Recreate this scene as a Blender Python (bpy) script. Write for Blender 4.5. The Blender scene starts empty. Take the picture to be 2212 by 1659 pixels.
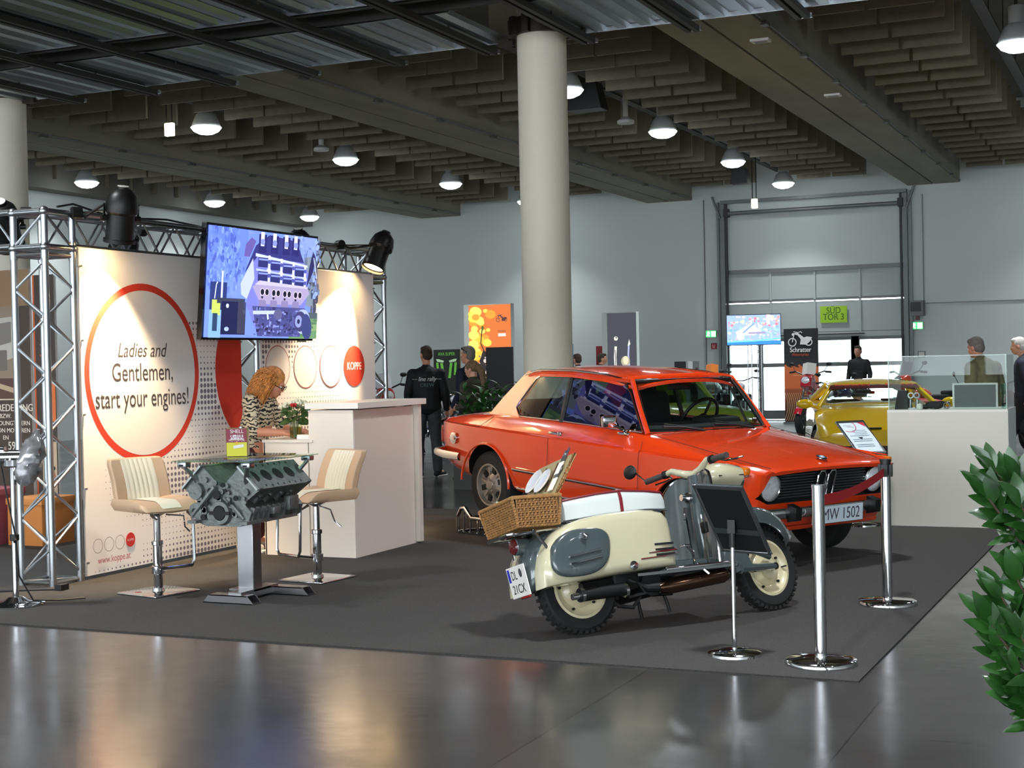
import bpy, bmesh, math, random
from mathutils import Vector as V, Matrix as Mx, Euler
random.seed(7)
SC=bpy.context.scene
COL=SC.collection
pi=math.pi
R=math.radians
def lin(c):
    return tuple((x/255/12.92 if x/255<=.04045 else ((x/255+.055)/1.055)**2.4) for x in c)
MATS={}
def mat(name,c=(200,200,200),rough=.5,metal=0,coat=0,trans=0,emit=None,es=1,noise=None,bump=None,ior=None,spec=None,alpha=None):
    """Principled material; noise=(scale,amount,stretch) varies the base colour, bump=(scale,strength) roughens the surface"""
    if name in MATS: return MATS[name]
    m=bpy.data.materials.new(name); m.use_nodes=True
    nt=m.node_tree; b=nt.nodes['Principled BSDF']
    b.inputs['Base Color'].default_value=(*lin(c),1)
    b.inputs['Roughness'].default_value=rough; b.inputs['Metallic'].default_value=metal
    b.inputs['Coat Weight'].default_value=coat; b.inputs['Coat Roughness'].default_value=.04
    b.inputs['Transmission Weight'].default_value=trans
    if ior: b.inputs['IOR'].default_value=ior
    if spec is not None: b.inputs['Specular IOR Level'].default_value=spec
    if alpha is not None: b.inputs['Alpha'].default_value=alpha
    if emit:
        b.inputs['Emission Color'].default_value=(*lin(emit),1); b.inputs['Emission Strength'].default_value=es
    if noise or bump:
        tc=nt.nodes.new('ShaderNodeTexCoord')
    if noise:
        mp=nt.nodes.new('ShaderNodeMapping'); n=nt.nodes.new('ShaderNodeTexNoise')
        n.inputs['Scale'].default_value=noise[0]; n.inputs['Detail'].default_value=5
        if len(noise)>2: mp.inputs['Scale'].default_value=noise[2]
        nt.links.new(tc.outputs['Object'],mp.inputs['Vector']); nt.links.new(mp.outputs['Vector'],n.inputs['Vector'])
        r=nt.nodes.new('ShaderNodeValToRGB'); l=lin(c)
        r.color_ramp.elements[0].position=.3; r.color_ramp.elements[1].position=.7
        r.color_ramp.elements[0].color=(*[max(0,x*(1-noise[1])) for x in l],1)
        r.color_ramp.elements[1].color=(*[min(1,x*(1+noise[1])) for x in l],1)
        nt.links.new(n.outputs['Fac'],r.inputs['Fac']); nt.links.new(r.outputs['Color'],b.inputs['Base Color'])
    if bump:
        n2=nt.nodes.new('ShaderNodeTexNoise'); n2.inputs['Scale'].default_value=bump[0]; n2.inputs['Detail'].default_value=4
        bp=nt.nodes.new('ShaderNodeBump'); bp.inputs['Strength'].default_value=bump[1]; bp.inputs['Distance'].default_value=.01
        nt.links.new(tc.outputs['Object'],n2.inputs['Vector']); nt.links.new(n2.outputs['Fac'],bp.inputs['Height']); nt.links.new(bp.outputs['Normal'],b.inputs['Normal'])
    MATS[name]=m; return m
def attr_mat(name,emit=0,rough=.5):
    m=bpy.data.materials.new(name); m.use_nodes=True; nt=m.node_tree; b=nt.nodes['Principled BSDF']
    a=nt.nodes.new('ShaderNodeAttribute'); a.attribute_name='Col'
    b.inputs['Roughness'].default_value=rough
    if emit:
        b.inputs['Base Color'].default_value=(.01,.01,.01,1)
        nt.links.new(a.outputs['Color'],b.inputs['Emission Color']); b.inputs['Emission Strength'].default_value=emit
    else: nt.links.new(a.outputs['Color'],b.inputs['Base Color'])
    return m
PRINT=attr_mat('printed_sheet',0,.55); SCREEN=attr_mat('lit_screen',1.25,.2); LIGHTBOX=attr_mat('lit_fabric',.85,.8); LED=attr_mat('led_wall',1.1,.4)

class MB:
    """collects shapes and builds ONE mesh object"""
    def __init__(s,M=None): s.v=[];s.f=[];s.mi=[];s.sm=[];s.M=M or Mx.Identity(4)
    def at(s,M): s.M=M; return s
    def add(s,vs,fs,m=0,sm=False):
        o=len(s.v); s.v+= [s.M@V(p) for p in vs]
        for f in fs: s.f.append([i+o for i in f]); s.mi.append(m); s.sm.append(sm)
        return s
    def box(s,c,d,m=0,rot=None):
        x,y,z=(k/2 for k in d)
        vs=[V((a*x,b*y,e*z)) for a in(-1,1) for b in(-1,1) for e in(-1,1)]
        if rot: 
            q=Euler(rot).to_matrix(); vs=[q@p for p in vs]
        vs=[p+V(c) for p in vs]
        return s.add(vs,[(0,1,3,2),(4,6,7,5),(0,4,5,1),(2,3,7,6),(0,2,6,4),(1,5,7,3)],m)
    def rbox(s,c,d,r,m=0,n=3,rot=None):
        """box with rounded edges (superellipsoid-like rounding by sphere corners)"""
        pts=[];fs=[];x,y,z=(max(k/2-r,1e-4) for k in d); N=4*n; rings=[]
        q=Euler(rot).to_matrix() if rot else None
        for i in range(2*n):
            a=-pi/2+ (i if i<n else i-1)*(pi/2)/(n-1)/1.0 if n>1 else 0
            zz=(-z if i<n else z)+r*math.sin(a); rr=r*math.cos(a); ring=[]
            for k in range(4):
                for j in range(n):
                    t=k*pi/2+j*(pi/2)/(n-1)
                    sx=1 if k in(0,3) else -1; sy=1 if k in(0,1) else -1
                    p=V((sx*x+rr*math.cos(t),sy*y+rr*math.sin(t),zz)); ring.append((q@p if q else p)+V(c))
            rings.append(ring)
        return s.loft(rings,m,True,True,sm=True)
    def loft(s,rings,m=0,closed=True,caps=True,sm=True):
        n=len(rings[0]); vs=[p for r in rings for p in r]; fs=[]
        for i in range(len(rings)-1):
            for j in range(n if closed else n-1):
                k=(j+1)%n; fs.append((i*n+j,i*n+k,(i+1)*n+k,(i+1)*n+j))
        if caps and closed:
            fs.append(tuple(range(n-1,-1,-1))); fs.append(tuple((len(rings)-1)*n+j for j in range(n)))
        return s.add(vs,fs,m,sm)
    def cyl(s,a,b,r,r2=None,n=14,m=0,caps=True,sm=True):
        return s.tube([a,b],[r,r if r2 is None else r2],n,m,caps,sm)
    def tube(s,pts,r,n=8,m=0,caps=True,sm=True,closed=False,flat=None):
        pts=[V(p) for p in pts]; L=len(pts); rs=r if isinstance(r,(list,tuple)) else [r]*L
        rings=[];up=None
        for i,p in enumerate(pts):
            a=pts[(i-1)%L] if (i>0 or closed) else p; b=pts[(i+1)%L] if (i<L-1 or closed) else p
            t=(b-a)
            if t.length<1e-9: t=V((0,0,1))
            t.normalize()
            if up is None:
                up=V((0,0,1)) if abs(t.z)<.9 else V((1,0,0))
            u=(up-t*up.dot(t))
            if u.length<1e-6: u=t.orthogonal()
            u.normalize(); w=t.cross(u); up=u
            fx=flat if flat else 1
            rings.append([p+(u*math.cos(2*pi*k/n)+w*math.sin(2*pi*k/n)*fx)*rs[i] for k in range(n)])
        if closed: rings.append(rings[0])
        return s.loft(rings,m,True,caps and not closed,sm)
    def lathe(s,prof,n=24,m=0,M=None,sm=True,arc=2*pi,caps=True):
        """profile (r,z) turned about z"""
        M=M or Mx.Identity(4); full=abs(arc-2*pi)<1e-6
        k=n if full else n+1
        rings=[[M@V((r*math.cos(arc*i/n),r*math.sin(arc*i/n),z)) for i in range(k)] for r,z in prof]
        return s.loft(rings,m,full,caps and full,sm)
    def prism(s,poly,h,M=None,m=0,z0=0):
        M=M or Mx.Identity(4); n=len(poly)
        vs=[M@V((x,y,z0)) for x,y in poly]+[M@V((x,y,z0+h)) for x,y in poly]
        fs=[tuple(range(n-1,-1,-1)),tuple(range(n,2*n))]+[(i,(i+1)%n,n+(i+1)%n,n+i) for i in range(n)]
        return s.add(vs,fs,m)
    def ell(s,c,r,n=12,m=0,rot=None,k=8):
        if not isinstance(r,(tuple,list)): r=(r,r,r)
        q=Euler(rot).to_matrix() if rot else Mx.Identity(3)
        vs=[];fs=[]
        for i in range(1,k):
            a=pi*i/k
            for j in range(n):
                b=2*pi*j/n; vs.append(V(c)+q@V((r[0]*math.sin(a)*math.cos(b),r[1]*math.sin(a)*math.sin(b),r[2]*math.cos(a))))
        t=len(vs); vs.append(V(c)+q@V((0,0,r[2]))); vs.append(V(c)-q@V((0,0,r[2])))
        for i in range(k-2):
            for j in range(n): fs.append((i*n+j,(i+1)*n+j,(i+1)*n+(j+1)%n,i*n+(j+1)%n))
        for j in range(n): fs.append((t,j,(j+1)%n)); fs.append((t+1,(k-2)*n+(j+1)%n,(k-2)*n+j))
        return s.add(vs,fs,m,True)
    def caps(s,a,b,ra,rb=None,n=12,m=0):
        rb=ra if rb is None else rb
        s.tube([a,b],[ra,rb],n,m); s.ell(a,ra,n,m); s.ell(b,rb,n,m); return s
    def mesh(s,name,mats,ang=35):
        me=bpy.data.meshes.new(name); me.from_pydata([tuple(p) for p in s.v],[],s.f)
        for mm in (mats if isinstance(mats,(list,tuple)) else [mats]): me.materials.append(mm)
        me.polygons.foreach_set('material_index',s.mi); me.polygons.foreach_set('use_smooth',s.sm)
        bm=bmesh.new(); bm.from_mesh(me); bmesh.ops.remove_doubles(bm,verts=bm.verts,dist=1e-6); bmesh.ops.recalc_face_normals(bm,faces=bm.faces); bm.to_mesh(me); bm.free()
        me.set_sharp_from_angle(angle=R(ang)); me.update(); return me
    def build(s,name,mats,parent=None,ang=35,bevel=0):
        o=bpy.data.objects.new(name,s.mesh(name,mats,ang)); COL.objects.link(o); o.parent=parent
        if bevel:
            b=o.modifiers.new('bevel','BEVEL'); b.width=bevel; b.segments=2; b.limit_method='ANGLE'; b.angle_limit=R(40)
        return o
def tag(o,label=None,cat=None,group=None,kind=None):
    if label: o['label']=label
    if cat: o['category']=cat
    if group: o['group']=group
    if kind: o['kind']=kind
    return o
def thing(name,label,cat,loc=(0,0,0),rz=0,group=None,M=None):
    o=bpy.data.objects.new(name,None); o.empty_display_size=.1; COL.objects.link(o)
    if M is not None: o.matrix_world=M
    else: o.location=loc; o.rotation_euler=(0,0,rz)
    return tag(o,label,cat,group)
def struct(mb,name,mats,bevel=0): return tag(mb.build(name,mats,None,bevel=bevel),kind='structure')
def dup(root,loc=None,rz=None,label=None,group=None):
    kids={}
    for o in COL.objects:
        if o.parent: kids.setdefault(o.parent.name,[]).append(o)
    def cp(o,par):
        c=o.copy(); COL.objects.link(c); c.parent=par
        for k in kids.get(o.name,[]): cp(k,c)
        return c
    r=cp(root,None)
    if loc is not None: r.location=loc
    if rz is not None: r.rotation_euler=(0,0,rz)
    if label: r['label']=label
    if group: r['group']=group
    return r
def bake(o,keep_mats=True):
    """applies the modifiers of o"""
    dg=bpy.context.evaluated_depsgraph_get(); dg.update()
    me=bpy.data.meshes.new_from_object(o.evaluated_get(dg)); o.modifiers.clear(); o.data=me; return o
_TX={}
def text2d(s,size=1,align='CENTER',bold=0,shear=0,sx=1):
    """flat triangulated lettering: (verts2d, faces), x advance centred"""
    key=(s,bold,shear,align)
    if key not in _TX:
        cu=bpy.data.curves.new('t','FONT'); cu.body=s; cu.align_x=align; cu.offset=bold; cu.shear=shear; cu.resolution_u=4; cu.fill_mode='FRONT'
        o=bpy.data.objects.new('t',cu); COL.objects.link(o)
        dg=bpy.context.evaluated_depsgraph_get(); dg.update(); me=o.evaluated_get(dg).to_mesh()
        _TX[key]=([(v.co.x,v.co.y) for v in me.vertices],[tuple(p.vertices) for p in me.polygons])
        o.evaluated_get(dg).to_mesh_clear(); bpy.data.objects.remove(o); bpy.data.curves.remove(cu)
    v,f=_TX[key]; return [(x*size*sx,y*size) for x,y in v],f
class Pic:
    """flat artwork: coloured 2D shapes stacked in thin layers on one sheet (u right, v up, metres)"""
    def __init__(s,step=.0004,clip=None): s.v=[];s.f=[];s.c=[];s.z=0;s.step=step;s.clip=clip
    def cl(s,pts):
        """clips a polygon to the sheet"""
        for ax,lim,sg in ((0,0,1),(0,s.clip[0],-1),(1,0,1),(1,s.clip[1],-1)):
            out=[]
            for i,p in enumerate(pts):
                q=pts[i-1]; a=(p[ax]-lim)*sg; b=(q[ax]-lim)*sg
                if (a>=0)!=(b>=0): t=b/(b-a); out.append((q[0]+(p[0]-q[0])*t,q[1]+(p[1]-q[1])*t))
                if a>=0: out.append(p)
            pts=out
            if not pts: break
        return pts
    def up(s): s.z+=s.step; return s
    def poly(s,pts,c,up=True):
        if up: s.up()
        if s.clip: pts=s.cl(list(pts))
        if len(pts)<3: return s
        o=len(s.v); s.v+=[(x,y,s.z) for x,y in pts]; s.f.append(list(range(o,o+len(pts)))); s.c.append(c); return s
    def rect(s,x0,y0,x1,y1,c,up=True): return s.poly([(x0,y0),(x1,y0),(x1,y1),(x0,y1)],c,up)
    def ellipse(s,x,y,rx,ry,c,n=28,up=True,rot=0):
        ca,sa=math.cos(rot),math.sin(rot)
        return s.poly([(x+rx*math.cos(2*pi*i/n)*ca-ry*math.sin(2*pi*i/n)*sa,y+rx*math.cos(2*pi*i/n)*sa+ry*math.sin(2*pi*i/n)*ca) for i in range(n)],c,up)
    def ring(s,x,y,rx,ry,w,c,n=72,a0=0,a1=2*pi):
        s.up(); o=len(s.v)
        for i in range(n+1):
            a=a0+(a1-a0)*i/n
            s.v+=[(x+rx*math.cos(a),y+ry*math.sin(a),s.z),(x+(rx-w)*math.cos(a),y+(ry-w)*math.sin(a),s.z)]
        for i in range(n): s.f.append([o+2*i,o+2*i+2,o+2*i+3,o+2*i+1]); s.c.append(c)
        return s
    def line(s,pts,w,c,up=True):
        if up: s.up()
        for (x0,y0),(x1,y1) in zip(pts,pts[1:]):
            d=math.hypot(x1-x0,y1-y0) or 1e-6; nx,ny=-(y1-y0)/d*w/2,(x1-x0)/d*w/2
            s.poly([(x0+nx,y0+ny),(x0-nx,y0-ny),(x1-nx,y1-ny),(x1+nx,y1+ny)],c,False)
        return s
    def text(s,t,x,y,size,c,align='CENTER',bold=0,shear=0,sx=1):
        s.up(); v,f=text2d(t,size,align,0,shear,sx)
        for dx in ((0,) if not bold else (-bold*size,0,bold*size)):
            s.z+=1e-5; o=len(s.v); s.v+=[(x+a+dx,y+b,s.z) for a,b in v]
            for q in f: s.f.append([o+i for i in q]); s.c.append(c)
        return s
    def build(s,name,M,mt=None,parent=None):
        me=bpy.data.meshes.new(name); me.from_pydata([tuple(M@V(p)) for p in s.v],[],s.f)
        ca=me.color_attributes.new('Col','FLOAT_COLOR','CORNER'); dat=[]
        for p,c in zip(me.polygons,s.c):
            l=lin(c)
            for _ in p.vertices: dat+= [*l,1]
        ca.data.foreach_set('color',dat); me.materials.append(mt or PRINT)
        o=bpy.data.objects.new(name,me); COL.objects.link(o); o.parent=parent; return o
def frame_uv(o,u,v):
    """matrix of a sheet with origin o, u right, v up"""
    u=V(u).normalized(); v=V(v).normalized(); n=u.cross(v)
    return Mx(((u.x,v.x,n.x,o[0]),(u.y,v.y,n.y,o[1]),(u.z,v.z,n.z,o[2]),(0,0,0,1)))
T=Mx.Translation
def RX(a): return Mx.Rotation(a,4,'X')
def RY(a): return Mx.Rotation(a,4,'Y')
def RZ(a): return Mx.Rotation(a,4,'Z')
def S3(x,y,z): return Mx.Diagonal((x,y,z,1))
# common materials
CHROME=mat('chrome',(205,205,208),.07,1); STEEL=mat('brushed_steel',(150,150,152),.3,1); ALU=mat('aluminium',(178,182,186),.28,1)
BLACK=mat('black_plastic',(14,14,15),.45); BLKGL=mat('black_gloss',(8,8,9),.08); RUB=mat('rubber',(20,20,21),.75,bump=(60,.2))
WHITE=mat('white_laminate',(222,218,210),.4); GREY=mat('grey_plastic',(110,112,114),.5)
GLASS=mat('clear_glass',(240,248,244),.0,0,trans=1,ior=1.02,spec=.6); GLASSD=mat('window_glass',(190,205,205),.0,trans=1,ior=1.08)
PAPER=mat('paper_white',(228,228,226),.7)
# ---------------------------------------------------------------- camera
F_PX=3150.; H=1.55; ROLL=.021; PITCH=math.atan2(45*math.cos(ROLL),F_PX); YAW=math.atan2(1419,F_PX)
cd=bpy.data.cameras.new('camera'); cam=bpy.data.objects.new('camera',cd); COL.objects.link(cam)
cd.sensor_width=36; cd.lens=36*F_PX/2212; cd.clip_end=200
cam.matrix_world=T((0,0,H))@RZ(YAW)@RX(pi/2-PITCH)@RZ(-ROLL)
SC.camera=cam
SC.view_settings.view_transform='Standard'; SC.view_settings.look='None'; SC.view_settings.gamma=1; SC.view_settings.use_curve_mapping=False
SC.view_settings.exposure=0.6
def thin_glass(name,tint=(244,250,248),ior=1.45,rough=0):
    m=bpy.data.materials.new(name); m.use_nodes=True; nt=m.node_tree; nt.nodes.clear()
    o=nt.nodes.new('ShaderNodeOutputMaterial'); mx=nt.nodes.new('ShaderNodeMixShader'); fr=nt.nodes.new('ShaderNodeFresnel'); fr.inputs['IOR'].default_value=ior
    t=nt.nodes.new('ShaderNodeBsdfTransparent'); t.inputs['Color'].default_value=(*lin(tint),1)
    g=nt.nodes.new('ShaderNodeBsdfGlossy'); g.inputs['Roughness'].default_value=rough
    ge=nt.nodes.new('ShaderNodeNewGeometry'); mr=nt.nodes.new('ShaderNodeMapRange'); mr.inputs[3].default_value=ior; mr.inputs[4].default_value=1/ior
    nt.links.new(ge.outputs['Backfacing'],mr.inputs[0]); nt.links.new(mr.outputs[0],fr.inputs['IOR'])
    nt.links.new(fr.outputs[0],mx.inputs[0]); nt.links.new(t.outputs[0],mx.inputs[1]); nt.links.new(g.outputs[0],mx.inputs[2]); nt.links.new(mx.outputs[0],o.inputs['Surface'])
    MATS[name]=m; return m
CLEAR=thin_glass('pane_glass',ior=1.3); TABLEGLASS=thin_glass('table_glass',(214,236,228)); CARGLASS=thin_glass('car_glass',(226,236,232),1.6); SIDEGLASS=thin_glass('car_side_glass',(170,185,185),2.0)
# ---------------------------------------------------------------- daylight: the sky outside, seen through the gate
w=bpy.data.worlds.new('sky'); SC.world=w; w.use_nodes=True
bg=w.node_tree.nodes['Background']; bg.inputs['Color'].default_value=(.86,.93,1,1); bg.inputs['Strength'].default_value=5.5
# ---------------------------------------------------------------- floor, carpet, walls
def floor_mat():
    m=mat('polished_stone',(70,70,70),.16,spec=.55); nt=m.node_tree; b=nt.nodes['Principled BSDF']
    tc=nt.nodes.new('ShaderNodeTexCoord'); br=nt.nodes.new('ShaderNodeTexBrick'); br.offset=0; br.inputs['Scale'].default_value=1
    br.inputs['Brick Width'].default_value=1.2; br.inputs['Row Height'].default_value=1.2; br.inputs['Mortar Size'].default_value=.004; br.inputs['Bias'].default_value=0
    a,c,d=lin((50,50,50)),lin((58,57,56)),lin((36,36,36))
    br.inputs['Color1'].default_value=(*a,1); br.inputs['Color2'].default_value=(*c,1); br.inputs['Mortar'].default_value=(*d,1)
    n=nt.nodes.new('ShaderNodeTexNoise'); n.inputs['Scale'].default_value=.8; n.inputs['Detail'].default_value=7; n.inputs['Roughness'].default_value=.62
    mr=nt.nodes.new('ShaderNodeMapRange'); mr.inputs[1].default_value=.3; mr.inputs[2].default_value=.7; mr.inputs[3].default_value=.14; mr.inputs[4].default_value=.30
    n2=nt.nodes.new('ShaderNodeTexNoise'); n2.inputs['Scale'].default_value=5; n2.inputs['Detail'].default_value=6
    bp=nt.nodes.new('ShaderNodeBump'); bp.inputs['Strength'].default_value=.06; bp.inputs['Distance'].default_value=.02
    nt.links.new(tc.outputs['Object'],br.inputs['Vector']); nt.links.new(br.outputs['Color'],b.inputs['Base Color'])
    nt.links.new(tc.outputs['Object'],n.inputs['Vector']); nt.links.new(n.outputs['Fac'],mr.inputs[0]); nt.links.new(mr.outputs[0],b.inputs['Roughness'])
    nt.links.new(tc.outputs['Object'],n2.inputs['Vector']); nt.links.new(n2.outputs['Fac'],bp.inputs['Height']); nt.links.new(bp.outputs['Normal'],b.inputs['Normal'])
    return m
XL,XR,YN,YW=-22.9,14.,-12.,36.
struct(MB().box(((XL+XR)/2,(YN+YW+3)/2,-.1),(XR-XL+1,YW+3-YN+1,.2)),'floor',floor_mat())
WALLM=mat('painted_wall',(206,213,210),.75,noise=(.25,.035)); 
GX0,GX1=-10.24,-5.73
wb=MB()
wb.box(((XL+GX0)/2,YW+.15,3.75),(GX0-XL,.3,7.5)).box(((GX1+XR)/2,YW+.15,3.75),(XR-GX1,.3,7.5)).box(((GX0+GX1)/2,YW+.15,6.5),(GX1-GX0,.3,2.1))
struct(wb,'wall_back',WALLM)
struct(MB().box((XL-.15,(YN+YW)/2,3.75),(.3,YW-YN,7.5)),'wall_left',WALLM)
struct(MB().box((XR+.15,(YN+YW)/2,3.75),(.3,YW-YN,7.5)),'wall_right',WALLM)
fw=MB().box(((XL+XR)/2,YN-.15,.5),(XR-XL,.3,1.0)).box(((XL+XR)/2,YN-.15,7.2),(XR-XL,.3,.6))  # unseen wall, left open between its piers to let in sky light as fill
for i in range(9): fw.box((XL+.2+i*4.56,YN-.15,4),(.35,.3,6))
struct(fw,'wall_front',WALLM)
CONC=mat('concrete',(140,135,120),.85,noise=(1.3,.22,(1,.25,1)),bump=(12,.15)); CONCD=mat('ceiling_concrete',(120,117,108),.9,noise=(.8,.15))
struct(MB().box(((XL+XR)/2,(YN+YW)/2,7.6),(XR-XL,YW-YN,.2)),'ceiling',CONCD)
struct(MB().box((XL+.25,(YN+YW)/2,5.95),(.5,YW-YN,.7)),'trim_1',CONCD)
# concrete roof beams along the hall, each with a cable conduit on its right lower edge
for k in range(-1,5):
    cx=-5.06-6.6*k if k>=0 else 1.54
    if cx-.6<XL: continue
    b=MB().box((cx-.31,(YN+YW)/2,6.56),(.58,YW-YN,1.88)).box((cx+.31,(YN+YW)/2,6.56),(.58,YW-YN,1.88)).box((cx,(YN+YW)/2,6.6),(.06,YW-YN,1.8))
    struct(b,'beam',CONC)
    if k in(0,1,2):
        c=MB().tube([(cx+.62,17,5.66),(cx+.62,35.9,5.66)],.018,6,0)
        for i in range(9): c.box((cx+.62,17.6+i*2.1,5.63),(.09,.16,.05),1)
        tag(c.build('cable_conduit',[GREY,mat('grey_clip',(70,70,68),.5)]),['grey conduit with clips along the right lower edge of the right big concrete beam','grey conduit with clips along the middle concrete beam that runs behind the column','grey conduit with clips along the concrete beam above the booth'][k],'conduit','conduits along the concrete beams')
        if k==0:
            for i,yy in enumerate((18.4,22.8)):
                q=MB().box((cx+.36,yy,5.605),(.24,.18,.03)).box((cx+.36,yy,5.59),(.16,.11,.01),1)
                tag(q.build('ceiling_sensor_plate',[PAPER,mat('plate_lilac',(150,145,160),.6)]),['small white square plate on the underside of the right concrete beam, nearer one','small white square plate on the underside of the right concrete beam, farther one'][i],'plate','white plates under the beam')
# columns
COLM=mat('column_paint',(232,225,205),.55)
for i,(x,y) in enumerate(((-6.91,16.43),(-15.42,16.43))):
    struct(MB().cyl((x,y,0),(x,y,7.5),.302,n=40),'column_%d'%(i+1),COLM)
    c=MB().lathe([(.306,-.1),(.352,-.1),(.352,.1),(.306,.1)],32)
    for k in range(10):
        a=2*pi*k/10+.2; c.box((.375*math.cos(a),.375*math.sin(a),0),(.07,.09,.22),rot=(0,0,a))
    c.box((.47,0,-.12),(.2,.08,.1)).box((-.47,0,-.12),(.2,.08,.1))
    o=c.build('column_clamp',mat('dark_steel',(66,58,48),.55,.6)); o.location=(x,y,5.62)
    tag(o,['dark steel clamp ring around the big column in the middle','dark steel clamp ring around the column at the left edge'][i],'clamp','clamp rings on the columns')
# ---------------------------------------------------------------- corrugated metal deck hung under the roof, open slot at the column
GALV=mat('galvanised_sheet',(150,158,164),.33,.9,noise=(1.5,.18,(4,.3,1)))
def deck(x0,x1,y0,y1,lab):
    xs=[];zs=[];x=x0;pat=((0,0),(.11,0),(.15,.05),(.26,.05),(.30,0))
    while x<x1:
        for dx,dz in pat[:-1]:
            if x+dx<x1: xs.append(x+dx);zs.append(dz)
        x+=.30
    m=MB(); m.loft([[V((a,y0,5.5+b)) for a,b in zip(xs,zs)],[V((a,y1,5.5+b)) for a,b in zip(xs,zs)]],0,False,False,sm=False)
    m.box(((x0+x1)/2,y1,5.52),(x1-x0,.02,.05),1).box(((x0+x1)/2,y0,5.52),(x1-x0,.02,.05),1)
    tag(m.build('deck_panel',[GALV,ALU]),lab,'metal deck','corrugated metal deck fields')
deck(-19,-7.3,14.7,16.45,'corrugated metal ceiling field left of the middle column, far of the dark gap')
deck(-6.52,4,14.7,16.45,'corrugated metal ceiling field right of the middle column')
deck(-19,-7.3,10.6,13.98,'corrugated metal ceiling field above the booth, near side of the dark gap')
deck(-6.52,4,10.6,13.98,'corrugated metal ceiling field near side, right of the middle column')
DARKST=mat('girder_paint',(52,50,46),.6,.3)
g=MB().box((-8,14.34,5.78),(24,.5,.04)).box((-8,14.1,5.64),(24,.04,.3)).box((-8,14.58,5.64),(24,.04,.3))
tag(g.build('girder',DARKST),'dark steel girder in the gap between the metal ceiling fields','girder')
RAILL='dark twin support rail under the metal ceiling, '
for k in range(12):
    x=-18.1+1.305*k
    if -7.4<x<-6.4: continue
    r=MB()
    for d in(-.05,.05): r.box((x+d,13.6,5.43),(.06,6.0,.07))
    r.box((x,16.62,5.44),(.2,.05,.05),1)
    for y in (13.4,14.35,15.4): r.cyl((x,y,5.45),(x,y,6.3),.012,n=6)
    tag(r.build('support_rail',[DARKST,ALU]),RAILL+'%s from the left'%('first second third fourth fifth sixth seventh eighth ninth tenth eleventh twelfth'.split()[k]),'rail','support rails under the metal ceiling')
# ---------------------------------------------------------------- acoustic baffles
BAF=mat('acoustic_felt',(118,111,94),.95,noise=(6,.08))
bme=MB().box((0,0,0),(.80,.05,.56)).mesh('acoustic_baffle',BAF)
for cx,offs in ((-21.55,(-1.99,-1.15,.64,1.47)),(-14.98,(-1.99,-1.15,.64,1.47)),(-8.34,(-1.99,-1.15,.66,1.50)),(-1.79,(-1.99,-1.14))):
    for r in range(21):
        y=17.45+.872*r
        for ox in offs:
            o=bpy.data.objects.new('acoustic_baffle',bme); COL.objects.link(o); o.location=(cx+ox,y+.02*math.sin(r*3+ox),6.11)
            tag(o,'beige acoustic felt baffle hanging in a row between two concrete roof beams','baffle','acoustic baffles under the roof')
# cable tray in each lamp aisle
for i,cx in enumerate((-14.98,-8.34,-1.79)):
    tr=MB().box((cx-.45,26.5,6.2),(.16,19,.03)); tr.tube([(cx-.55,17,6.25),(cx-.55,35.9,6.25)],.02,6)
    for k in range(10): tr.cyl((cx-.45,17.5+2*k,6.2),(cx-.45,17.5+2*k,7.5),.008,n=5)
    tag(tr.build('cable_tray',DARKST),['dark cable tray above the left lamp aisle','dark cable tray above the middle lamp aisle','dark cable tray above the right lamp aisle'][i],'cable tray','cable trays in the lamp aisles')
# ---------------------------------------------------------------- high bay lamps
LENS=mat('lamp_lens',(255,255,255),.4,emit=(238,247,255),es=14); LAMPM=mat('lamp_reflector',(176,180,180),.5)
def lamp_light(x,y,z,e,size=.5,col=(.93,.97,1),spread=120):
    l=bpy.data.lights.new('lamp_light','AREA'); l.shape='DISK'; l.size=size; l.energy=e; l.color=col; l.spread=R(spread)
    o=bpy.data.objects.new('lamp_light',l); COL.objects.link(o); o.location=(x,y,z); return o
proto=None
LAMP_E=95
nm={-21.56:'left aisle',-15.0:'aisle above the booth',-8.33:'aisle right of the column',-1.8:'aisle at the right edge',4.8:'aisle beyond the right edge'}
for x in (-21.56,-15.0,-8.33,-1.8,4.8):
    for y,q in ((20.75,'nearest'),(25.4,'second'),(30.1,'third'),(34.5,'farthest')):
        if x==4.8: lamp_light(x,y,5.6,LAMP_E*(.3 if y>34 else .8),spread=100 if y>34 else 120); continue
        lab='lit round high bay lamp, %s one in the %s'%(q,nm[x])
        if proto is None:
            proto=t=thing('high_bay_lamp',lab,'lamp',(x,y,5.7),0,'high bay lamps')
            s=MB().lathe([(.25,0),(.24,.06),(.17,.22),(.11,.27),(.11,.5),(.05,.52),(.01,.53)],24,caps=False); s.build('reflector',LAMPM,t)
            MB().lathe([(.002,-.125),(.12,-.108),(.21,-.065),(.262,.0)],24,caps=False).build('lens',LENS,t)  # dome drawn deeper to put the glare of the lamp into its shape
            MB().tube([(0,0,.5),(0,0,1.8)],.012,6).box((0,0,.8),(.2,.12,.14)).build('hanger',DARKST,t)
        else: dup(proto,(x,y,5.7),0,lab,'high bay lamps')
        lamp_light(x,y,5.55,LAMP_E*(.30 if y>34 else .4 if x<-20 else .8),spread=100 if y>34 else 120)
for x in (-21.56,-15.0,-8.33,-1.8,4.8,10.5):
    for y in (6.75,2.1,-2.55,-7.2): lamp_light(x,y,5.4,LAMP_E)
for x in (-18.3,-11,-3.,4.8): lamp_light(x,12.3,5.3,LAMP_E*.8)  # fill lights added below the metal deck, no fixtures hang there
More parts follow.
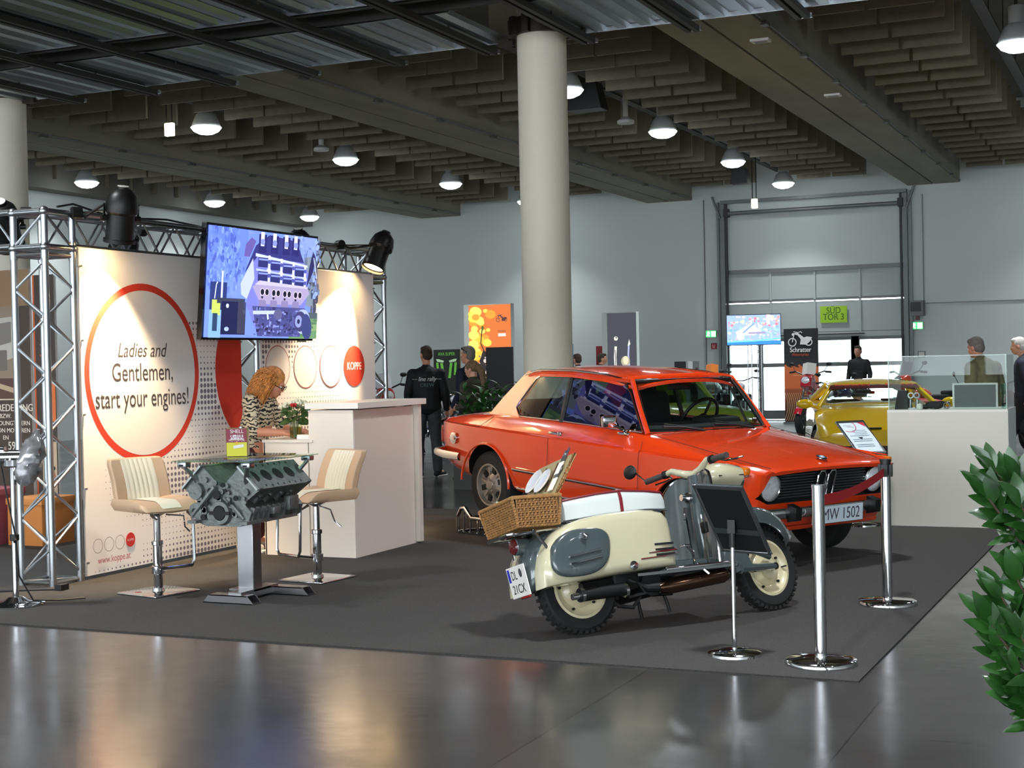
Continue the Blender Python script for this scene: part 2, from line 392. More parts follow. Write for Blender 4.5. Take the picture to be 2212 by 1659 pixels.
# ---------------------------------------------------------------- gate in the back wall
GATE=mat('gate_grey',(176,184,182),.5); GFR=mat('gate_frame',(112,116,116),.45,.3); GDK=mat('gate_dark',(40,42,42),.5)
gp=MB().box((-7.985,36.12,4.58),(4.5,.12,1.75)); struct(gp,'wall_gate',WALLM)
d=MB()
for z0,z1 in ((2.98,3.72),(2.14,2.95)):
    for i in range(4):
        x0=-10.18+1.107*i; d.box((x0+.55,36.10,(z0+z1)/2),(1.06,.08,z1-z0-.06),0)
    d.box((-7.985,36.08,z0),(4.45,.1,.06),1)
    for i in range(5): d.box((-10.18+1.107*i,36.07,(z0+z1)/2),(.05,.1,z1-z0),0)
d.box((-7.985,36.06,3.73),(4.45,.14,.1),1).box((-7.985,36.07,2.09),(4.45,.1,.12),0).box((-7.8,36.0,2.10),(2.1,.04,.025),2)
# glazed lower part: stiles, mid rail
for x in (-10.2,-9.35,-8.55,-8.0,-7.0,-6.98,-5.82): d.box((x,36.08,1.0),(.12 if x not in(-7.0,-6.98) else .2,.12,2.08),1)
for x0,x1 in ((-10.2,-8.0),(-8.0,-5.8)):
    for z in (.12,1.36,2.0): d.box(((x0+x1)/2,36.08,z),(x1-x0,.1,.1 if z!=.12 else .22),1)
struct(d,'door_1',[GATE,GFR,GDK])
struct(MB().box((-7.985,36.1,1.0),(4.3,.02,1.95)),'window_1',CLEAR)
pst=MB()
for x,s in ((-10.24,1),(-5.73,-1)):
    pst.box((x,35.93,2.75),(.10,.12,5.4),0).box((x+.10*s,35.9,2.75),(.05,.06,5.4),1).box((x-.12*s,35.9,2.75),(.06,.06,5.5),0)
    pst.tube([(x-.05*s,35.85,5.1),(x-.25*s,35.85,5.65)],.03,6,0)
pst.box((-7.985,35.95,5.5),(4.6,.2,.08),0)
struct(pst,'trim_2',[GFR,GDK])
rl=MB().tube([(-10.1,35.8,5.2),(-5.85,35.8,5.2)],.05,10,0).box((-10.12,35.85,5.22),(.12,.2,.2),1).box((-5.82,35.85,5.22),(.12,.2,.2),1)
tag(rl.build('roller_shaft',[GFR,GDK]),'long thin shaft across the top of the big gate','shaft')
struct(MB().box((-2.2,35.98,2.78),(6.4,.04,.02)).box((-5.33,35.98,4.1),(.02,.04,2.6)).box((-10.75,35.98,2.8),(.02,.04,5.6)),'trim_3',GFR)
# outside: pale ground and a blurred building beyond the glass
struct(MB().box((-8,44,-.12),(30,16,.1)),'ground_outside',mat('outside_paving',(215,215,212),.9))
struct(MB().box((-10.6,47,1.6),(.35,.3,3.4)).box((-9.9,47,1.2),(.5,.3,2.6)).box((-6.7,47,1.2),(.6,.3,2.6)),'trim_4',mat('outside_post',(170,180,190),.8))
# gate signs
def sheet(name,lab,cat,o,u,v,w,h,fn,th=.01,mt=None,back=None,group=None):
    """a flat sign of real thickness: body plus printed face"""
    t=thing(name,lab,cat,group=group)
    M=frame_uv(o,u,v)
    MB(M).box((w/2,h/2,-th/2),(w,h,th)).build('panel',back or PAPER,t)
    p=Pic(clip=(w,h)); fn(p,w,h); p.build('artwork',M@T((0,0,.001)),mt,t); return t
def sud(p,w,h):
    p.rect(0,0,w,h,(160,205,40)); p.text('SÜD',w/2,h*.56,.22,(60,95,25),bold=.008,sx=.85); p.text('TOR 3',w/2,h*.17,.22,(60,95,25),bold=.008,sx=.85)
sheet('gate_sign','lime green SÜD TOR 3 sheet on the gate','sign',(-7.83,36.0,2.38),(1,0,0),(0,0,1),.66,.41,sud)
def exitp(p,w,h):
    p.rect(0,0,w,h,(70,215,120)); p.rect(w*.52,h*.1,w*.95,h*.9,(235,255,225)); p.ellipse(w*.25,h*.72,.03,.03,(240,255,245)); p.line([(w*.25,h*.66),(w*.22,h*.4),(w*.34,h*.15)],.03,(240,255,245)); p.line([(w*.22,h*.4),(w*.08,h*.2)],.03,(240,255,245)); p.line([(w*.1,h*.6),(w*.4,h*.55)],.025,(240,255,245))
for i,(x,z) in enumerate(((-10.73,2.1),(-5.62,2.16))):
    sheet('exit_sign',['lit green emergency exit sign left of the gate','lit green emergency exit sign right of the gate'][i],'exit sign',(x,35.9,z),(1,0,0),(0,0,1),.27,.17,exitp,.06,LED,GREY,'exit signs beside the gate')
def fire(p,w,h):
    p.rect(0,0,w,h,(150,30,35)); p.line([(w*.3,h*.8),(w*.35,h*.3),(w*.55,h*.2),(w*.7,h*.8)],.02,(230,190,190))
sheet('fire_sign','small dark red fire equipment sign under the left exit sign','sign',(-10.62,35.97,1.80),(1,0,0),(0,0,1),.15,.15,fire)
b=thing('wall_heater','grey wall mounted fan heater right of the gate','heater',(-5.45,35.8,2.66))
MB().box((0,0,0),(.30,.34,.36)).build('casing',GREY,b); MB().box((-.02,-.175,.03),(.24,.02,.22)).build('grille',GDK,b); MB().box((0,-.05,-.23),(.08,.1,.1)).build('valve',mat('brown_valve',(90,50,45),.5),b)
q=MB().box((0,0,0),(.18,.03,.15),0).box((0,-.02,0),(.13,.01,.10),1); o=q.build('notice_frame',[GFR,WHITE]); o.location=(-5.4,35.95,1.56); tag(o,'small grey framed notice on the wall right of the gate','notice')
# loudspeakers and hanging signs under the roof
k=MB().prism([(-.3,0),(.3,0),(.2,.45),(-.2,.45)],.35,RX(pi/2)); k.tube([(0,-.17,.45),(0,-.17,1.4)],.01,6)
o=k.build('loudspeaker',BLACK); o.location=(-8.75,22.9,5.72); tag(o,'black loudspeaker hanging in the lamp aisle right of the column','loudspeaker')
o=MB().prism([(-.2,0),(.2,0),(.15,.35),(-.15,.35)],.3,RX(pi/2)).tube([(0,-.15,.3),(0,-.15,1.3)],.01,6).build('loudspeaker',BLACK); o.location=(-8.9,32.9,5.55); tag(o,'small black loudspeaker hanging near the gate','loudspeaker')
HSIGN=mat('lit_hanging_sign',(255,250,225),.5,emit=(255,246,200),es=3)
def hsign(x,y,z,w,lab):
    t=thing('hanging_exit_sign',lab,'exit sign',(x,y,z),0,'lit hanging signs'); MB().rbox((0,0,0),(w,.08,.22),.015).build('lit_box',HSIGN,t)
    MB().tube([(-w*.35,0,.1),(-w*.35,0,1.2)],.012,6).tube([(w*.3,0,.1),(w*.3,0,1.2)],.012,6).build('hanger',DARKST,t)
hsign(-15.35,20.2,5.62,.17,'small lit yellowish hanging sign beside the near lamp above the booth')
hsign(-8.75,33.4,5.15,.14,'small lit hanging sign under the loudspeaker near the gate')
for x,y,z,l in ((-8.65,24.3,5.72,'small grey round sensor hanging right of the column'),(-14.95,24.4,5.75,'small grey round sensor hanging above the screen'),(-21.7,22.9,5.75,'small grey round sensor hanging at the far left')):
    o=MB().lathe([(.04,.12),(.15,.05),(.15,0),(0,-.01)],16).tube([(0,0,.1),(0,0,.6)],.05,8).build('ceiling_sensor',mat('sensor_grey',(200,200,198),.5)); o.location=(x,y,z); tag(o,l,'sensor','sensors hanging from the roof')
# ---------------------------------------------------------------- carpet of the stand
CARP=mat('needle_felt',(52,50,48),.95,noise=(90,.35),bump=(220,.5))
def carpet():
    m=MB().prism([(-12,6.85),(-1.36,6.95),(-1.29,13.55),(-6.1,13.9),(-12,13.9)],.008,m=0)
    return tag(m.build('carpet',CARP),'dark grey needle felt carpet of the stand under the orange car and the scooter','carpet')
carpet()
# ---------------------------------------------------------------- aluminium truss
def zig(mb,a,b,u,w,n,r=.008,ph=0):
    """zigzag lattice between chord lines a->b and a+u.. """
    a,b,u=V(a),V(b),V(u); pts=[]
    for i in range(n+1):
        p=a.lerp(b,i/n); pts.append(p+(u if (i+ph)%2 else V((0,0,0))))
    for p,q in zip(pts,pts[1:]): mb.tube([p,q],r,6)
def tower(x,y,top,lab,cube=True,w=.29):
    t=thing('truss_tower',lab,'truss',(x,y,0),0,'aluminium truss towers'); h=top-(w if cube else 0)
    cs=[(0,0),(w,0),(w,w),(0,w)]
    for a,b in cs: MB().cyl((a,b,.03),(a,b,h-.04),.025,n=14).build('chord',ALU,t)
    n=max(2,int((h-.1)/.21))
    for i in range(4):
        a=cs[i];b=cs[(i+1)%4]; m=MB(); zig(m,(*a,.08),(*a,h-.08),(b[0]-a[0],b[1]-a[1],0),0,n,.010,i%2); m.build('lattice',ALU,t)
    for z in (.03,h-.04):
        m=MB()
        for i in range(4):
            a=cs[i];b=cs[(i+1)%4]; m.tube([(*a,z),(*b,z)],.014,8)
        for a in cs: m.cyl((*a,z-.03),(*a,z+.03),.03,n=12)
        m.tube([(0,0,z),(w,w,z)],.012,6); m.build('end_frame',ALU,t)
    if cube:
        m=MB()
        for z in (h+.015,top-.02):
            for i in range(4):
                a=cs[i];b=cs[(i+1)%4]; m.tube([(*a,z),(*b,z)],.024,12)
            for a in cs: m.ell((*a,z),.037,12)
        for a in cs: m.cyl((*a,h),(*a,top),.026,n=12)
        m.tube([(0,0,h+.02),(w,0,top-.03)],.011,6); m.tube([(w,w,h+.02),(w,0,top-.03)],.011,6)
        m.build('corner_block',ALU,t)
    return t
tower(-7.645,8.2,2.735,'aluminium lattice tower at the front left corner of the stand')
tower(-7.66,10.57,2.735,'aluminium lattice tower in the middle between the two printed walls, behind the screen')
tower(-7.66,12.9,2.735,'aluminium lattice tower at the right end of the printed walls')
def beam(p,axis,L,lab,w=.25):
    t=thing('truss_beam',lab,'truss',p,0,'aluminium truss beams'); u=V((0,1,0)) if axis=='y' else V((1,0,0)); s=V((1,0,0)) if axis=='y' else V((0,1,0)); s*=w; z=V((0,0,w)); o=V((0,0,0))
    cs=[o,s,s+z,z]
    for c in cs: MB().cyl(c,c+u*L,.024,n=12).build('chord',ALU,t)
    n=int(L/.2)
    for i,(a,b) in enumerate(((o,z),(s,z),(o,s),(z,s))):
        m=MB(); zig(m,a,a+u*L,b,0,n,.009,i%2); m.build('lattice',ALU,t)
beam((-7.62,8.5,2.475),'y',2.06,'aluminium truss beam above the printed wall with the red ring')
beam((-7.62,10.87,2.475),'y',2.02,'aluminium truss beam above the printed wall with the four circles')
beam((-10.2,8.22,2.475),'x',2.55,'aluminium truss beam leaving the picture behind the front left tower')
# ---------------------------------------------------------------- printed walls
INK=(62,56,58); RED=(214,58,38); WALLP=(242,238,236); DOT=(122,116,128)
def dots(p,x0,x1,y0,y1,amp,skip,s=.047):
    p.up(); ny=int((y1-y0)/s); nx=int((x1-x0)/s)
    for j in range(ny):
        for i in range(nx):
            x=x0+s*(i+.5*0); y=y0+s*j
            r=amp(x,y)*s*.43
            if r<.0035 or skip(x,y,r): continue
            o=len(p.v); p.v+=[(x+r*math.cos(a*pi/5),y+r*math.sin(a*pi/5),p.z) for a in range(10)]; p.f.append(list(range(o,o+10))); p.c.append(DOT)
def wall1(p,w,h):
    p.rect(0,0,w,h,WALLP); cx,cy,r=.73,1.50,.70
    def amp(x,y):
        band=.5+.5*math.sin(9*y+2.2*x+1.2*math.sin(3*x)); g=min(1,max(0,(x-.15)*.7+(.25-.15*y)))
        return g*(.25+.75*band) if y<1.95 else 0
    dots(p,.1,w,.02,1.95,amp,lambda x,y,q:(math.hypot(x-cx,y-cy)<r+q) or (math.hypot(x-2.36,y-1.5)<.70+q) or (x<.62 and .02<y<.36) )
    p.ellipse(cx,cy,r,r,RED,72); p.ellipse(cx,cy,r-.055,r-.055,(224,222,222),72)
    a=[(2.36+.70*math.cos(t),1.5+.70*math.sin(t)) for t in [pi*.5+.42+i*(pi-.84)/30 for i in range(31)]]
    p.poly([q for q in a if q[0]<=w]+[(w,a[-1][1]),(w,a[0][1])][0:2],(206,50,34))
    p.text('Ladies and',cx-.03,cy+.125,.16,INK,shear=.28,sx=.88); p.text('Gentlemen,',cx-.02,cy-.06,.20,INK,sx=.80); p.text('start your engines!',cx-.015,cy-.26,.20,INK,sx=.76)
    for i in range(3): p.ring(.13+.125*i,.21,.055,.055,.004,(130,120,125),32)
    p.ellipse(.505,.215,.055,.055,(205,45,45),32); p.text('KOPPE',.505,.205,.026,(235,220,220))
    p.text('www.koppe.at',.31,.075,.075,(176,96,120),sx=.86)
def wall2(p,w,h):
    p.rect(0,0,w,h,WALLP)
    def amp(x,y):
        g=max(0,1-.45*x); return g*(.2+.8*(.5+.5*math.sin(8*y-1.2*x+.6))) if y<1.98 else 0
    C=[(.26,1.52),(.72,1.52),(1.17,1.52),(1.61,1.52)]
    dots(p,.03,1.5,.3,1.98,amp,lambda x,y,q:any(math.hypot(x-a,y-b)<.2+q for a,b in C))
    for a,b in C[:3]: p.ellipse(a,b,.2,.2,(150,58,60),56); p.ellipse(a,b,.192,.192,(222,218,216),56)
    p.ellipse(*C[3],.2,.2,RED,56); p.text('KOPPE',C[3][0],C[3][1]-.035,.105,(250,240,236),bold=.012,sx=.9)
FABRIC=attr_mat('printed_fabric',0,.75)
def banner(lab,y0,wd,fn):
    t=thing('printed_wall',lab,'banner',group='printed fabric walls of the stand'); M=frame_uv((-7.335,y0,.035),(0,1,0),(0,0,1))
    MB(M).box((wd/2,1.22,-.006),(wd,2.44,.01)).build('fabric_sheet',mat('banner_back',(214,206,202),.8),t)
    p=Pic(.0005); fn(p,wd,2.44); p.build('artwork',M@T((0,0,.001)),FABRIC,t)
    c=MB()
    for k in range(5):
        for yy in (.01,wd-.01): c.cyl(M@V((yy,.1+.55*k,-.02)),M@V((yy,.1+.55*k,.02)),.008,n=6)
    c.build('clip',ALU,t)
banner('white printed fabric wall with a big red ring and lettering about ladies and gentlemen',8.53,2.04,wall1)
banner('white printed fabric wall with three outlined circles and a red KOPPE disc',10.88,2.03,wall2)
# ---------------------------------------------------------------- big screen
def tvpic(p,w,h):
    def P(pts,c): p.poly([(x*w,y*h) for x,y in pts],c)
    def E(x,y,a,b,c,rot=0): p.ellipse(x*w,y*h,a*w,b*h,c,20,rot=rot)
    def B(x0,y0,x1,y1,c): p.rect(x0*w,y0*h,x1*w,y1*h,c)
    rnd=random.Random(3)
    B(0,0,1,1,(104,128,226)); B(0,.55,.34,1,(96,120,222)); P([(.7,.4),(1,.3),(1,1),(.66,1)],(120,140,205)); P([(.84,.35),(1,.3),(1,.82),(.88,.8)],(112,124,140))
    for i in range(230):
        x=rnd.uniform(0,.32)*rnd.uniform(.6,1); y=rnd.uniform(.42,1); E(x,y,rnd.uniform(.004,.016),rnd.uniform(.012,.045),rnd.choice([(82,104,200),(118,146,236),(92,116,212),(70,88,172),(106,132,228)]),rnd.uniform(-.6,.6))
    for i in range(22): 
        x=rnd.uniform(.72,1); p.line([(x*w,.55*h),((x+rnd.uniform(-.05,.05))*w,rnd.uniform(.75,1)*h)],.006,(70,80,120))
    for i in range(20): E(rnd.uniform(.88,1),rnd.uniform(.28,.7),.012,.05,rnd.choice([(60,62,80),(84,84,100),(48,54,76)]))
    B(.72,0,1,.24,(96,132,96)); B(.8,.2,1,.26,(70,82,90))
    for i in range(14): E(rnd.uniform(.8,1),rnd.uniform(.02,.2),.04,.012,rnd.choice([(120,150,104),(78,112,84)]))
    B(0,.25,.14,.5,(40,52,110)); B(0,0,.1,.25,(120,160,220)); P([(.02,.22),(.09,.2),(.09,.34),(.02,.34)],(176,206,90)); B(.03,.06,.07,.22,(40,60,90))
    B(.09,.35,.105,.6,(190,205,250)); p.line([(.04*w,.35*h),(.05*w,.48*h),(.06*w,.5*h)],.012,(200,210,245)); B(.06,.31,.30,.36,(52,56,80)); B(.10,.03,.31,.33,(24,28,66)); B(.24,.04,.31,.33,(52,54,76)); E(.15,.29,.012,.02,(190,205,245)); E(.15,.08,.02,.02,(150,170,235))
    # engine
    for i in range(90): E(rnd.uniform(.66,1),rnd.uniform(.4,1),rnd.uniform(.004,.02),rnd.uniform(.01,.03),rnd.choice([(118,138,206),(104,124,190),(132,152,220),(98,110,150)]))
    P([(.30,.30),(.34,.74),(.40,.78),(.82,.74),(.88,.62),(.86,.36),(.80,.10),(.42,.02)],(108,112,196))
    P([(.27,.6),(.36,.86),(.48,.97),(.74,.94),(.82,.74),(.38,.76)],(46,46,110))
    P([(.26,.75),(.31,.75),(.36,.9),(.32,.93),(.27,.86)],(92,80,150)); P([(.24,.5),(.34,.74),(.36,.55),(.30,.36),(.25,.4)],(170,180,240))
    for i,x in enumerate((.42,.53,.64,.73)):
        B(x-.035,.8,x+.035,.97,(36,34,96)); B(x-.018,.86,x+.014,.99,(196,206,246)); E(x,.9,.02,.03,(120,130,200))
    P([(.36,.76),(.86,.70),(.85,.72),(.36,.79)],(180,190,246)); P([(.37,.63),(.84,.585),(.84,.6),(.37,.65)],(160,172,240))
    for r,(y0,dy) in enumerate(((.70,-.02),(.57,-.015))):
        for i in range(4):
            x=.43+.115*i; yy=y0+dy*i; B(x-.045,yy-.035,x+.05,yy+.055,(40,42,100)); B(x-.04,yy+.028,x+.045,yy+.045,(120,134,220)); B(x+.045,yy-.07,x+.065,yy+.08,(196,204,250)); E(x+.055,yy+.02,.014,.02,(70,76,150)); E(x+.055,yy-.06,.02,.016,(222,226,255))
    P([(.34,.48),(.40,.52),(.86,.50),(.88,.44),(.80,.33),(.42,.32)],(150,140,176)); P([(.36,.50),(.40,.54),(.86,.51),(.86,.49)],(176,170,200))
    for i in range(4):
        for k in (0,1): 
            x=.43+.104*i+.042*k; E(x,.435-.004*i,.021,.036,(196,184,206)); E(x,.435-.004*i,.016,.029,(22,20,40))
        E(.43+.104*i,.385-.004*i,.010,.012,(40,36,60)); P([(.40+.105*i,.36),(.46+.105*i,.36),(.48+.1*i,.28),(.40+.1*i,.27)],(122,114,156))
    P([(.34,.30),(.84,.30),(.80,.02),(.40,.02)],(66,68,124))
    for i in range(150): B(*(lambda a,b:(a,b,a+rnd.uniform(.006,.03),b+rnd.uniform(.006,.03)))(rnd.uniform(.34,.76),rnd.uniform(.02,.27)),rnd.choice([(90,96,160),(44,46,92),(120,128,196),(58,58,104),(34,34,70)]))
    p.line([(.33*w,.24*h),(.55*w,.25*h)],.03,(170,180,235)); p.line([(.46*w,.25*h),(.47*w,.18*h)],.025,(180,190,240)); E(.56,.23,.04,.05,(84,84,124)); 
    E(.80,.17,.075,.12,(150,164,226)); E(.775,.17,.06,.1,(56,56,100)); E(.76,.17,.035,.06,(128,136,196)); E(.76,.17,.014,.024,(40,40,70)); E(.84,.12,.05,.13,(52,60,110),.3)
    P([(.82,.5),(.88,.66),(.90,.8),(.87,.86),(.84,.7)],(36,36,84)); p.line([(.88*w,.8*h),(.92*w,.6*h)],.012,(176,190,240))
t=thing('screen','large flat screen showing an engine block, hung tilted in front of the printed walls','television')
ML=T((-7.05,0,1.79))@RY(R(5)); M=ML@frame_uv((0,9.62,0),(0,1,0),(0,0,1))
MB(M).box((.835,.47,-.025),(1.67,.94,.045)).build('bezel',BLKGL,t)
p=Pic(.00015,(1.63,.9)); tvpic(p,1.63,.9); p.build('picture',M@T((.02,.02,.003)),SCREEN,t)
MB(M).box((.95,.45,-.1),(.5,.3,.11)).box((.95,.47,-.2),(.12,.5,.12)).box((.95,.5,-.3),(.3,.1,.12)).build('wall_bracket',BLACK,t)
MB(M).box((1.5,-.004,-.01),(.12,.015,.02)).build('sensor_bar',GREY,t)
# ---------------------------------------------------------------- par spotlights
WARM=mat('spot_lens',(255,240,210),.3,emit=(255,214,150),es=40); PARM=mat('spot_black',(20,19,18),.42,.2)
def par(p,d,clamp,lab,lit=1,power=0,ang=60):
    """par can at p aiming along d, yoke running to the clamp point"""
    q=V(d).normalized().to_track_quat('-Z','Y').to_matrix().to_4x4(); t=thing('par_spotlight',lab,'spotlight',group='par spotlights on the truss',M=T(p)@q)
    b=MB().lathe([(.112,-.18),(.118,-.18),(.118,-.155),(.104,-.15),(.102,.03),(.122,.05),(.12,.10),(.10,.17),(.06,.215),(.045,.22)],24,caps=False); b.cyl((0,0,.215),(0,0,.235),.045,n=16); b.build('housing',PARM,t)
    MB().lathe([(.002,-.14),(.1,-.15)],20,caps=False).build('lens',WARM if lit else mat('dull_lens',(60,55,50),.2),t)
    MB().cyl((0,0,.236),(0,0,.24),.042,n=16).build('rear_cap',mat('cap_pale',(210,206,198),.4),t)
    c=(t.matrix_world.inverted() if False else (T(p)@q).inverted())@V(clamp)
    y=MB().tube([(.13,0,.0),(.135,.0,.1),tuple(c*.75+V((.02,0,.02))),tuple(c)],.012,6,flat=.5).tube([(-.13,0,0),(-.135,.0,.1),tuple(c*.75-V((.02,0,.02))),tuple(c)],.012,6).cyl((.11,0,0),(.15,0,0),.02,n=10).cyl((-.11,0,0),(-.15,0,0),.02,n=10)
    y.build('yoke',PARM,t)
    MB().cyl(c-V((.035,0,0)),c+V((.035,0,0)),.045,n=12).box(c,(.06,.08,.05)).build('clamp',PARM,t)
    if power:
        l=bpy.data.lights.new('spot_light','SPOT'); l.energy=power; l.color=(1,.72,.42); l.spot_size=R(ang); l.spot_blend=.6; l.shadow_soft_size=.06
        o=bpy.data.objects.new('spot_light',l); COL.objects.link(o); o.matrix_world=T(V(p)+V(d).normalized()*.16)@q
par((-7.04,8.66,2.68),(-.22,.12,-.97),(-7.3,8.48,2.72),'black par spotlight hanging above the lettered wall beside the front left tower',1,420,75)
par((-7.06,12.55,2.66),(-.16,-.42,-.9),(-7.35,12.3,2.74),'black par spotlight with glowing lens at the right end of the truss',1,460,70)
par((-7.3,11.5,2.60),(-.1,.25,-.95),(-7.4,11.35,2.74),'glowing par spotlight inside the truss just right of the screen',1,220,70)
par((-8.0,8.5,2.66),(-.35,.6,-.75),(-7.72,8.42,2.74),'dark par spotlight behind the corner block of the front left tower',0)
par((-7.95,9.75,2.50),(-.6,.1,-.8),(-7.68,9.7,2.70),'dark par spotlight behind the truss beam left of the screen',0)
cb=MB().tube([(-7.5,8.5,2.78),(-7.52,8.7,2.82),(-7.55,9.2,2.76),(-7.5,9.8,2.79),(-7.5,10.4,2.76)],.008,6)
tag(cb.build('power_cable',BLACK),'black power cable lying along the top of the truss left of the screen','cable')
# ---------------------------------------------------------------- reception counter
LAM=mat('counter_laminate',(224,216,204),.35)
t=thing('reception_counter','white L shaped reception counter with a high and a low top','counter',(-6.4,10.15,0))
MB().box((-.225,.012,.47),(.43,.024,.94)).box((.21,.012,.6),(.42,.024,1.2)).box((-.435,.3,.47),(.02,.6,.94)).build('front_panel',LAM,t,bevel=.002)
MB().box((.41,.55,.6),(.024,1.08,1.2)).build('side_panel',LAM,t,bevel=.002)
MB().box((.435,1.06,.62),(.06,.06,1.2)).build('end_post',LAM,t,bevel=.002)
MB().box((.02,.40,.6),(.024,.76,1.2)).box((.22,.76,.6),(.4,.02,1.2)).build('inner_panel',LAM,t,bevel=.002)
MB().box((-.205,.36,.948),(.49,.74,.025)).build('low_top',LAM,t,bevel=.003)
MB().box((.235,.56,1.235),(.50,1.18,.05)).build('high_top',mat('counter_top',(230,226,216),.3),t,bevel=.003)
o=MB().box((0,0,0),(.16,.22,.028),rot=(0,0,.15)).box((.005,.0,.018),(.15,.21,.008),1).build('paper_stack',[PAPER,mat('paper_warm',(240,232,214),.6)]); o.location=(-6.49,10.33,.975); tag(o,'small white stack of leaflets on the low counter top beside the vase','papers')
# vase with bouquet
t=thing('vase','clear glass vase with yellowish stems on the low counter top','vase',(-6.60,10.27,.961))
MB().lathe([(.048,0),(.05,.0),(.053,.15),(.051,.15),(.046,.008),(.001,.008)],20,caps=False).build('glass',CLEAR,t)
MB().lathe([(.001,.009),(.046,.01),(.049,.10),(.001,.10)],16,caps=False).build('water',thin_glass('water',(226,222,150),1.33),t)
LEAF=mat('bouquet_leaf',(70,98,48),.5,noise=(30,.3)); STEM=mat('bouquet_stem',(120,130,60),.5)
t=thing('bouquet','small bouquet of white roses and one red flower with green leaves in the glass vase','flowers',(-6.60,10.27,.975))
st=MB(); rnd=random.Random(5)
def leafshape(mb,base,d,L,W,nrm,m=0,curl=.12):
    d=V(d).normalized(); n=V(nrm); s=d.cross(n)
    if s.length<1e-4: s=d.orthogonal()
    s.normalize(); n=s.cross(d); b=V(base)
    rows=[(0,.05),(.18,.62),(.42,1),(.68,.8),(.88,.38),(1,.03)]
    rr=[[b+d*L*a-n*(curl*L*a*a)-s*W*.5*q+n*W*.12*q,b+d*L*a-n*(curl*L*a*a),b+d*L*a-n*(curl*L*a*a)+s*W*.5*q+n*W*.12*q] for a,q in rows]
    mb.loft(rr,m,False,False,True)
heads=[]
for i in range(13):
    a=i*2.4; r=.025+.085*math.sqrt(i/13); h=.30-.55*r+rnd.uniform(-.015,.02); p=V((r*math.cos(a),r*math.sin(a),h)); st.tube([(.012*math.cos(a),.012*math.sin(a),.0),(p.x*.3,p.y*.3,.14),p],.0028,5); heads.append(p)
st.build('stem',STEM,t)
RI=max(range(13),key=lambda k:heads[k].x*.54-heads[k].y*.84+heads[k].z*1.2)
for i,p in enumerate(heads):
    m=MB(); s=.026 if i%3 else .031
    for ring,(n,rr,tl) in enumerate(((3,.4,.2),(5,.75,.6),(6,1.05,1.0))):
        for k in range(n):
            a=2*pi*k/n+ring; d=V((math.cos(a)*tl,math.sin(a)*tl,1)).normalized(); m.ell(p+V((math.cos(a)*s*.55*rr,math.sin(a)*s*.55*rr,s*.25)),(s*.5*max(rr,.6),s*.34,s*.62),8,rot=(0,tl*.6,a),k=5)
    red=i==RI
    o=m.build('flower_head',mat('rose_red',(190,24,34),.5) if red else mat('rose_white',(226,224,196),.6,noise=(20,.12)),t)
    if red: o['label']='red flower head'
m=MB()
for i in range(44):
    a=i*2.399; r=.04+.05*(i%5)/4; z=.12+.14*((i*7)%11)/11; leafshape(m,(r*.6*math.cos(a),r*.6*math.sin(a),z),(math.cos(a),math.sin(a),rnd.uniform(-.35,.6)),.095,.055,(.3,-.6,.8))
m.build('leaves',LEAF,t)
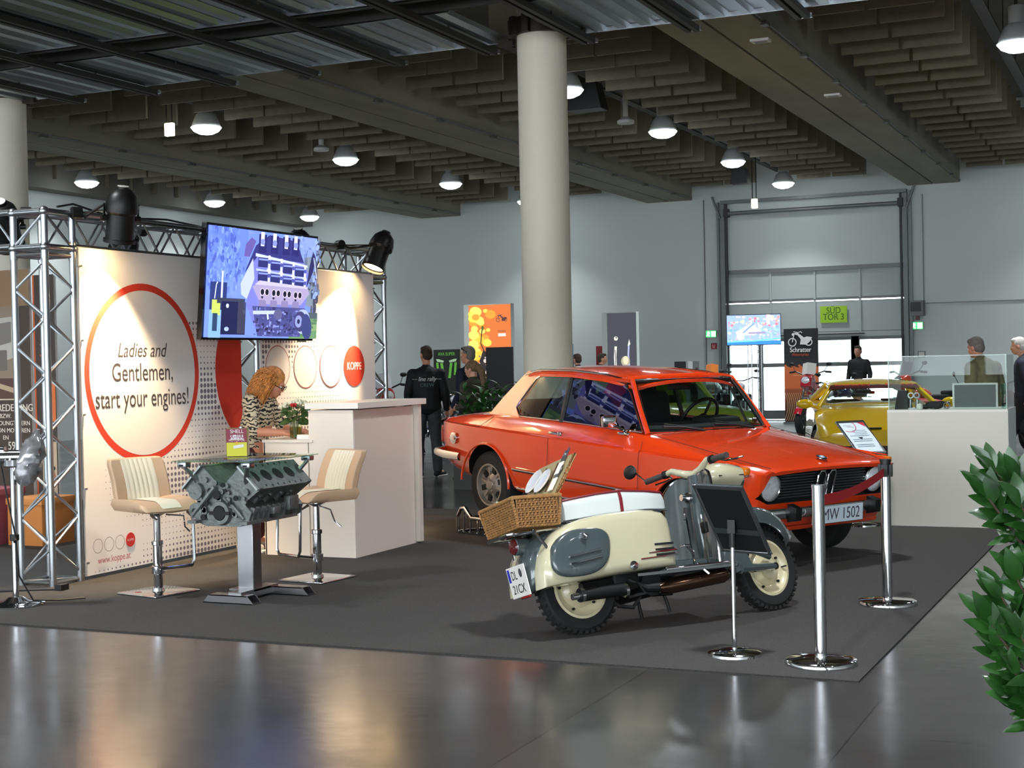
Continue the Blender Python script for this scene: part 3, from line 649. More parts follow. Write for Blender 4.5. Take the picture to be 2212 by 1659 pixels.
# ---------------------------------------------------------------- bar stools
BEIGE=mat('beige_leather',(196,164,132),.5,bump=(120,.08)); CREAM=mat('cream_leather',(222,214,190),.5,bump=(120,.08))
def stool(x,y,rz,basez,lab):
    t=thing('bar_stool',lab,'bar stool',(x,y,.008),rz,'cream and beige bar stools')
    MB(RZ(basez-rz)).rbox((0,0,.007),(.40,.40,.012),.005).lathe([(.001,.04),(.04,.035),(.045,.013)],20,caps=False).build('base_plate',CHROME,t)
    MB().cyl((0,0,.01),(0,0,.36),.032,n=20).lathe([(.033,.33),(.04,.335),(.04,.36),(.033,.365)],20).build('column',CHROME,t)
    MB().cyl((0,0,.33),(0,0,.56),.024,n=16).lathe([(.024,.53),(.07,.555),(.07,.56)],16).build('gas_lift',CHROME,t)
    MB().tube([(.02,.06,.54),(.02,.2,.52),(-.0,.22,.44),(-.02,.27,.40)],.006,6).build('lever',CHROME,t)
    f=MB().tube([(.17,.14,.56),(.24,.14,.53),(.25,.14,.24),(.25,.12,.2),(.25,-.12,.2),(.25,-.14,.24),(.24,-.14,.53),(.17,-.14,.56)],.011,8).tube([(.25,0,.2),(.03,0,.16)],.011,8).lathe([(.034,.13),(.044,.135),(.044,.185),(.034,.19)],20)
    f.build('footrest',CHROME,t)
    # seat: dished cushion with raised side bolsters
    rows=[]
    for i in range(13):
        u=-.22+.43*i/12; row=[]
        for j in range(17):
            v=-.22+.44*j/16; e=abs(v)/.22; z=.635+.035*max(0,e-.45)*(1.2-.8*max(0,u/.21)) -.05*max(0,(u-.10)/.11)**2 +.012*(1-e*e); w=1-.10*max(0,(u-.05)/.16)**2; row.append(V((u,v*w,z)))
        rows.append(row)
    top=MB(); n=17
    top.loft(rows,0,False,False); bot=[[V((p.x*.96,p.y*.94,.565+.01*abs(p.y)/.2)) for p in r] for r in rows]
    top.loft(bot,0,False,False)
    ed=[rows[0][j] for j in range(17)]+[rows[i][16] for i in range(1,13)]+[rows[12][j] for j in range(15,-1,-1)]+[rows[i][0] for i in range(11,0,-1)]
    eb=[V((p.x*.96,p.y*.94,.565+.01*abs(p.y)/.2)) for p in ed]
    mid=[V((p.x*1.035,p.y*1.03,(p.z+q.z)/2)) for p,q in zip(ed,eb)]
    top.loft([ed,mid,eb],0,True,False); s=top.build('seat',BEIGE,t,ang=60)
    c=MB(); 
    c.loft([[p+V((0,0,.004)) for p in r[5:12]] for r in rows[1:]],0,False,False); c.build('seat_panel',CREAM,s,ang=60)['label']='cream centre panel of the seat'
    def back(u,w,h0,h1,d):
        rr=[]
        for i in range(9):
            a=i/8; z=h0+(h1-h0)*a; x=-.205-.075*a-.04*math.sin(a*pi*.5)+.03*math.sin(a*pi); rr.append((x,z))
        return rr
    rr=back(0,.42,.60,.93,.07); bk=MB(); rings=[]
    for k,(x,z) in enumerate(rr):
        e=1 if k not in(0,8) else .93; ring=[]
        for j in range(15):
            v=-1+2*j/14; ring.append(V((x+.035+.02*v*v,.215*v*e,z)))
        for j in range(14,-1,-1):
            v=-1+2*j/14; ring.append(V((x-.03+.02*v*v,.21*v*e,z)))
        rings.append(ring)
    bk.loft(rings,0,True,True); b=bk.build('backrest',BEIGE,t,ang=50,bevel=.012)
    c=MB()
    for q in range(7):
        v0=-.125+.25*q/7; v1=v0+.25/7; ring=[]
        for k,(x,z) in enumerate(rr):
            if k in(8,): z-=.006
            ring.append([V((x+.037+.02*(v0/.215)**2,v0,z)),V((x+.045,(v0*.75+v1*.25),z)),V((x+.045,(v0*.25+v1*.75),z)),V((x+.037+.02*(v1/.215)**2,v1,z))])
        c.loft(ring,0,False,False)
    c.build('back_panel',CREAM,b,ang=60)['label']='cream ribbed centre panel of the backrest'
    return t
stool(-6.42,8.20,R(-22),R(-11),'cream and beige leather bar stool in front of the red ring wall')
stool(-5.67,9.07,R(-112),R(-6),'cream and beige leather bar stool in front of the reception counter')
# ---------------------------------------------------------------- table made of an engine block
CAST=mat('cast_alloy',(112,116,114),.5,.65,noise=(25,.25),bump=(50,.35)); MACH=mat('machined_alloy',(150,154,152),.35,.85,noise=(14,.15)); HOLE=mat('bore_shade',(10,10,10),.7)  # flat black of the bores and openings paints the shade inside them
t=thing('engine_table','glass topped table made of a grey engine block on a steel pedestal','table',(-5.68,8.2,.008))
MB().box((0,.03,.30),(.13,.10,.50)).build('pedestal',STEEL,t,bevel=.006)
def foot(y,x0):
    f=MB(); a=.20; p=[(-a,0),(a,0),(a-.05,.055),(-a+.05,.055)]; q=[(-a+.012,.006),(a-.012,.006),(a-.058,.049),(-a+.058,.049)]
    f.M=T((x0,y,0.0))@RX(pi/2)
    # open ended tube along x: outer and inner walls
    w=.05; o=len(f.v)
    f.prism(p,.006,z0=-w,m=0); f.prism(p,.006,z0=w-.006,m=0); f.M=T((x0,y,0))
    f.box((0,0,.003),(2*a,2*w,.006)).box((0,0,.052),(2*a-.1,2*w,.006)); f.box((0,0,.028),(.26,2*w-.02,.03),1)
    f.build('foot',[STEEL,HOLE],t)
foot(-.21,.02); foot(.22,.17)
MB().box((.05,.0,.045),(.10,.44,.05)).box((0,.03,.06),(.2,.2,.012)).build('foot_link',STEEL,t)
b=MB()
prof=[(-.13,.545),(.13,.545),(.20,.575),(.225,.64),(.17,.70),(.285,.785),(.30,.80),(.155,.945),(.135,.93),(.0,.80),(-.135,.93),(-.155,.945),(-.30,.80),(-.285,.785),(-.17,.70),(-.225,.64),(-.20,.575)]
prof=[(x,z-.035) for x,z in prof]
b.prism(prof,.60,RX(pi/2)@T((0,0,-.36)),0); b.prism([(x*1.03,z) for x,z in prof],.03,RX(pi/2)@T((0,0,.24)),0)
# front face lumps, ribs on the flanks
b.lathe([(.085,.0),(.075,.03),(.05,.03),(.05,.0)],20,0,T((0,-.27,.60))@RX(pi/2)).lathe([(.05,0),(.05,.04),(.02,.045)],16,0,T((-.20,-.25,.61))@RX(pi/2)).lathe([(.06,0),(.055,.03),(.001,.03)],18,0,T((-.19,-.27,.74))@RX(pi/2))
b.tube([(-.22,-.29,.58),(-.08,-.30,.72),(-.04,-.29,.77)],.016,6).tube([(.03,-.28,.70),(.13,-.30,.62),(.17,-.28,.56)],.012,6)
rnd=random.Random(11)
for i in range(26):
    x=rnd.uniform(-.2,.2); z=rnd.uniform(.56,.84); 
    if abs(x)>.12 and z>.7: z-=.1
    b.cyl((x,-.27,z),(x,-.29,z),rnd.uniform(.012,.026),n=10)
for i in range(9):
    y=-.24+.062*i; b.box((.215,y,.585),(.03,.014,.10),0,(0,.25,0)).box((-.215,y,.585),(.03,.014,.10),0,(0,-.25,0))
    if i%2: b.box((.20,y,.69),(.05,.03,.05),0,(0,.7,0)).cyl((.22,y,.72),(.25,y,.70),.014,n=8)
b.box((.2,-.03,.54),(.07,.6,.02)).box((-.2,-.03,.54),(.07,.6,.02)); b.rbox((.235,.2,.63),(.05,.12,.10),.012).rbox((.245,-.02,.60),(.05,.08,.05),.01)
b.build('engine_block',[CAST,MACH,HOLE],t,ang=40)
for s in (1,-1):
    dk=MB(T((s*.218,-.0,.828))@RY(s*R(45))); dk.box((0,0,.006),(.215,.60,.012),0)
    for k in range(4): 
        y=-.225+.138*k; dk.lathe([(.052,.0125),(.052,.0132),(.046,.0132)],24,0,T((0,y,0)),caps=False).cyl((0,y,.0125),(0,y,.0138),.048,n=24,m=1)
        for e,f in ((-.085,.05),(.085,.05),(-.09,-.02),(.09,-.02)): dk.cyl((e,y+f,.012),(e,y+f,.0135),.010,n=8,m=1)
    dk.build('cylinder_deck',[MACH,HOLE],t)
hl=MB()
for x,z,r in ((0,.60,.045),(-.02,.72,.030),(-.10,.66,.016),(.08,.66,.015),(.05,.75,.012),(-.07,.745,.02),(-.2,.61,.018),(-.13,.57,.02),(.13,.70,.018),(.03,.785,.016),(.1,.60,.010)): hl.cyl((x,-.295,z),(x,-.302,z),r,n=16)
hl.box((0,-.298,.60),(.16,.01,.022)); hl.build('front_bore',HOLE,t)
for sx,sy in ((-1,-1),(1,-1),(1,1),(-1,1)):
    x,y=sx*.25,sy*.36+.03; m=MB().rbox((x,y,.918),(.07,.06,.035),.006); m.box((x,y-.031,.915),(.03,.004,.012),1)
    m.tube([(x,y,.90),(x-sx*.03,y-sy*.03,.86),(x-sx*.06,y-sy*.08,.80)],[.012,.016,.024],8); m.build('top_bracket',[ALU,HOLE],t)
MB().rbox((0,.03,.943),(.62,.82,.010),.004).build('glass_top',TABLEGLASS,t)
# oil tin
def tin(p,w,h):
    p.rect(0,0,w,h*.5,(206,202,54)); p.rect(0,h*.5,w,h,(134,44,62)); p.rect(w*.2,h*.6,w*.85,h*.78,(216,206,210)); p.text('X-100',w*.52,h*.64,.05,(134,44,62),bold=.01,sx=.75); p.text('SHELL',w*.52,h*.84,.036,(228,214,216),bold=.008,sx=.95); p.text('MOTOR OIL',w*.52,h*.54,.02,(228,214,216))
    p.poly([(w*.35,h*.28),(w*.85,h*.33),(w*.84,h*.43),(w*.34,h*.38)],(222,220,226)); p.ellipse(w*.5,h*.48,.012,.008,(226,170,60))
def tin2(p,w,h):
    p.rect(0,0,w,h*.5,(188,186,56)); p.rect(0,h*.5,w,h,(128,40,60)); p.ellipse(w*.3,h*.8,.012,.03,(190,140,150)); p.ellipse(w*.6,h*.7,.008,.02,(170,110,120))
t=thing('oil_tin','square dark red and yellow oil tin lettered SHELL on the glass table','tin',(-5.80,8.30,.957),R(-62))
MB().rbox((0,0,.095),(.14,.14,.19),.004).build('tin_body',mat('tin_metal',(150,130,60),.35,.3),t); MB().cyl((.04,.03,.19),(.04,.03,.2),.02,n=14).build('cap',STEEL,t)
p=Pic(); tin(p,.136,.186); p.build('label_print',frame_uv((.0708,-.068,.002),(0,1,0),(0,0,1)),None,t)
p=Pic(); tin2(p,.136,.186); p.build('label_print',frame_uv((-.068,-.0708,.002),(1,0,0),(0,0,1)),None,t)
# ---------------------------------------------------------------- stand at the left edge
t=thing('pole_stand','chrome pole stand with round base at the left edge carrying chrome and plastic wrapped parts','stand',(-7.02,7.47,.008))
MB().lathe([(.001,.06),(.05,.055),(.08,.03),(.16,.018),(.185,.010),(.185,0)],32,caps=False).build('base',CHROME,t)
MB().cyl((0,0,.04),(0,0,.95),.021,n=16).cyl((0,0,.5),(0,0,.95),.017,n=14).build('pole',CHROME,t)
MB().lathe([(.024,.43),(.03,.435),(.03,.47),(.024,.475)],16).cyl((.02,-.02,.45),(.05,-.05,.43),.012,n=10).build('clamp_collar',BLACK,t)
h=MB(); d=V((-.88,-.4,0)); h.cyl(V((0,0,.99))-d*.06,V((0,0,.99))+d*.32,.045,n=18).ell(V((0,0,.99))-d*.06,.045).cyl(V((0,0,1.03))+d*.05,V((0,0,1.05))+d*.3,.03,n=14).lathe([(.05,-.03),(.06,-.02),(.06,.02),(.05,.03)],18,0,T((0,0,.95)))
h.build('chrome_cylinder',CHROME,t)
wr=MB(); rnd=random.Random(2); rings=[]
for i in range(15):
    a=i/14; c=V((.06+.09*a,.03+.05*a,.80+.37*a)); r=(.035+.055*math.sin(pi*min(1,a*1.15))**.7)*(1 if i<12 else .8-.2*(i-12)); rings.append([c+V((.91,.41,-.2)).normalized()*r*math.cos(t_)*(1+rnd.uniform(-.18,.18))+V((-.41,.91,0))*r*.8*math.sin(t_)*(1+rnd.uniform(-.18,.18)) for t_ in [2*pi*k/18 for k in range(18)]])
wr.loft(rings); wr.build('wrapped_part',mat('wrapped_plastic',(150,150,152),.12,.55,noise=(14,.5)),t,ang=25)
MB().tube([(-.08,-.03,.97),(-.03,-.02,.7),(.03,-.02,.45),(.05,-.02,.2),(.1,.05,.03),(.2,.2,.012),(.3,.33,.012)],.006,6).build('cable',BLACK,t)
q=MB().tube([(-7.95,7.72,.016),(-7.6,7.86,.016),(-7.35,8.0,.016),(-7.2,8.08,.016)],.007,6).box((-7.18,8.09,.03),(.06,.08,.04)); tag(q.build('floor_cable',BLACK),'thin black cable with plug lying on the carpet by the front left tower','cable')
# ---------------------------------------------------------------- neighbour stand behind the tower
def vwp(p,w,h):
    p.rect(0,0,w,h,(74,60,50)); p.rect(0,h*.86,w,h,(150,120,88)); p.rect(0,h*.50,w-.16,h*.86,(150,132,112)); p.rect(0,h*.5,w-.16,h*.58,(96,66,56))
    W=(196,190,180); p.poly([(w-.9,h*.60),(w-.2,h*.66),(w-.2,h*.82),(w-.9,h*.80)],W); p.poly([(w-.5,h*.70),(w-.24,h*.72),(w-.24,h*.80),(w-.5,h*.79)],(130,124,118)); p.rect(w-.46,h*.61,w-.3,h*.69,(120,110,102)); p.ellipse(w-.7,h*.6,.12,.12,(60,50,48)); p.poly([(w-.5,h*.55),(w-.2,h*.52),(w-.2,h*.54),(w-.5,h*.57)],(196,170,140))
    p.rect(0,h*.495,w-.16,h*.50,(220,200,176)); c=(236,224,206)
    p.text('VEREDELUNG',w+.02,h*.452,.10,c,'RIGHT',.02,sx=.9)
    for i,(s,sz) in enumerate((('BZW.',.062),('YOUNGTIMERN',.062),('VON MOTOREN',.062),('EN',.06))): p.text(s,w-(.26,.02,.02,.3)[i],h*(.425-.028*i),sz,c,'RIGHT',.02)
    p.text('5963880',w+.03,h*.302,.115,c,'RIGHT',.015,sx=.85); p.text('5963881',w+.03,h*.262,.115,c,'RIGHT',.015,sx=.85); p.text('OGA',w+.03,h*.212,.105,(222,100,46),'RIGHT',.025)
sheet('exhibitor_wall','brown printed exhibitor wall with white lettering and phone numbers at the left edge','banner',(-12.1,11.2,.02),(1,0,0),(0,0,1),1.84,2.56,vwp,.03)
def strip(p,w,h):
    p.rect(0,0,w,h,(70,58,52)); p.rect(0,0,.02,h,(214,96,40)); p.ellipse(.14,h*.81,.07,.06,(222,108,50)); p.text('W',.13,h*.70,.1,(190,170,150)); p.text('V',.14,h*.63,.2,(226,110,50),bold=.02); p.poly([(.14,h*.42),(.26,h*.42),(.26,h*.58),(.2,h*.58)],(230,120,60)); p.poly([(.12,h*.4),(.2,h*.4),(.2,h*.5)],(230,220,205)); p.rect(.08,0,.26,h*.34,(206,180,150)); p.ellipse(.19,h*.2,.05,.085,(168,108,78)); p.ellipse(.19,h*.235,.05,.03,(60,44,38)); p.ellipse(.19,h*.165,.03,.02,(70,50,42))
sheet('exhibitor_panel','narrow dark printed panel with orange letters seen through the front left tower','banner',(-10.26,11.25,.02),(1,0,0),(0,0,1),.27,2.5,strip,.03)
for i,(x,y,w_,d_,h_,c,l) in enumerate(((-9.95,10.15,.62,.5,.50,(150,74,84),'dusky red box standing on the floor at the left edge'),(-9.36,10.3,.40,.42,.42,(196,124,60),'orange brown cardboard box on the floor behind the front left tower'))):
    t=thing('storage_box',l,'box',(x,y,0),0); MB().rbox((0,0,h_/2),(w_,d_,h_),.008).build('carton',mat('carton%d'%i,c,.8),t); MB().rbox((0,0,h_-.02),(w_+.02,d_+.02,.06),.006).build('lid',mat('carton_lid%d'%i,tuple(min(255,k+14) for k in c),.8),t)
# ---------------------------------------------------------------- orange saloon car
def lerp(tab,x):
    """piecewise linear table lookup, tab sorted by falling x"""
    if x>=tab[0][0]: return tab[0][1]
    for (a,p),(b,q) in zip(tab,tab[1:]):
        if x>=b: return p+(q-p)*(a-x)/(a-b)
    return tab[-1][1]
def cut(o,cutter,mi):
    """boolean difference; faces left by the cutter keep the cutter's material slot mi"""
    md=o.modifiers.new('cut','BOOLEAN'); md.operation='DIFFERENCE'; md.object=cutter; md.solver='EXACT'
    md.material_mode='TRANSFER'; md.use_self=True; bake(o); me=cutter.data; bpy.data.objects.remove(cutter); bpy.data.meshes.remove(me)
def car_wheel(t,x,y,r,w,side,rimm,tyrem,rimr,slots=6,steer=0):
    M=T((x,y,r))@RZ(steer)@RX(-pi/2*side)   # local z points outwards
    b=MB(M); b.lathe([(rimr,-w/2),(r*.90,-w/2),(r*.97,-w*.42),(r,-w*.30),(r,w*.30),(r*.97,w*.42),(r*.90,w*.5),(rimr*1.04,w*.49),(rimr,w*.40),(rimr,-w*.4)],40,caps=False)
    wh=b.build('wheel',tyrem,t)
    k=MB(M); k.lathe([(rimr*1.05,w*.42),(rimr*1.03,w*.50),(rimr*.95,w*.49),(rimr*.90,w*.30),(rimr*.62,w*.22),(rimr*.45,w*.34),(rimr*.25,w*.40),(rimr*.22,w*.46),(.002,w*.47)],40,caps=False)
    k.lathe([(rimr*1.02,-w*.4),(rimr*.9,.0),(rimr*.9,w*.3)],30,caps=False)
    for i in range(slots):
        a=2*pi*i/slots+.3; c=V((rimr*.70*math.cos(a),rimr*.70*math.sin(a),w*.245)); k.box(c,(rimr*.30,rimr*.26,.03),1,rot=(0,0,a))
        a+=pi/slots; k.box((rimr*.62*math.cos(a),rimr*.62*math.sin(a),w*.255),(rimr*.52,rimr*.10,.03),0,rot=(0,0,a))
    for i in range(4): a=pi/2*i+.4; k.cyl((rimr*.3*math.cos(a),rimr*.3*math.sin(a),w*.38),(rimr*.3*math.cos(a),rimr*.3*math.sin(a),w*.43),.010,n=8)
    k.build('rim',rimm,wh); return wh
ORANGE=mat('orange_paint',(226,64,16),.22,0,coat=1); CARBLK=mat('car_black',(12,12,13),.6); TYRE=mat('tyre',(24,23,23),.8,bump=(40,.3))
RIMM=mat('rim_silver',(160,152,144),.38,.7); AMBER=mat('amber_lens',(226,120,20),.15,coat=.6); REDL=mat('red_lens',(150,18,16),.15,coat=.6)
car=thing('saloon_car','orange two door classic saloon car with round headlights, rear wheels raised on tubular ramps','car')
car.location=(-2.944,11.152,.006); car.rotation_mode='XYZ'; car.matrix_world=T((-2.944,11.152,.006))@RZ(-.516)@RY(.065)@S3(1.026,1.026,1.026)
ZT=[(.70,.755),(.60,.775),(.3,.81),(0,.845),(-.4,.885),(-.62,.912),(-1.2,.918),(-2.2,.915),(-2.6,.893),(-2.95,.865),(-3.2,.835),(-3.30,.80),(-3.36,.77)]
FP=[(.70,.86),(.62,.925),(.5,.965),(.3,.985),(0,1),(-1.2,1),(-2.3,.995),(-2.8,.975),(-3.1,.945),(-3.26,.905),(-3.36,.84)]
CR=[(.70,.012),(.55,.03),(.2,.045),(-.62,.035),(-.7,.0),(-2.4,.0),(-2.55,.03),(-3.1,.03),(-3.36,.01)]
ZB=[(.70,.34),(.5,.30),(-.4,.27),(-2.1,.27),(-2.9,.32),(-3.36,.40)]
def ring(x,k=1):
    zt=lerp(ZT,x); f=lerp(FP,x); c=lerp(CR,x); zb=lerp(ZB,x); zc=min(.79,zt-.012)
    h=[(.50,zb),(.70,zb+.005),(.745,zb+.05),(.778,zb+.16),(.793,.62),(.795,.74),(.794,zc-.010),(.776,zc+.000),(.762,zc+.006),(.728,(zc+zt)*.5+.012),(.69,zt-.006),(.63,zt+.004*k),(.45,zt+c*.55),(.22,zt+c*.92),(0,zt+c)]
    def sx(z):
        if x>.3: return (z-.765)*.20*(x-.3)/.4
        if x<-3.0: return -(z-.80)*.02
        return 0
    half=[(y*f,z) for y,z in h]
    pts=[V((x+sx(z),y,z)) for y,z in half]+[V((x+sx(z),-y,z)) for y,z in reversed(half[:-1])]
    return pts
xs=[.70,.685,.65,.60,.5,.4,.3,.15,0,-.2,-.4,-.55,-.66,-.9,-1.2,-1.6,-2.0,-2.3,-2.5,-2.65,-2.8,-2.95,-3.1,-3.2,-3.27,-3.32,-3.35,-3.365]
body=MB(); rings=[ring(x) for x in xs]
# rounded nose and tail: shrink the end rings a little
def shrink(r,a): 
    c=sum(r,V((0,0,0)))/len(r); return [V((p.x,c.y+(p.y-c.y)*(1-a),c.z+(p.z-c.z)*(1-a))) for p in r]
rings[0]=shrink(rings[0],.03); rings[-1]=shrink(rings[-1],.06); rings[-2]=shrink(rings[-2],.02)
body.loft(rings); bo=body.build('body',[ORANGE,CARBLK],car,ang=28)
def cutter(mb):
    o=mb.build('cutter',[CARBLK],None); o.matrix_world=car.matrix_world; return o
for x in (0,-2.5):
    cut(bo,cutter(MB().cyl((x,.45,.30),(x,1.0,.30),.345,n=36).box((x,.72,.05),(.66,.55,.5))),1); cut(bo,cutter(MB().cyl((x,-1.0,.30),(x,-.45,.30),.345,n=36).box((x,-.72,.05),(.66,.55,.5))),1)
cut(bo,cutter(MB().box((-1.56,0,.80),(1.88,1.18,.62)).box((-.68,0,.95),(.3,1.1,.1))),1)
gr=[(-.70,.565),(-.615,.725),(-.3,.738),(0,.742),(.3,.738),(.615,.725),(.70,.565),(.60,.52),(-.60,.52)]
cut(bo,cutter(MB().prism(gr,.3,T((.585,0,0))@Mx(((0,0,1,0),(1,0,0,0),(0,1,0,0),(0,0,0,1))))),1)
bo.data.polygons.foreach_set('use_smooth',[True]*len(bo.data.polygons)); bo.data.set_sharp_from_angle(angle=R(28))
# flared wheel arch lips, seams, trims
for x in (0,-2.5):
    for s in (1,-1):
        lip=MB(); pts=[(x+.352*math.cos(a),s*(.797 if x>-1 else .795),.30+.352*math.sin(a)) for a in [pi*i/20 for i in range(0,21)]]
        lip.tube(pts,.011,6); lip.build('wheel_arch_lip',ORANGE,car)
SEAM=mat('panel_gap',(60,14,6),.8)
for s in (1,-1):
    sm=MB()
    for x in (-.50,-1.62): sm.tube([(x,s*.797,.34),(x,s*.7985,.62),(x,s*.798,.74),(x,s*.793,.782)],.0022,4); 
    sm.tube([(-.50,s*.793,.782),(-.50,s*.775,.80),(-.52,s*.74,.86)],.0022,4)
    sm.tube([(x,s*.801*lerp(FP,x)/1.0*.985,.787) for x in (-2.62,-2.8,-3.0,-3.2,-3.3)],.0022,4)
    sm.tube([(-2.62,s*.785,.787),(-2.50,s*.71,.885)],.0022,4)
    sm.tube([(x,s*.655*lerp(FP,x),lerp(ZT,x)+.012) for x in (.66,.4,0,-.4,-.58)],.0022,4); sm.build('seam_pattern',SEAM,car)
tr=MB()
for s in (1,-1):
    tr.tube([(-2.10,s*.792,.472),(-.42,s*.792,.472)],.011,6,1).tube([(-2.10,s*.80,.478),(-.42,s*.80,.478)],.007,6,0)
    tr.tube([(-2.12,s*.752,.315),(-.40,s*.752,.315)],.010,6,0)
    tr.tube([(.60,s*.725,.795),(.2,s*.78,.80),(-.5,s*.788,.797)],.004,5,2)
tr.build('side_trim',[CHROME,BLACK,ORANGE],car)
# greenhouse
def side(x,z,s): # point on the side window plane
    return V((x,s*(.672-.125*(z-.915)/.37),z))
roofm=MB(); rows=[]
RX_=[(-.84,1.300,.50),(-.95,1.327,.535),(-1.2,1.352,.548),(-1.6,1.362,.552),(-2.0,1.345,.545),(-2.2,1.318,.53),(-2.30,1.285,.50)]
for x,z,w in RX_:
    row=[]
    for i in range(13):
        v=-1+2*i/12; row.append(V((x+(.085 if x>-.9 else .03 if x>-1 else 0)*(1-v*v)-( .06*(1-v*v) if x<-2.25 else .02*(1-v*v) if x<-2.1 else 0),v*(w+.022),z-.062*abs(v)**2.6)))
    rows.append(row)
roofm.loft(rows,0,False,False); roofm.loft([[p-V((0,0,.022)) for p in r] for r in rows],0,False,False)
ed=lambda q:[r[0] for r in q]+q[-1][1:]+[r[-1] for r in reversed(q[:-1])]+list(reversed(q[0][1:-1]))
e1=ed(rows); roofm.loft([e1,[p-V((0,0,.022)) for p in e1]],0,True,False); roofm.build('roof',ORANGE,car,ang=50)
gp=MB(); rub=MB(); chm=MB()
for s in (1,-1):
    A0,A1=V((-.585,s*.655,.905)),V((-.885,s*.548,1.292))
    gp.tube([A0+V((.03,0,0)),A0.lerp(A1,.5)+V((.01,0,.006)),A1+V((.0,-s*.01,.01))],[.022,.020,.020],8,0)
    # header rail above the side glass and C pillar plate
    gp.tube([A1,side(-1.2,1.296,s),side(-1.6,1.302,s),side(-2.0,1.288,s),side(-2.18,1.265,s)],[.020,.022,.022,.020,.012],8,0)
    cp=[(-2.17,.90),(-2.255,.985),(-2.235,1.03),(-2.10,1.235),(-2.02,1.285),(-2.22,1.295),(-2.30,1.262),(-2.52,1.06),(-2.68,.89)]
    o=len(gp.v); outer=[side(x,z,s)+V((0,s*(.006),0)) if i<6 else V((x,s*(.60-.10*(z-.89)/.37+.03),z)) for i,(x,z) in enumerate(cp)]; inner=[p-V((0,s*.05,0)) for p in outer]
    n=len(cp); gp.add(outer+inner,[tuple(range(n)),tuple(range(2*n-1,n-1,-1))]+[(i,(i+1)%n,n+(i+1)%n,n+i) for i in range(n)],0,True)
    gp.tube([side(-1.60,.905,s),side(-1.63,1.30,s)],.020,6,1)
    gp.tube([side(-.80,.905,s)-V((0,s*.01,0)),side(-.94,1.285,s)-V((0,s*.01,0))],.010,6,1)
    chm.tube([side(-.60,.918,s),side(-1.6,.922,s),side(-2.17,.915,s),side(-2.25,.985,s),side(-2.20,1.07,s),side(-2.09,1.235,s),side(-2.01,1.275,s),side(-1.6,1.288,s),side(-1.2,1.284,s),side(-.95,1.265,s),side(-.86,1.20,s),side(-.60,.918,s)],.0075,6)
    chm.tube([V((-.89,s*.553,1.292)),side(-1.2,1.315,s)+V((0,s*.02,.01)),side(-1.6,1.322,s)+V((0,s*.02,.01)),side(-2.05,1.302,s)+V((0,s*.02,.01)),side(-2.26,1.26,s)],.009,6)
gp.tube([(-.93,-.55,1.30),(-.82,-.3,1.322),(-.79,0,1.328),(-.82,.3,1.322),(-.93,.55,1.30)],.022,8,0)
gp.build('pillars',[ORANGE,BLACK],car)
def wsrow(zf,k):
    a=[]; 
    for i in range(13):
        v=-1+2*i/12; b=V((-.455-.13*v*v,v*.635,.905+.008*(1-v*v))); t_=V((-.80-.085*v*v,v*.53,1.300-.015*v*v)); a.append(b.lerp(t_,zf)+V((.012*math.sin(pi*zf),0,.006*math.sin(pi*zf))))
    return a
ws=[wsrow(i/5,0) for i in range(6)]
g=MB(); g.loft(ws,0,False,False); g.build('windscreen',CARGLASS,car,ang=60)
edge=ws[0]+[r[-1] for r in ws[1:]]+list(reversed(ws[-1][:-1]))+[r[0] for r in reversed(ws[1:-1])]
rub.tube(edge,.020,6,closed=True); rub.build('windscreen_seal',BLACK,car); chm.tube([p+V((.012,0,.012)) for p in edge],.008,6,closed=True)
for s in (1,-1):
    for nm,pl in (('side_window',[(-.62,.925),(-1.595,.925),(-1.62,1.285),(-1.2,1.28),(-.96,1.262),(-.87,1.2)]),('quarter_window',[(-1.63,.925),(-2.165,.92),(-2.245,.985),(-2.195,1.07),(-2.085,1.23),(-2.01,1.272),(-1.65,1.285)])):
        pts=[side(x,z,s) for x,z in pl]; MB().add(pts,[tuple(range(len(pl)))]).build(nm,SIDEGLASS,car)
rw=[]
for i in range(5):
    f=i/4; rw.append([V((-2.66+.36*f-.06*(1-v*v),v*(.56-.06*f),.905+.37*f)) for v in [-1+2*j/8 for j in range(9)]])
MB().loft(rw,0,False,False).build('rear_window',CARGLASS,car,ang=60)
chm.build('chrome_trim',CHROME,car)
# interior
INT=mat('black_upholstery',(16,16,17),.85)
for s in (1,-1):
    st=MB(); st.rbox((-1.42,s*.34,.66),(.5,.50,.16),.05).rbox((-1.68,s*.34,.88),(.13,.48,.50),.05,rot=(0,-.22,0)).rbox((-1.755,s*.34,1.155),(.09,.27,.16),.035,rot=(0,-.15,0)); st.cyl((-1.74,s*.34,1.05),(-1.75,s*.34,1.15),.02); st.build('front_seat',INT,car)
MB().rbox((-2.2,0,.66),(.46,1.1,.16),.05).rbox((-2.44,0,.86),(.13,1.12,.34),.05,rot=(0,-.25,0)).build('rear_seat',INT,car)
ds=MB(); ds.rbox((-.80,0,.88),(.34,1.14,.13),.04).rbox((-.86,.36,.94),(.22,.38,.09),.035); ds.build('dashboard',INT,car)
sw=MB(T((-1.06,.36,.955))@RY(R(-62))); sw.tube([(.185*math.cos(2*pi*i/28),.185*math.sin(2*pi*i/28),0) for i in range(28)],.014,8,closed=True).lathe([(.001,-.02),(.06,-.025),(.06,-.05),(.02,-.2),(.001,-.2)],14,caps=False)
for a in (.3,pi-.3,-pi/2): sw.tube([(0,0,-.035),(.18*math.cos(a),.18*math.sin(a),0)],.012,6)
sw.build('steering_wheel',BLACK,car)
MB().rbox((-.93,0,1.235),(.02,.24,.062),.008).tube([(-.93,0,1.25),(-.87,0,1.30)],.008,6).build('rear_view_mirror',BLACK,car)
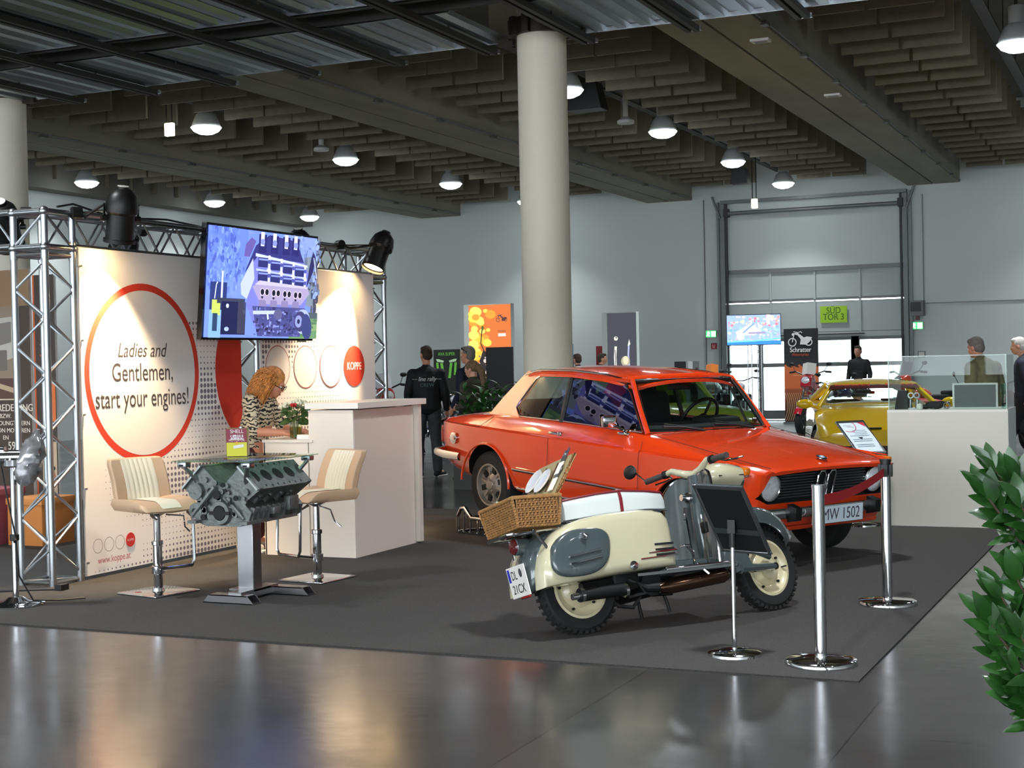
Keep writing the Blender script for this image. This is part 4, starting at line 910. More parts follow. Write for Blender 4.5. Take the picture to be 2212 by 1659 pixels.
for y0,y1 in ((-.18,-.56),(.36,-.02)):
    wp=MB(); wp.tube([(-.43,y0,.925),(-.455,(y0+y1)/2,.955),(-.49,y1,.965)],.009,6).tube([(-.44,y0-.0,.935),(-.505,y1+.02,.985)],.006,5); wp.build('wiper',BLACK,car)
# front
fr=MB()
for i in range(9):
    z=.548+.0205*i; w_=.60-.0*i if i<7 else .58
    for s in (1,-1): fr.box((.640-.2*(.765-z)+.0,s*.245,z),(.012,.40,.0055),0)
fr.build('grille_bars',mat('grille_bar',(120,124,128),.3,.8),car)
for s in (1,-1):
    kd=MB(); o_=[(.012,.55),(.018,.70),(.035,.728),(.075,.728),(.088,.70),(.088,.56),(.075,.53),(.03,.528)]
    pts=[(.672-.2*(.765-z),s*y,z) for y,z in o_]; kd.tube(pts,.009,8,closed=True,m=0); kd.add([V(p)+V((-.012,0,0)) for p in pts],[tuple(range(8))],1)
    kd.build('kidney_grille',[CHROME,HOLE],car)
    hl=MB(T((.60,s*.548,.632))@RY(pi/2+.12)); hl.lathe([(.100,-.05),(.102,.03),(.094,.036),(.090,.03)],32,0,caps=False)
    h=hl.build('headlight',CHROME,car)
    L=MB(T((.60,s*.548,.632))@RY(pi/2+.12)); L.lathe([(.092,.026),(.085,.036),(.06,.048),(.03,.053),(.001,.054)],28,caps=False); L.build('lens',mat('headlamp_glass',(232,238,250),.16,.15,coat=1,noise=(26,.25)),h)
    iM=MB(T((.535,s*.752,.757))); iM.rbox((0,0,0),(.15,.05,.052),.014,0); iM.build('indicator',AMBER,car); MB(T((.535,s*.757,.757))).rbox((0,0,-.03),(.17,.05,.012),.005).build('indicator_trim',CHROME,car)
# bumpers
bf=MB(); pts=[(.18,.83,.455),(.45,.825,.455),(.60,.78,.455),(.685,.66,.455),(.715,.4,.455),(.725,0,.455)]; pts=pts+[(x,-y,z) for x,y,z in reversed(pts[:-1])]
def strip_sweep(mb,pts,h,th,m=0):
    rr=[]
    for i,p in enumerate(pts):
        a=V(pts[max(0,i-1)]);b=V(pts[min(len(pts)-1,i+1)]); d=(b-a).normalized(); n=V((d.y,-d.x,0)).normalized()*(-1)
        if n.dot(V(p)-V((-1.3,0,p[2])))<0: n=-n
        p=V(p); rr.append([p-n*th+V((0,0,-h/2)),p+V((0,0,-h/2)),p+n*th*.6+V((0,0,-h*.2)),p+n*th*.6+V((0,0,h*.2)),p+V((0,0,h/2)),p-n*th+V((0,0,h/2))])
    mb.loft(rr,m,True,True)
strip_sweep(bf,pts,.075,.022); bf.build('front_bumper',CHROME,car)
br=MB(); pts=[(-2.88,.815,.50),(-3.15,.81,.50),(-3.34,.76,.50),(-3.42,.60,.50),(-3.44,0,.50)]; pts=pts+[(x,-y,z) for x,y,z in reversed(pts[:-1])]; strip_sweep(br,pts,.066,.02); br.build('rear_bumper',CHROME,car)
for s in (1,-1): MB().prism([(.70,.39),(.78,.41),(.785,.50),(.70,.52)],.06,Mx(((1,0,0,0),(0,0,1,s*.42-.03),(0,1,0,0),(0,0,0,1)))).build('overrider',BLACK,car)
va=MB(); va.rbox((.54,0,.325),(.10,1.30,.05),.02); va.build('front_apron',ORANGE,car)
# number plate
def plate(p,w,h): p.rect(0,0,w,h,(30,32,34)); p.rect(.004,.004,w-.004,h-.004,(206,220,228)); p.text('BMW 1502',w/2,h*.2,.118,(60,56,72),bold=.004,sx=.83)
pl=MB(); pl.rbox((.768,0,.43),(.012,.53,.13),.004); plt=pl.build('number_plate',PAPER,car)
p=Pic(); plate(p,.53,.13); p.build('lettering',frame_uv((.7755,-.265,.365),(0,1,0),(0,0,1)),None,plt)
# bonnet roundel, tail lamps, door handles, mirrors, tank cap
em=MB(T((.60,0,.815))@RY(R(14))); em.lathe([(.042,0),(.042,.006),(.036,.008),(.036,.005)],28,0).lathe([(.001,.0065),(.036,.0065)],28,1,caps=False)
for a in (0,pi): em.lathe([(.001,.0075),(.024,.0075)],8,2,arc=pi/2,M=RZ(a),caps=False)
for a in (pi/2,3*pi/2): em.lathe([(.001,.0075),(.024,.0075)],8,3,arc=pi/2,M=RZ(a),caps=False)
em.build('bonnet_roundel',[CHROME,BLACK,mat('roundel_blue',(90,140,200),.3),mat('roundel_white',(230,232,235),.3)],car)
for s in (1,-1):
    MB().rbox((-3.385,s*.55,.655),(.05,.22,.16),.02).build('tail_lamp',REDL,car)
    MB().rbox((-1.50,s*.815,.835),(.16,.02,.022),.008).rbox((-1.44,s*.81,.835),(.05,.03,.034),.01).build('door_handle',CHROME,car)
s=-1
MB().rbox((-.845,s*.80,.985),(.055,.13,.095),.022,rot=(0,0,.25*s)).build('door_mirror',CHROME,car)
MB().tube([(-.82,s*.765,.955),(-.78,s*.71,.925),(-.77,s*.69,.905)],.011,8).rbox((-.77,s*.705,.895),(.12,.05,.022),.008).build('mirror_arm',CHROME,car)
MB().box((-.875,s*.80,.985),(.004,.11,.078),rot=(0,0,.25*s)).build('mirror_glass',mat('mirror_surface',(90,84,80),.05,1),car)
MB(T((-3.03,s*.762,.65))@RX(pi/2)).lathe([(.052,0),(.052,.014),(.03,.022),(.001,.024)],22,caps=False).box((0,0,.024),(.07,.012,.012)).build('tank_cap',CHROME,car)
un=MB().box((-1.25,0,.33),(3.4,1.1,.1)).box((-.0,0,.36),(.12,1.2,.12)).box((-2.5,0,.3),(.14,1.2,.14)); un.build('underbody',CARBLK,car)
for x in (0,-2.5):
    for s in (1,-1): car_wheel(car,x,s*.665,.292,.175,s,[RIMM,HOLE],TYRE,.178,6)
# tubular ramps under the rear wheels
def ramp(lab,yoff):
    t=thing('wheel_ramp',lab,'ramp',group='tubular wheel ramps under the orange car'); M=T((-2.944,11.152,.006))@RZ(-.516)
    MP=T((0,0,0)); c=V((-2.5*1.026,yoff*1.026,0))
    def side_(dy):
        m=MB(M@T(c)); h=.155
        m.tube([(-.42,dy,.0),(-.42,dy,.16),(-.36,dy,.235),(-.30,dy,.24),(-.20,dy,h),(.18,dy,h),(.75,dy,.01)],.017,10)
        for x in (-.32,-.22,-.1,.02,.14,.3): m.cyl((x,dy,0),(x,dy,h-.01 if x>-.25 else .2),.011,n=8)
        m.tube([(-.42,dy,.02),(.75,dy,.012)],.010,6); m.build('side_frame',CHROME,t)
    side_(-.13); side_(.13)
    m=MB(M@T(c))
    for i in range(14): x=-.28+.034*i if i<14 else 0; m.cyl((x,-.13,.155),(x,.13,.155),.009,n=6)
    m.build('rungs',STEEL,t)
    for x in (-.42,.75): MB(M@T(c)).cyl((x,-.13,.02),(x,.13,.02),.012,n=8).build('cross_tube',CHROME,t)
ramp('chrome tubular wheel ramp under the rear wheel of the orange car on the near side',-.665)
ramp('chrome tubular wheel ramp under the far rear wheel of the orange car',.665)
# ---------------------------------------------------------------- vintage motor scooter leaning on its side stand
SCREAM=mat('scooter_cream',(196,190,160),.2,coat=1); SGREY=mat('scooter_grey',(70,80,82),.22,coat=1); SBLK=mat('engine_black',(20,20,21),.5,.3); RIMC=mat('rim_cream',(206,196,160),.3,coat=.6)
REDP=mat('red_piping',(120,26,40),.45); SEATW=mat('seat_white',(206,212,210),.4,bump=(90,.06)); BROWNCH=mat('sooty_chrome',(120,92,76),.18,1)
sco=thing('motor_scooter','vintage cream and grey motor scooter with white bench seat and basket','scooter')
MS=T((-3.041,7.674,.010))@RZ(math.atan2(1.085,.809))@RX(-R(16))
sco.matrix_world=MS
def swheel(x,steer,side=-1):
    M=T((x,0,.252))@RZ(steer)@RX(-pi/2*side)
    b=MB(M); w=.088; r=.252; q=.163
    b.lathe([(q,-w/2),(r*.90,-w/2),(r*.97,-w*.36),(r,-w*.15),(r,w*.15),(r*.97,w*.36),(r*.90,w/2),(q*1.08,w*.46),(q,w*.42),(q,-w*.4)],44,caps=False)
    for i in range(40):
        a=2*pi*i/40; 
        for s in (-1,1): b.box((r*.984*math.cos(a),r*.984*math.sin(a),s*.024),(.020,.020,.026),rot=(0,0,a))
    wh=b.build('wheel',TYRE,sco)
    k=MB(M); k.lathe([(q*1.06,.030),(q*1.06,.042),(q*.97,.044),(q*.93,.030),(q*.80,.010),(q*.66,.004),(q*.60,.018),(q*.42,.03),(q*.40,.045),(q*.2,.05),(.001,.05)],40,caps=False); k.lathe([(q*1.06,-.042),(q*.9,-.02),(q*.6,-.02),(.001,-.03)],32,caps=False)
    for i in range(5): a=2*pi*i/5+.5; k.cyl((q*.75*math.cos(a),q*.75*math.sin(a),.004),(q*.75*math.cos(a),q*.75*math.sin(a),.02),.008,n=8,m=1)
    k.cyl((q*.84,.0,.02),(q*.86,.0,.055),.005,n=6,m=1)
    k.build('rim',[RIMC,SBLK],wh)
swheel(0,0); STEER=R(9); swheel(1.352,STEER)
# cream side shells: outline in x,z lofted inwards
OUT=[(-.335,.255),(-.10,.272),(.215,.294),(.57,.305),(.575,.36),(.566,.44),(.568,.52),(.560,.585),(.53,.622),(.46,.640),(.36,.650),(.25,.648),(.10,.640),(-.02,.625),(-.12,.600),(-.20,.560),(-.26,.50),(-.30,.43),(-.325,.36)]
def shell(s):
    m=MB(); C=V((.15,0,.45)); rr=[]
    for k,(y,f) in enumerate(((.12,1.0),(.17,1.0),(.205,.985),(.228,.95),(.242,.88),(.25,.70),(.253,.45),(.254,.15))):
        rr.append([V((C.x+(x-C.x)*f,s*y,C.z+(z-C.z)*f)) if f<1 else V((x,s*y,z)) for x,z in OUT])
    m.loft(rr,0,True,True); o=m.build('side_shell',SCREAM,sco,ang=60)
    e=MB(); pts=[(-.085+.185*math.copysign(abs(math.cos(a))**.72,math.cos(a))+.045*math.sin(a),.428+.130*math.copysign(abs(math.sin(a))**.80,math.sin(a))) for a in [2*pi*i/40 for i in range(40)]]
    cx,cz=-.085,.43
    e.loft([[V((cx+(x-cx)*f,s*y,cz+(z-cz)*f)) for x,z in pts] for f,y in ((1.02,.19),(1.02,.256),(1.0,.264),(.93,.270),(.6,.275),(.2,.276))],0,True,True)
    p=e.build('side_cover',SGREY,o,ang=60)
    f=MB(); f.tube([(-.18,s*.282,.405),(.03,s*.282,.432)],.005,6).tube([(-.18,s*.282,.365),(.03,s*.282,.392)],.005,6); f.build('cover_strip',CHROME,p)
    f=MB(); f.cyl((-.07,s*.27,.515),(-.07,s*.292,.515),.020,n=16).tube([(-.07,s*.292,.525),(-.062,s*.31,.505)],.007,6); f.build('cover_lock',CHROME,p)
    for i in range(3):
        z=.365+.030*i; MB().box((.475,s*.247,z+.008),(.13,.014,.012),0).build('louvre_slot',HOLE,o); 
        if i<2: MB().tube([(.36 if i else .30,s*.250,z-.008),(.56,s*.250,z)],.006,6).build('louvre_strip',CHROME,o)
    MB().lathe([(.026,0),(.026,.004),(.012,.010),(.012,.03),(.001,.03)],18,0,T((.245,s*.252,.325))@RX(-pi/2*s),caps=False).build('fuel_tap',CHROME,o)
shell(-1); shell(1)
# grey centre body and tail
m=MB(); rr=[]
for x,z0,z1,w in ((-.345,.235,.40,.075),(-.33,.235,.47,.10),(-.28,.26,.55,.125),(-.2,.30,.60,.14),(-.05,.40,.635,.14),(.2,.42,.645,.14),(.5,.38,.63,.14),(.57,.30,.58,.12)):
    rr.append([V((x,w*math.sin(a)*(1),(z0+z1)/2+(z1-z0)/2*math.copysign(abs(math.cos(a))**.7,math.cos(a)))) for a in [2*pi*i/20 for i in range(20)]])
m.loft(rr); m.build('centre_body',SGREY,sco,ang=60)
m=MB(T((-.33,0,.525))@RY(-pi/2)); m.lathe([(.03,-.10),(.05,-.03),(.05,.03),(.046,.035)],20,caps=False); tl=m.build('tail_lamp_housing',SGREY,sco); MB(T((-.33,0,.525))@RY(-pi/2)).lathe([(.045,.033),(.04,.045),(.001,.048)],20,caps=False).build('tail_lamp',mat('tail_lens',(90,14,16),.2,coat=.6),sco)
rf=MB(); rf.rbox((-.345,-.02,.245),(.02,.10,.03),.008); rf.build('reflector',REDL,sco)
def splate(p,w,h):
    p.rect(0,0,w,h,(222,220,214)); p.rect(.006,h*.52,.032,h*.96,(36,44,170)); p.text('DL',w*.38,h*.58,.072,(24,24,26),sx=.75,bold=.004); p.ellipse(w*.76,h*.76,.017,.024,(70,74,76)); p.ellipse(w*.76,h*.66,.013,.008,(60,64,66)); p.text('21CX',w*.5,h*.12,.072,(24,24,26),sx=.82,bold=.004)
pm=frame_uv((-.362,.10,.245),(0,-1,0),(-.12,0,1)); b=MB(pm); b.box((.10,.085,-.004),(.205,.175,.006)); pl=b.build('number_plate',PAPER,sco)
p=Pic(); splate(p,.20,.17); p.build('lettering',pm@T((0,0,.0005)),None,pl)
# bench seat
rr=[]
for x,zb,zt,w in ((-.085,.628,.735,.10),(-.075,.625,.752,.125),(.0,.632,.760,.14),(.15,.645,.775,.145),(.32,.652,.783,.145),(.48,.655,.772,.14),(.60,.650,.758,.13),(.625,.650,.74,.11)):
    rr.append([V((x,-w,zb)),V((x,-w*1.03,(zb*.4+zt*.6))),V((x,-w*.97,zt-.012)),V((x,-w*.84,zt)),V((x,0,zt+.006)),V((x,w*.84,zt)),V((x,w*.97,zt-.012)),V((x,w*1.03,(zb*.4+zt*.6))),V((x,w,zb))])
m=MB(); m.loft(rr,0,True,True); st=m.build('bench_seat',SEATW,sco,ang=45)
m=MB(); 
for s in (0,1): m.tube([r[2 if s==0 else 6]+V((0,0,.006)) for r in rr],.007,6)
m.build('seat_piping',REDP,st); m=MB(); rs=[V((.30,p.y*1.03,p.z+(.006 if i in(3,4,5) else 0))) for i,p in enumerate(rr[4])]
m.loft([[q+V((-.011,0,0)) for q in rs],[q+V((.011,0,0)) for q in rs]],0,False,False); m.build('grab_strap',REDP,st)
m=MB()
for s in (1,-1): m.tube([(x,s*(w+.008),zb-.003) for x,zb,zt,w in ((-.09,.628,0,.12),(.0,.632,0,.14),(.15,.645,0,.147),(.32,.652,0,.147),(.48,.655,0,.142),(.62,.650,0,.12))],.008,6)
m.build('seat_rail',CHROME,sco)
m=MB()
for s in (1,-1): m.cyl((.10,s*.10,.60),(.10,s*.10,.64),.02)
m.build('seat_spring',STEEL,sco)
# luggage rack
m=MB(); z=.592
m.tube([(-.05,-.13,z+.02),(-.14,-.14,z),(-.44,-.14,z-.012),(-.455,-.12,z-.012),(-.455,.12,z-.012),(-.44,.14,z-.012),(-.14,.14,z),(-.05,.13,z+.02)],.010,8)
for i in range(5): m.tube([(-.44,-.10+.05*i,z-.012),(-.10,-.10+.05*i,z)],.006,6)
for x in (-.15,-.28,-.38): m.tube([(x,-.14,z-.006),(x,.14,z-.006)],.006,6)
m.build('luggage_rack',CHROME,sco)
for s in (1,-1): MB().tube([(-.30,s*.145,z-.01),(-.25,s*.215,.44)],.009,8).cyl((-.30,s*.14,z-.02),(-.30,s*.16,z-.0),.014,n=8).build('rack_strut',CHROME,sco)
# running board, leg shield
m=MB(); m.rbox((.72,0,.275),(.52,.52,.035),.015); m.rbox((.72,0,.31),(.42,.20,.08),.03); m.build('floor_board',SGREY,sco)
for s in (1,-1): MB().rbox((.70,s*.262,.285),(.50,.02,.022),.006).box((.60,s*.262,.268),(.7,.012,.016)).build('board_trim',CHROME,sco)
def sh(y,z):  # shield surface depth
    return .90-.13*max(0,(.52-z)/.24)**2*0+.05*((z-.3)/.6)+.06*(y/.25)**2*-1
m=MB(); rows=[]; rim=[]
prof=[(.275,.255),(.34,.262),(.45,.255),(.56,.25),(.66,.258),(.74,.264),(.80,.250),(.84,.215),(.862,.165),(.868,.12),(.86,.085),(.852,.05)]
for z,w in prof:
    rows.append([V((sh(v*w,z),v*w,z)) for v in [-1+2*i/12 for i in range(13)]])
m.loft(rows,0,False,False); m.loft([[p+V((.014,0,0)) for p in r] for r in rows],0,False,False)
ed_=[r[0] for r in rows]+rows[-1][1:-1]+[r[-1] for r in reversed(rows)]
m.build('leg_shield',SGREY,sco,ang=60)
MB().tube([p+V((.007,0,0)) for p in ed_],.009,6).build('shield_rim',CHROME,sco)
m=MB(); m.loft([[V((x+.02,0,z)) + V((.0,.05*math.cos(a),0))+V((-.05*math.sin(a),0,0)) for a in [pi*i/8 for i in range(9)]] for x,z in ((.93,.29),(.92,.5),(.93,.7),(.95,.86))],0,False,False); m.build('steering_column_cover',SGREY,sco,ang=60)
m=MB(T((.872,-.03,.72))@RY(-pi/2+.1)); m.lathe([(.034,0),(.034,.02),(.02,.035),(.02,.06),(.001,.06)],18,caps=False); m.build('ignition_lock',CHROME,sco)
MB().tube([(.875,.03,.67),(.86,.03,.60)],.016,8).build('horn_button',CHROME,sco)
MB().tube([(.87,-.12,.60),(.865,-.12,.30)],.006,6).build('shield_strip',CHROME,sco); MB().tube([(.862,.02,.62),(.858,.02,.30)],.009,6).build('shield_strip',CHROME,sco)
MB().rbox((.86,-.14,.52),(.03,.05,.07),.01).build('switch_box',BLACK,sco)
m=MB(); m.tube([(.70,-.20,.31),(.66,-.255,.37),(.62,-.27,.40)],.010,6).rbox((.60,-.275,.405),(.06,.03,.015),.005).tube([(.70,-.23,.30),(.73,-.285,.23)],.009,6); m.build('foot_pedal',CHROME,sco)
# nacelle with headlamp, front mudguard
m=MB(); rr=[]
for x,z,ry,rz in ((.98,.84,.06,.05),(1.02,.845,.105,.075),(1.10,.845,.122,.085),(1.18,.838,.115,.082),(1.24,.83,.10,.074),(1.262,.826,.096,.072)):
    rr.append([V((x+.02*math.sin(a),ry*math.cos(a),z+rz*math.sin(a))) for a in [2*pi*i/24 for i in range(24)]])
m.loft(rr); na=m.build('headlamp_nacelle',SCREAM,sco,ang=60)
MB(T((1.262,0,.826))@RY(pi/2)).lathe([(.08,-.01),(.082,.012),(.072,.016)],24,caps=False).build('headlamp_rim',CHROME,na); MB(T((1.262,0,.826))@RY(pi/2)).lathe([(.074,.012),(.05,.024),(.001,.03)],24,caps=False).build('headlamp_lens',mat('scooter_lens',(205,212,216),.08,.2,coat=1),na)
MB().tube([(1.06,-.115,.83),(1.26,-.098,.83)],.004,5).build('nacelle_seam',SBLK,na)
FS=T((1.352,0,.252))@RZ(STEER)
m=MB(FS); rr=[]
for i in range(15):
    a=R(172-138*i/14); r=.305+.09*math.sin(max(0,(a-.9))*.8); w=.085+.028*math.sin(pi*min(1,(pi-a)/1.6)); w=w if i<13 else w*(.8-.3*(i-13))
    c=V((r*math.cos(a),0,r*math.sin(a))); n=V((math.cos(a),0,math.sin(a))); rr.append([c+V((0,-w,0))-n*.085,c+V((0,-w*.98,0))-n*.03,c+V((0,-w*.7,0))+n*.02,c+V((0,0,0))+n*.035,c+V((0,w*.7,0))+n*.02,c+V((0,w*.98,0))-n*.03,c+V((0,w,0))-n*.085])
m.loft(rr,0,False,False); fg=m.build('front_mudguard',SGREY,sco,ang=60); 
MB(FS).tube([r[0]+V((0,-.004,0)) for r in rr[9:]],.006,6).tube([r[6]+V((0,.004,0)) for r in rr[9:]],.006,6).build('mudguard_trim',CHROME,fg)
m=MB(FS)
for s in (1,-1):
    m.loft([[V((-.34,s*.075,-.02)),V((-.36,s*.075,.10)),V((-.26,s*.085,.16)),V((-.20,s*.085,.02))],[V((-.34,s*.095,-.02)),V((-.36,s*.095,.10)),V((-.26,s*.10,.16)),V((-.20,s*.10,.02))]],0,True,True,sm=False)
    m.tube([(-.30,s*.088,.0),(0,s*.088,0.0)],[.030,.022],8); m.cyl((-.02,s*.08,.06),(-.24,s*.088,.13),.018,n=10); m.cyl((0,s*.06,0),(0,s*.105,0),.022,n=10,m=1)
m.build('swing_fork',[SGREY,SBLK],sco)
m=MB(); m.tube([(1.06,0,.34),(.985,0,.86)],[.05,.035],10); m.build('steering_tube',SGREY,sco)
# handlebar
HM=T((.955,0,.895))@RZ(STEER)
m=MB(HM); m.tube([(-.03,.22,.02),(-.02,.16,.03),(.0,.07,-.01),(.01,0,-.03),(.0,-.07,-.01),(-.02,-.16,.03),(-.03,-.22,.02)],[.016,.020,.024,.03,.024,.020,.016],10); hb=m.build('handlebar',SCREAM,sco,ang=60)
for s in (1,-1):
    MB(HM).tube([(-.03,s*.21,.02),(-.06,s*.36,.01)],.019,12).build('grip',mat('grip_rubber',(62,56,54),.7),hb)
    MB(HM).tube([(.0,s*.22,.02),(.05,s*.24,.005),(.06,s*.30,-.0),(.045,s*.39,-.005)],.006,6).build('brake_lever',CHROME,hb)
    MB(HM).cyl((-.03,s*.195,.02),(-.035,s*.22,.02),.026,n=12).build('grip_collar',SBLK,hb)
MB(HM).tube([(-.06,.36,.01),(-.05,.40,.04),(-.06,.44,.085)],.005,6).build('mirror_stem',CHROME,hb); MB(HM).ell((-.07,.48,.10),(.018,.06,.045),16).build('mirror',BLACK,hb)
m=MB(HM).tube([(.02,-.06,0),(.07,-.03,-.04),(.10,0,-.05)],.006,6).tube([(.02,.06,0),(.07,.03,-.04),(.10,0,-.05)],.006,6); m.build('cable',SBLK,hb)
# mechanics below the shells
m=MB(); m.rbox((.38,0,.27),(.42,.26,.14),.03); m.rbox((.52,0,.30),(.2,.3,.1),.03); m.cyl((.40,-.17,.22),(.40,.17,.22),.07,n=18); m.tube([(-.02,-.08,.25),(.3,-.10,.27)],.03,8).tube([(-.02,.08,.25),(.3,.10,.27)],.03,8)
for i in range(6): m.box((.50+.0*i,-.14,.245+.012*i),(.14,.02,.005))
m.tube([(.24,-.15,.16),(.34,-.17,.17),(.30,-.16,.24)],.014,6).tube([(.16,-.14,.12),(.26,-.15,.10),(.33,-.15,.17)],.012,6)
m.build('engine',SBLK,sco)
m=MB(); m.tube([(.26,-.14,.26),(.36,-.17,.20),(.46,-.19,.192)],[.016,.022,.03],10,1).tube([(.43,-.19,.19),(.50,-.195,.194),(.88,-.20,.222),(.915,-.20,.225)],[.025,.046,.046,.03],16,0); m.build('expansion_chamber',[BROWNCH,SBLK],sco)
m=MB(); m.tube([(-.105,-.185,.196),(.21,-.18,.206)],.036,16,0); 
for x in (-.09,.20): m.tube([(x-.01,-.185,.198),(x+.01,-.185,.199)],.040,16,1)
m.tube([(-.15,-.186,.192),(-.10,-.185,.196)],[.018,.022],12,1).tube([(.2,-.18,.206),(.30,-.16,.22)],.018,8,0); m.build('silencer',[SBLK,CHROME],sco)
m=MB(); m.tube([(.50,.16,.20),(.53,.19,.03)],.011,8); m.tube([(.53,.19,.03),(.50,.20,.004)],.011,8); m.build('side_stand',SBLK,sco)
m=MB(); m.tube([(.50,-.10,.22),(.53,-.10,.10),(.535,-.10,.05)],.010,8).tube([(.42,-.12,.16),(.56,-.12,.155)],.010,6); m.build('centre_stand',SBLK,sco)
# ---------------------------------------------------------------- wicker picnic basket on the rack
WICK=mat('wicker',(150,108,60),.7,noise=(40,.3)); WICKD=mat('wicker_lining',(150,136,100),.8)
bk=thing('picnic_basket','open wicker picnic basket with lid raised, standing on the luggage rack of the scooter','basket',M=MS@T((-.285,0,.604)))
L_,W_,H_=.26,.36,.165
def weave(mb,p0,p1,n0,h,taper,rows,cols):
    """woven wall from p0 to p1, outward normal n0"""
    p0,p1,n0=V(p0),V(p1),V(n0)
    for j in range(rows):
        z=h*(j+.5)/rows; pts=[]; k=cols*2
        for i in range(k+1):
            a=i/k; q=p0.lerp(p1,a); pts.append(q+V((0,0,z))+n0*(taper*z/h+.004*(1 if (i+j)%2 else -1)))
        mb.tube(pts,h/rows*.45,5)
    for i in range(cols+1):
        a=i/cols; q=p0.lerp(p1,a); mb.tube([q+n0*0,q+V((0,0,h))+n0*taper],.0045,5)
def wall(p0,p1,n):
    m=MB(); weave(m,p0,p1,n,H_,.022,13,11); m.build('woven_side',WICK,bk,ang=60)
x,y=L_/2,W_/2
wall((-x,-y,0),(x,-y,0),(0,-1,0)); wall((x,y,0),(-x,y,0),(0,1,0)); wall((-x,y,0),(-x,-y,0),(-1,0,0)); wall((x,-y,0),(x,y,0),(1,0,0))
X,Y=x+.024,y+.024
MB().tube([(-X,-Y,H_),(X,-Y,H_),(X,Y,H_),(-X,Y,H_)],.011,8,closed=True).build('rim',WICK,bk)
for sx in (1,-1):
    for sy in (1,-1): 
        m=MB()
        for i in range(10): m.ell((sx*(x+.022*i/9+.003),sy*(y+.022*i/9+.003),H_*(i+.5)/10),(.009,.009,.011),6,k=4)
        m.build('corner_braid',WICK,bk)
MB().box((0,0,.006),(L_,W_,.012)).build('bottom',WICK,bk)
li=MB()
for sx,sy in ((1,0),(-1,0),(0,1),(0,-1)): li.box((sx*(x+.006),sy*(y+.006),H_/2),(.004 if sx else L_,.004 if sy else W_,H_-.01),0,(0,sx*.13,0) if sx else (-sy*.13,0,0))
li.build('lining',mat('basket_gap_shade',(58,38,24),.9),bk)  # dark sheets behind the weave, added to paint shade into its gaps
LM=T((.125,0,.16))@RY(R(36))   # lid hinged on the forward rim, leaning forward
lw,lh=.40,.29
m=MB(LM)
for j in range(15): z=lh*(j+.5)/15; m.tube([(.006+.003*(1 if (i+j)%2 else -1),-lw/2+lw*i/26,z) for i in range(27)],lh/15*.56,5)
m.tube([(.004,-lw/2,0),(.004,lw/2,0),(.004,lw/2,lh),(.004,-lw/2,lh)],.010,8,closed=True); lid=m.build('lid',WICK,bk,ang=60)
MB(LM).box((-.010,0,lh/2),(.010,lw-.02,lh-.02)).build('lid_lining',WICKD,lid)
for s in (1,-1): MB(LM).box((-.0175,s*.07,lh*.52),(.004,.012,.2)).build('leather_strap',mat('strap_brown',(70,44,30),.7),lid)
for i,(yy,zz,l) in enumerate(((-.005,.13,'pale plate strapped inside the raised basket lid, lower one'),(.125,.16,'pale plate strapped inside the raised basket lid, upper one'))):
    o=MB().lathe([(.001,.004),(.05,.003),(.078,.012),(.080,.015),(.05,.008),(.001,.009)],28,caps=False).build('plate',mat('china',(206,208,206),.25,coat=.6)); o.matrix_world=MS@T((-.285,0,.604))@LM@T((-.024,yy,zz))@RY(-pi/2); tag(o,l,'plate','plates in the picnic basket lid')
cut_=mat('cutlery_handle',(226,218,196),.35)
for i in range(8):
    m=MB(); k=i%3
    m.tube([(0,0,0),(0,0,.085)],.0055,6,0).tube([(0,0,.085),(0,0,.13)],.004,6,1)
    if k==0: m.ell((0,0,.15),(.004,.013,.024),8,1)
    elif k==1: 
        m.box((0,0,.137),(.003,.018,.014),1)
        for e in (-.007,0,.007): m.box((0,e,.158),(.003,.003,.03),1)
    else: m.box((0,.002,.16),(.002,.014,.065),1)
    o=m.build(('spoon','fork','table_knife')[k],[cut_,STEEL]); o.matrix_world=MS@T((-.285,0,.604))@LM@T((-.026,-.175+.014*(i%4)+(.0 if i<4 else .012),.03+(.0 if i<4 else .115)))
    tag(o,'%s with ivory handle in the %s row of the raised basket lid%s'%(('spoon','fork','knife')[k],('lower','upper')[i//4],'' if k else (', second' if i in(3,) else '')),('spoon','fork','knife')[k],'cutlery in the picnic basket lid')
for i in range(2):
    o=MB().lathe([(.001,0),(.024,.002),(.004,.008),(.004,.05),(.03,.075),(.032,.11),(.028,.125)],16,caps=False).build('wine_glass',CLEAR); o.matrix_world=MS@T((-.285,0,.604))@T((-.06+.05*i,-.02+.09*i,.07))@RX(.5); tag(o,['stemmed glass lying in the open basket, nearer one','stemmed glass lying in the open basket, farther one'][i],'glass','glasses in the basket')
o=MB().rbox((0,0,0),(.09,.10,.012),.005,rot=(.3,.5,.2)).build('napkin',mat('napkin_green',(190,206,180),.9)); o.matrix_world=MS@T((-.285,0,.604))@T((-.06,.05,.165)); tag(o,'folded pale green napkin peeking over the basket rim','napkin')
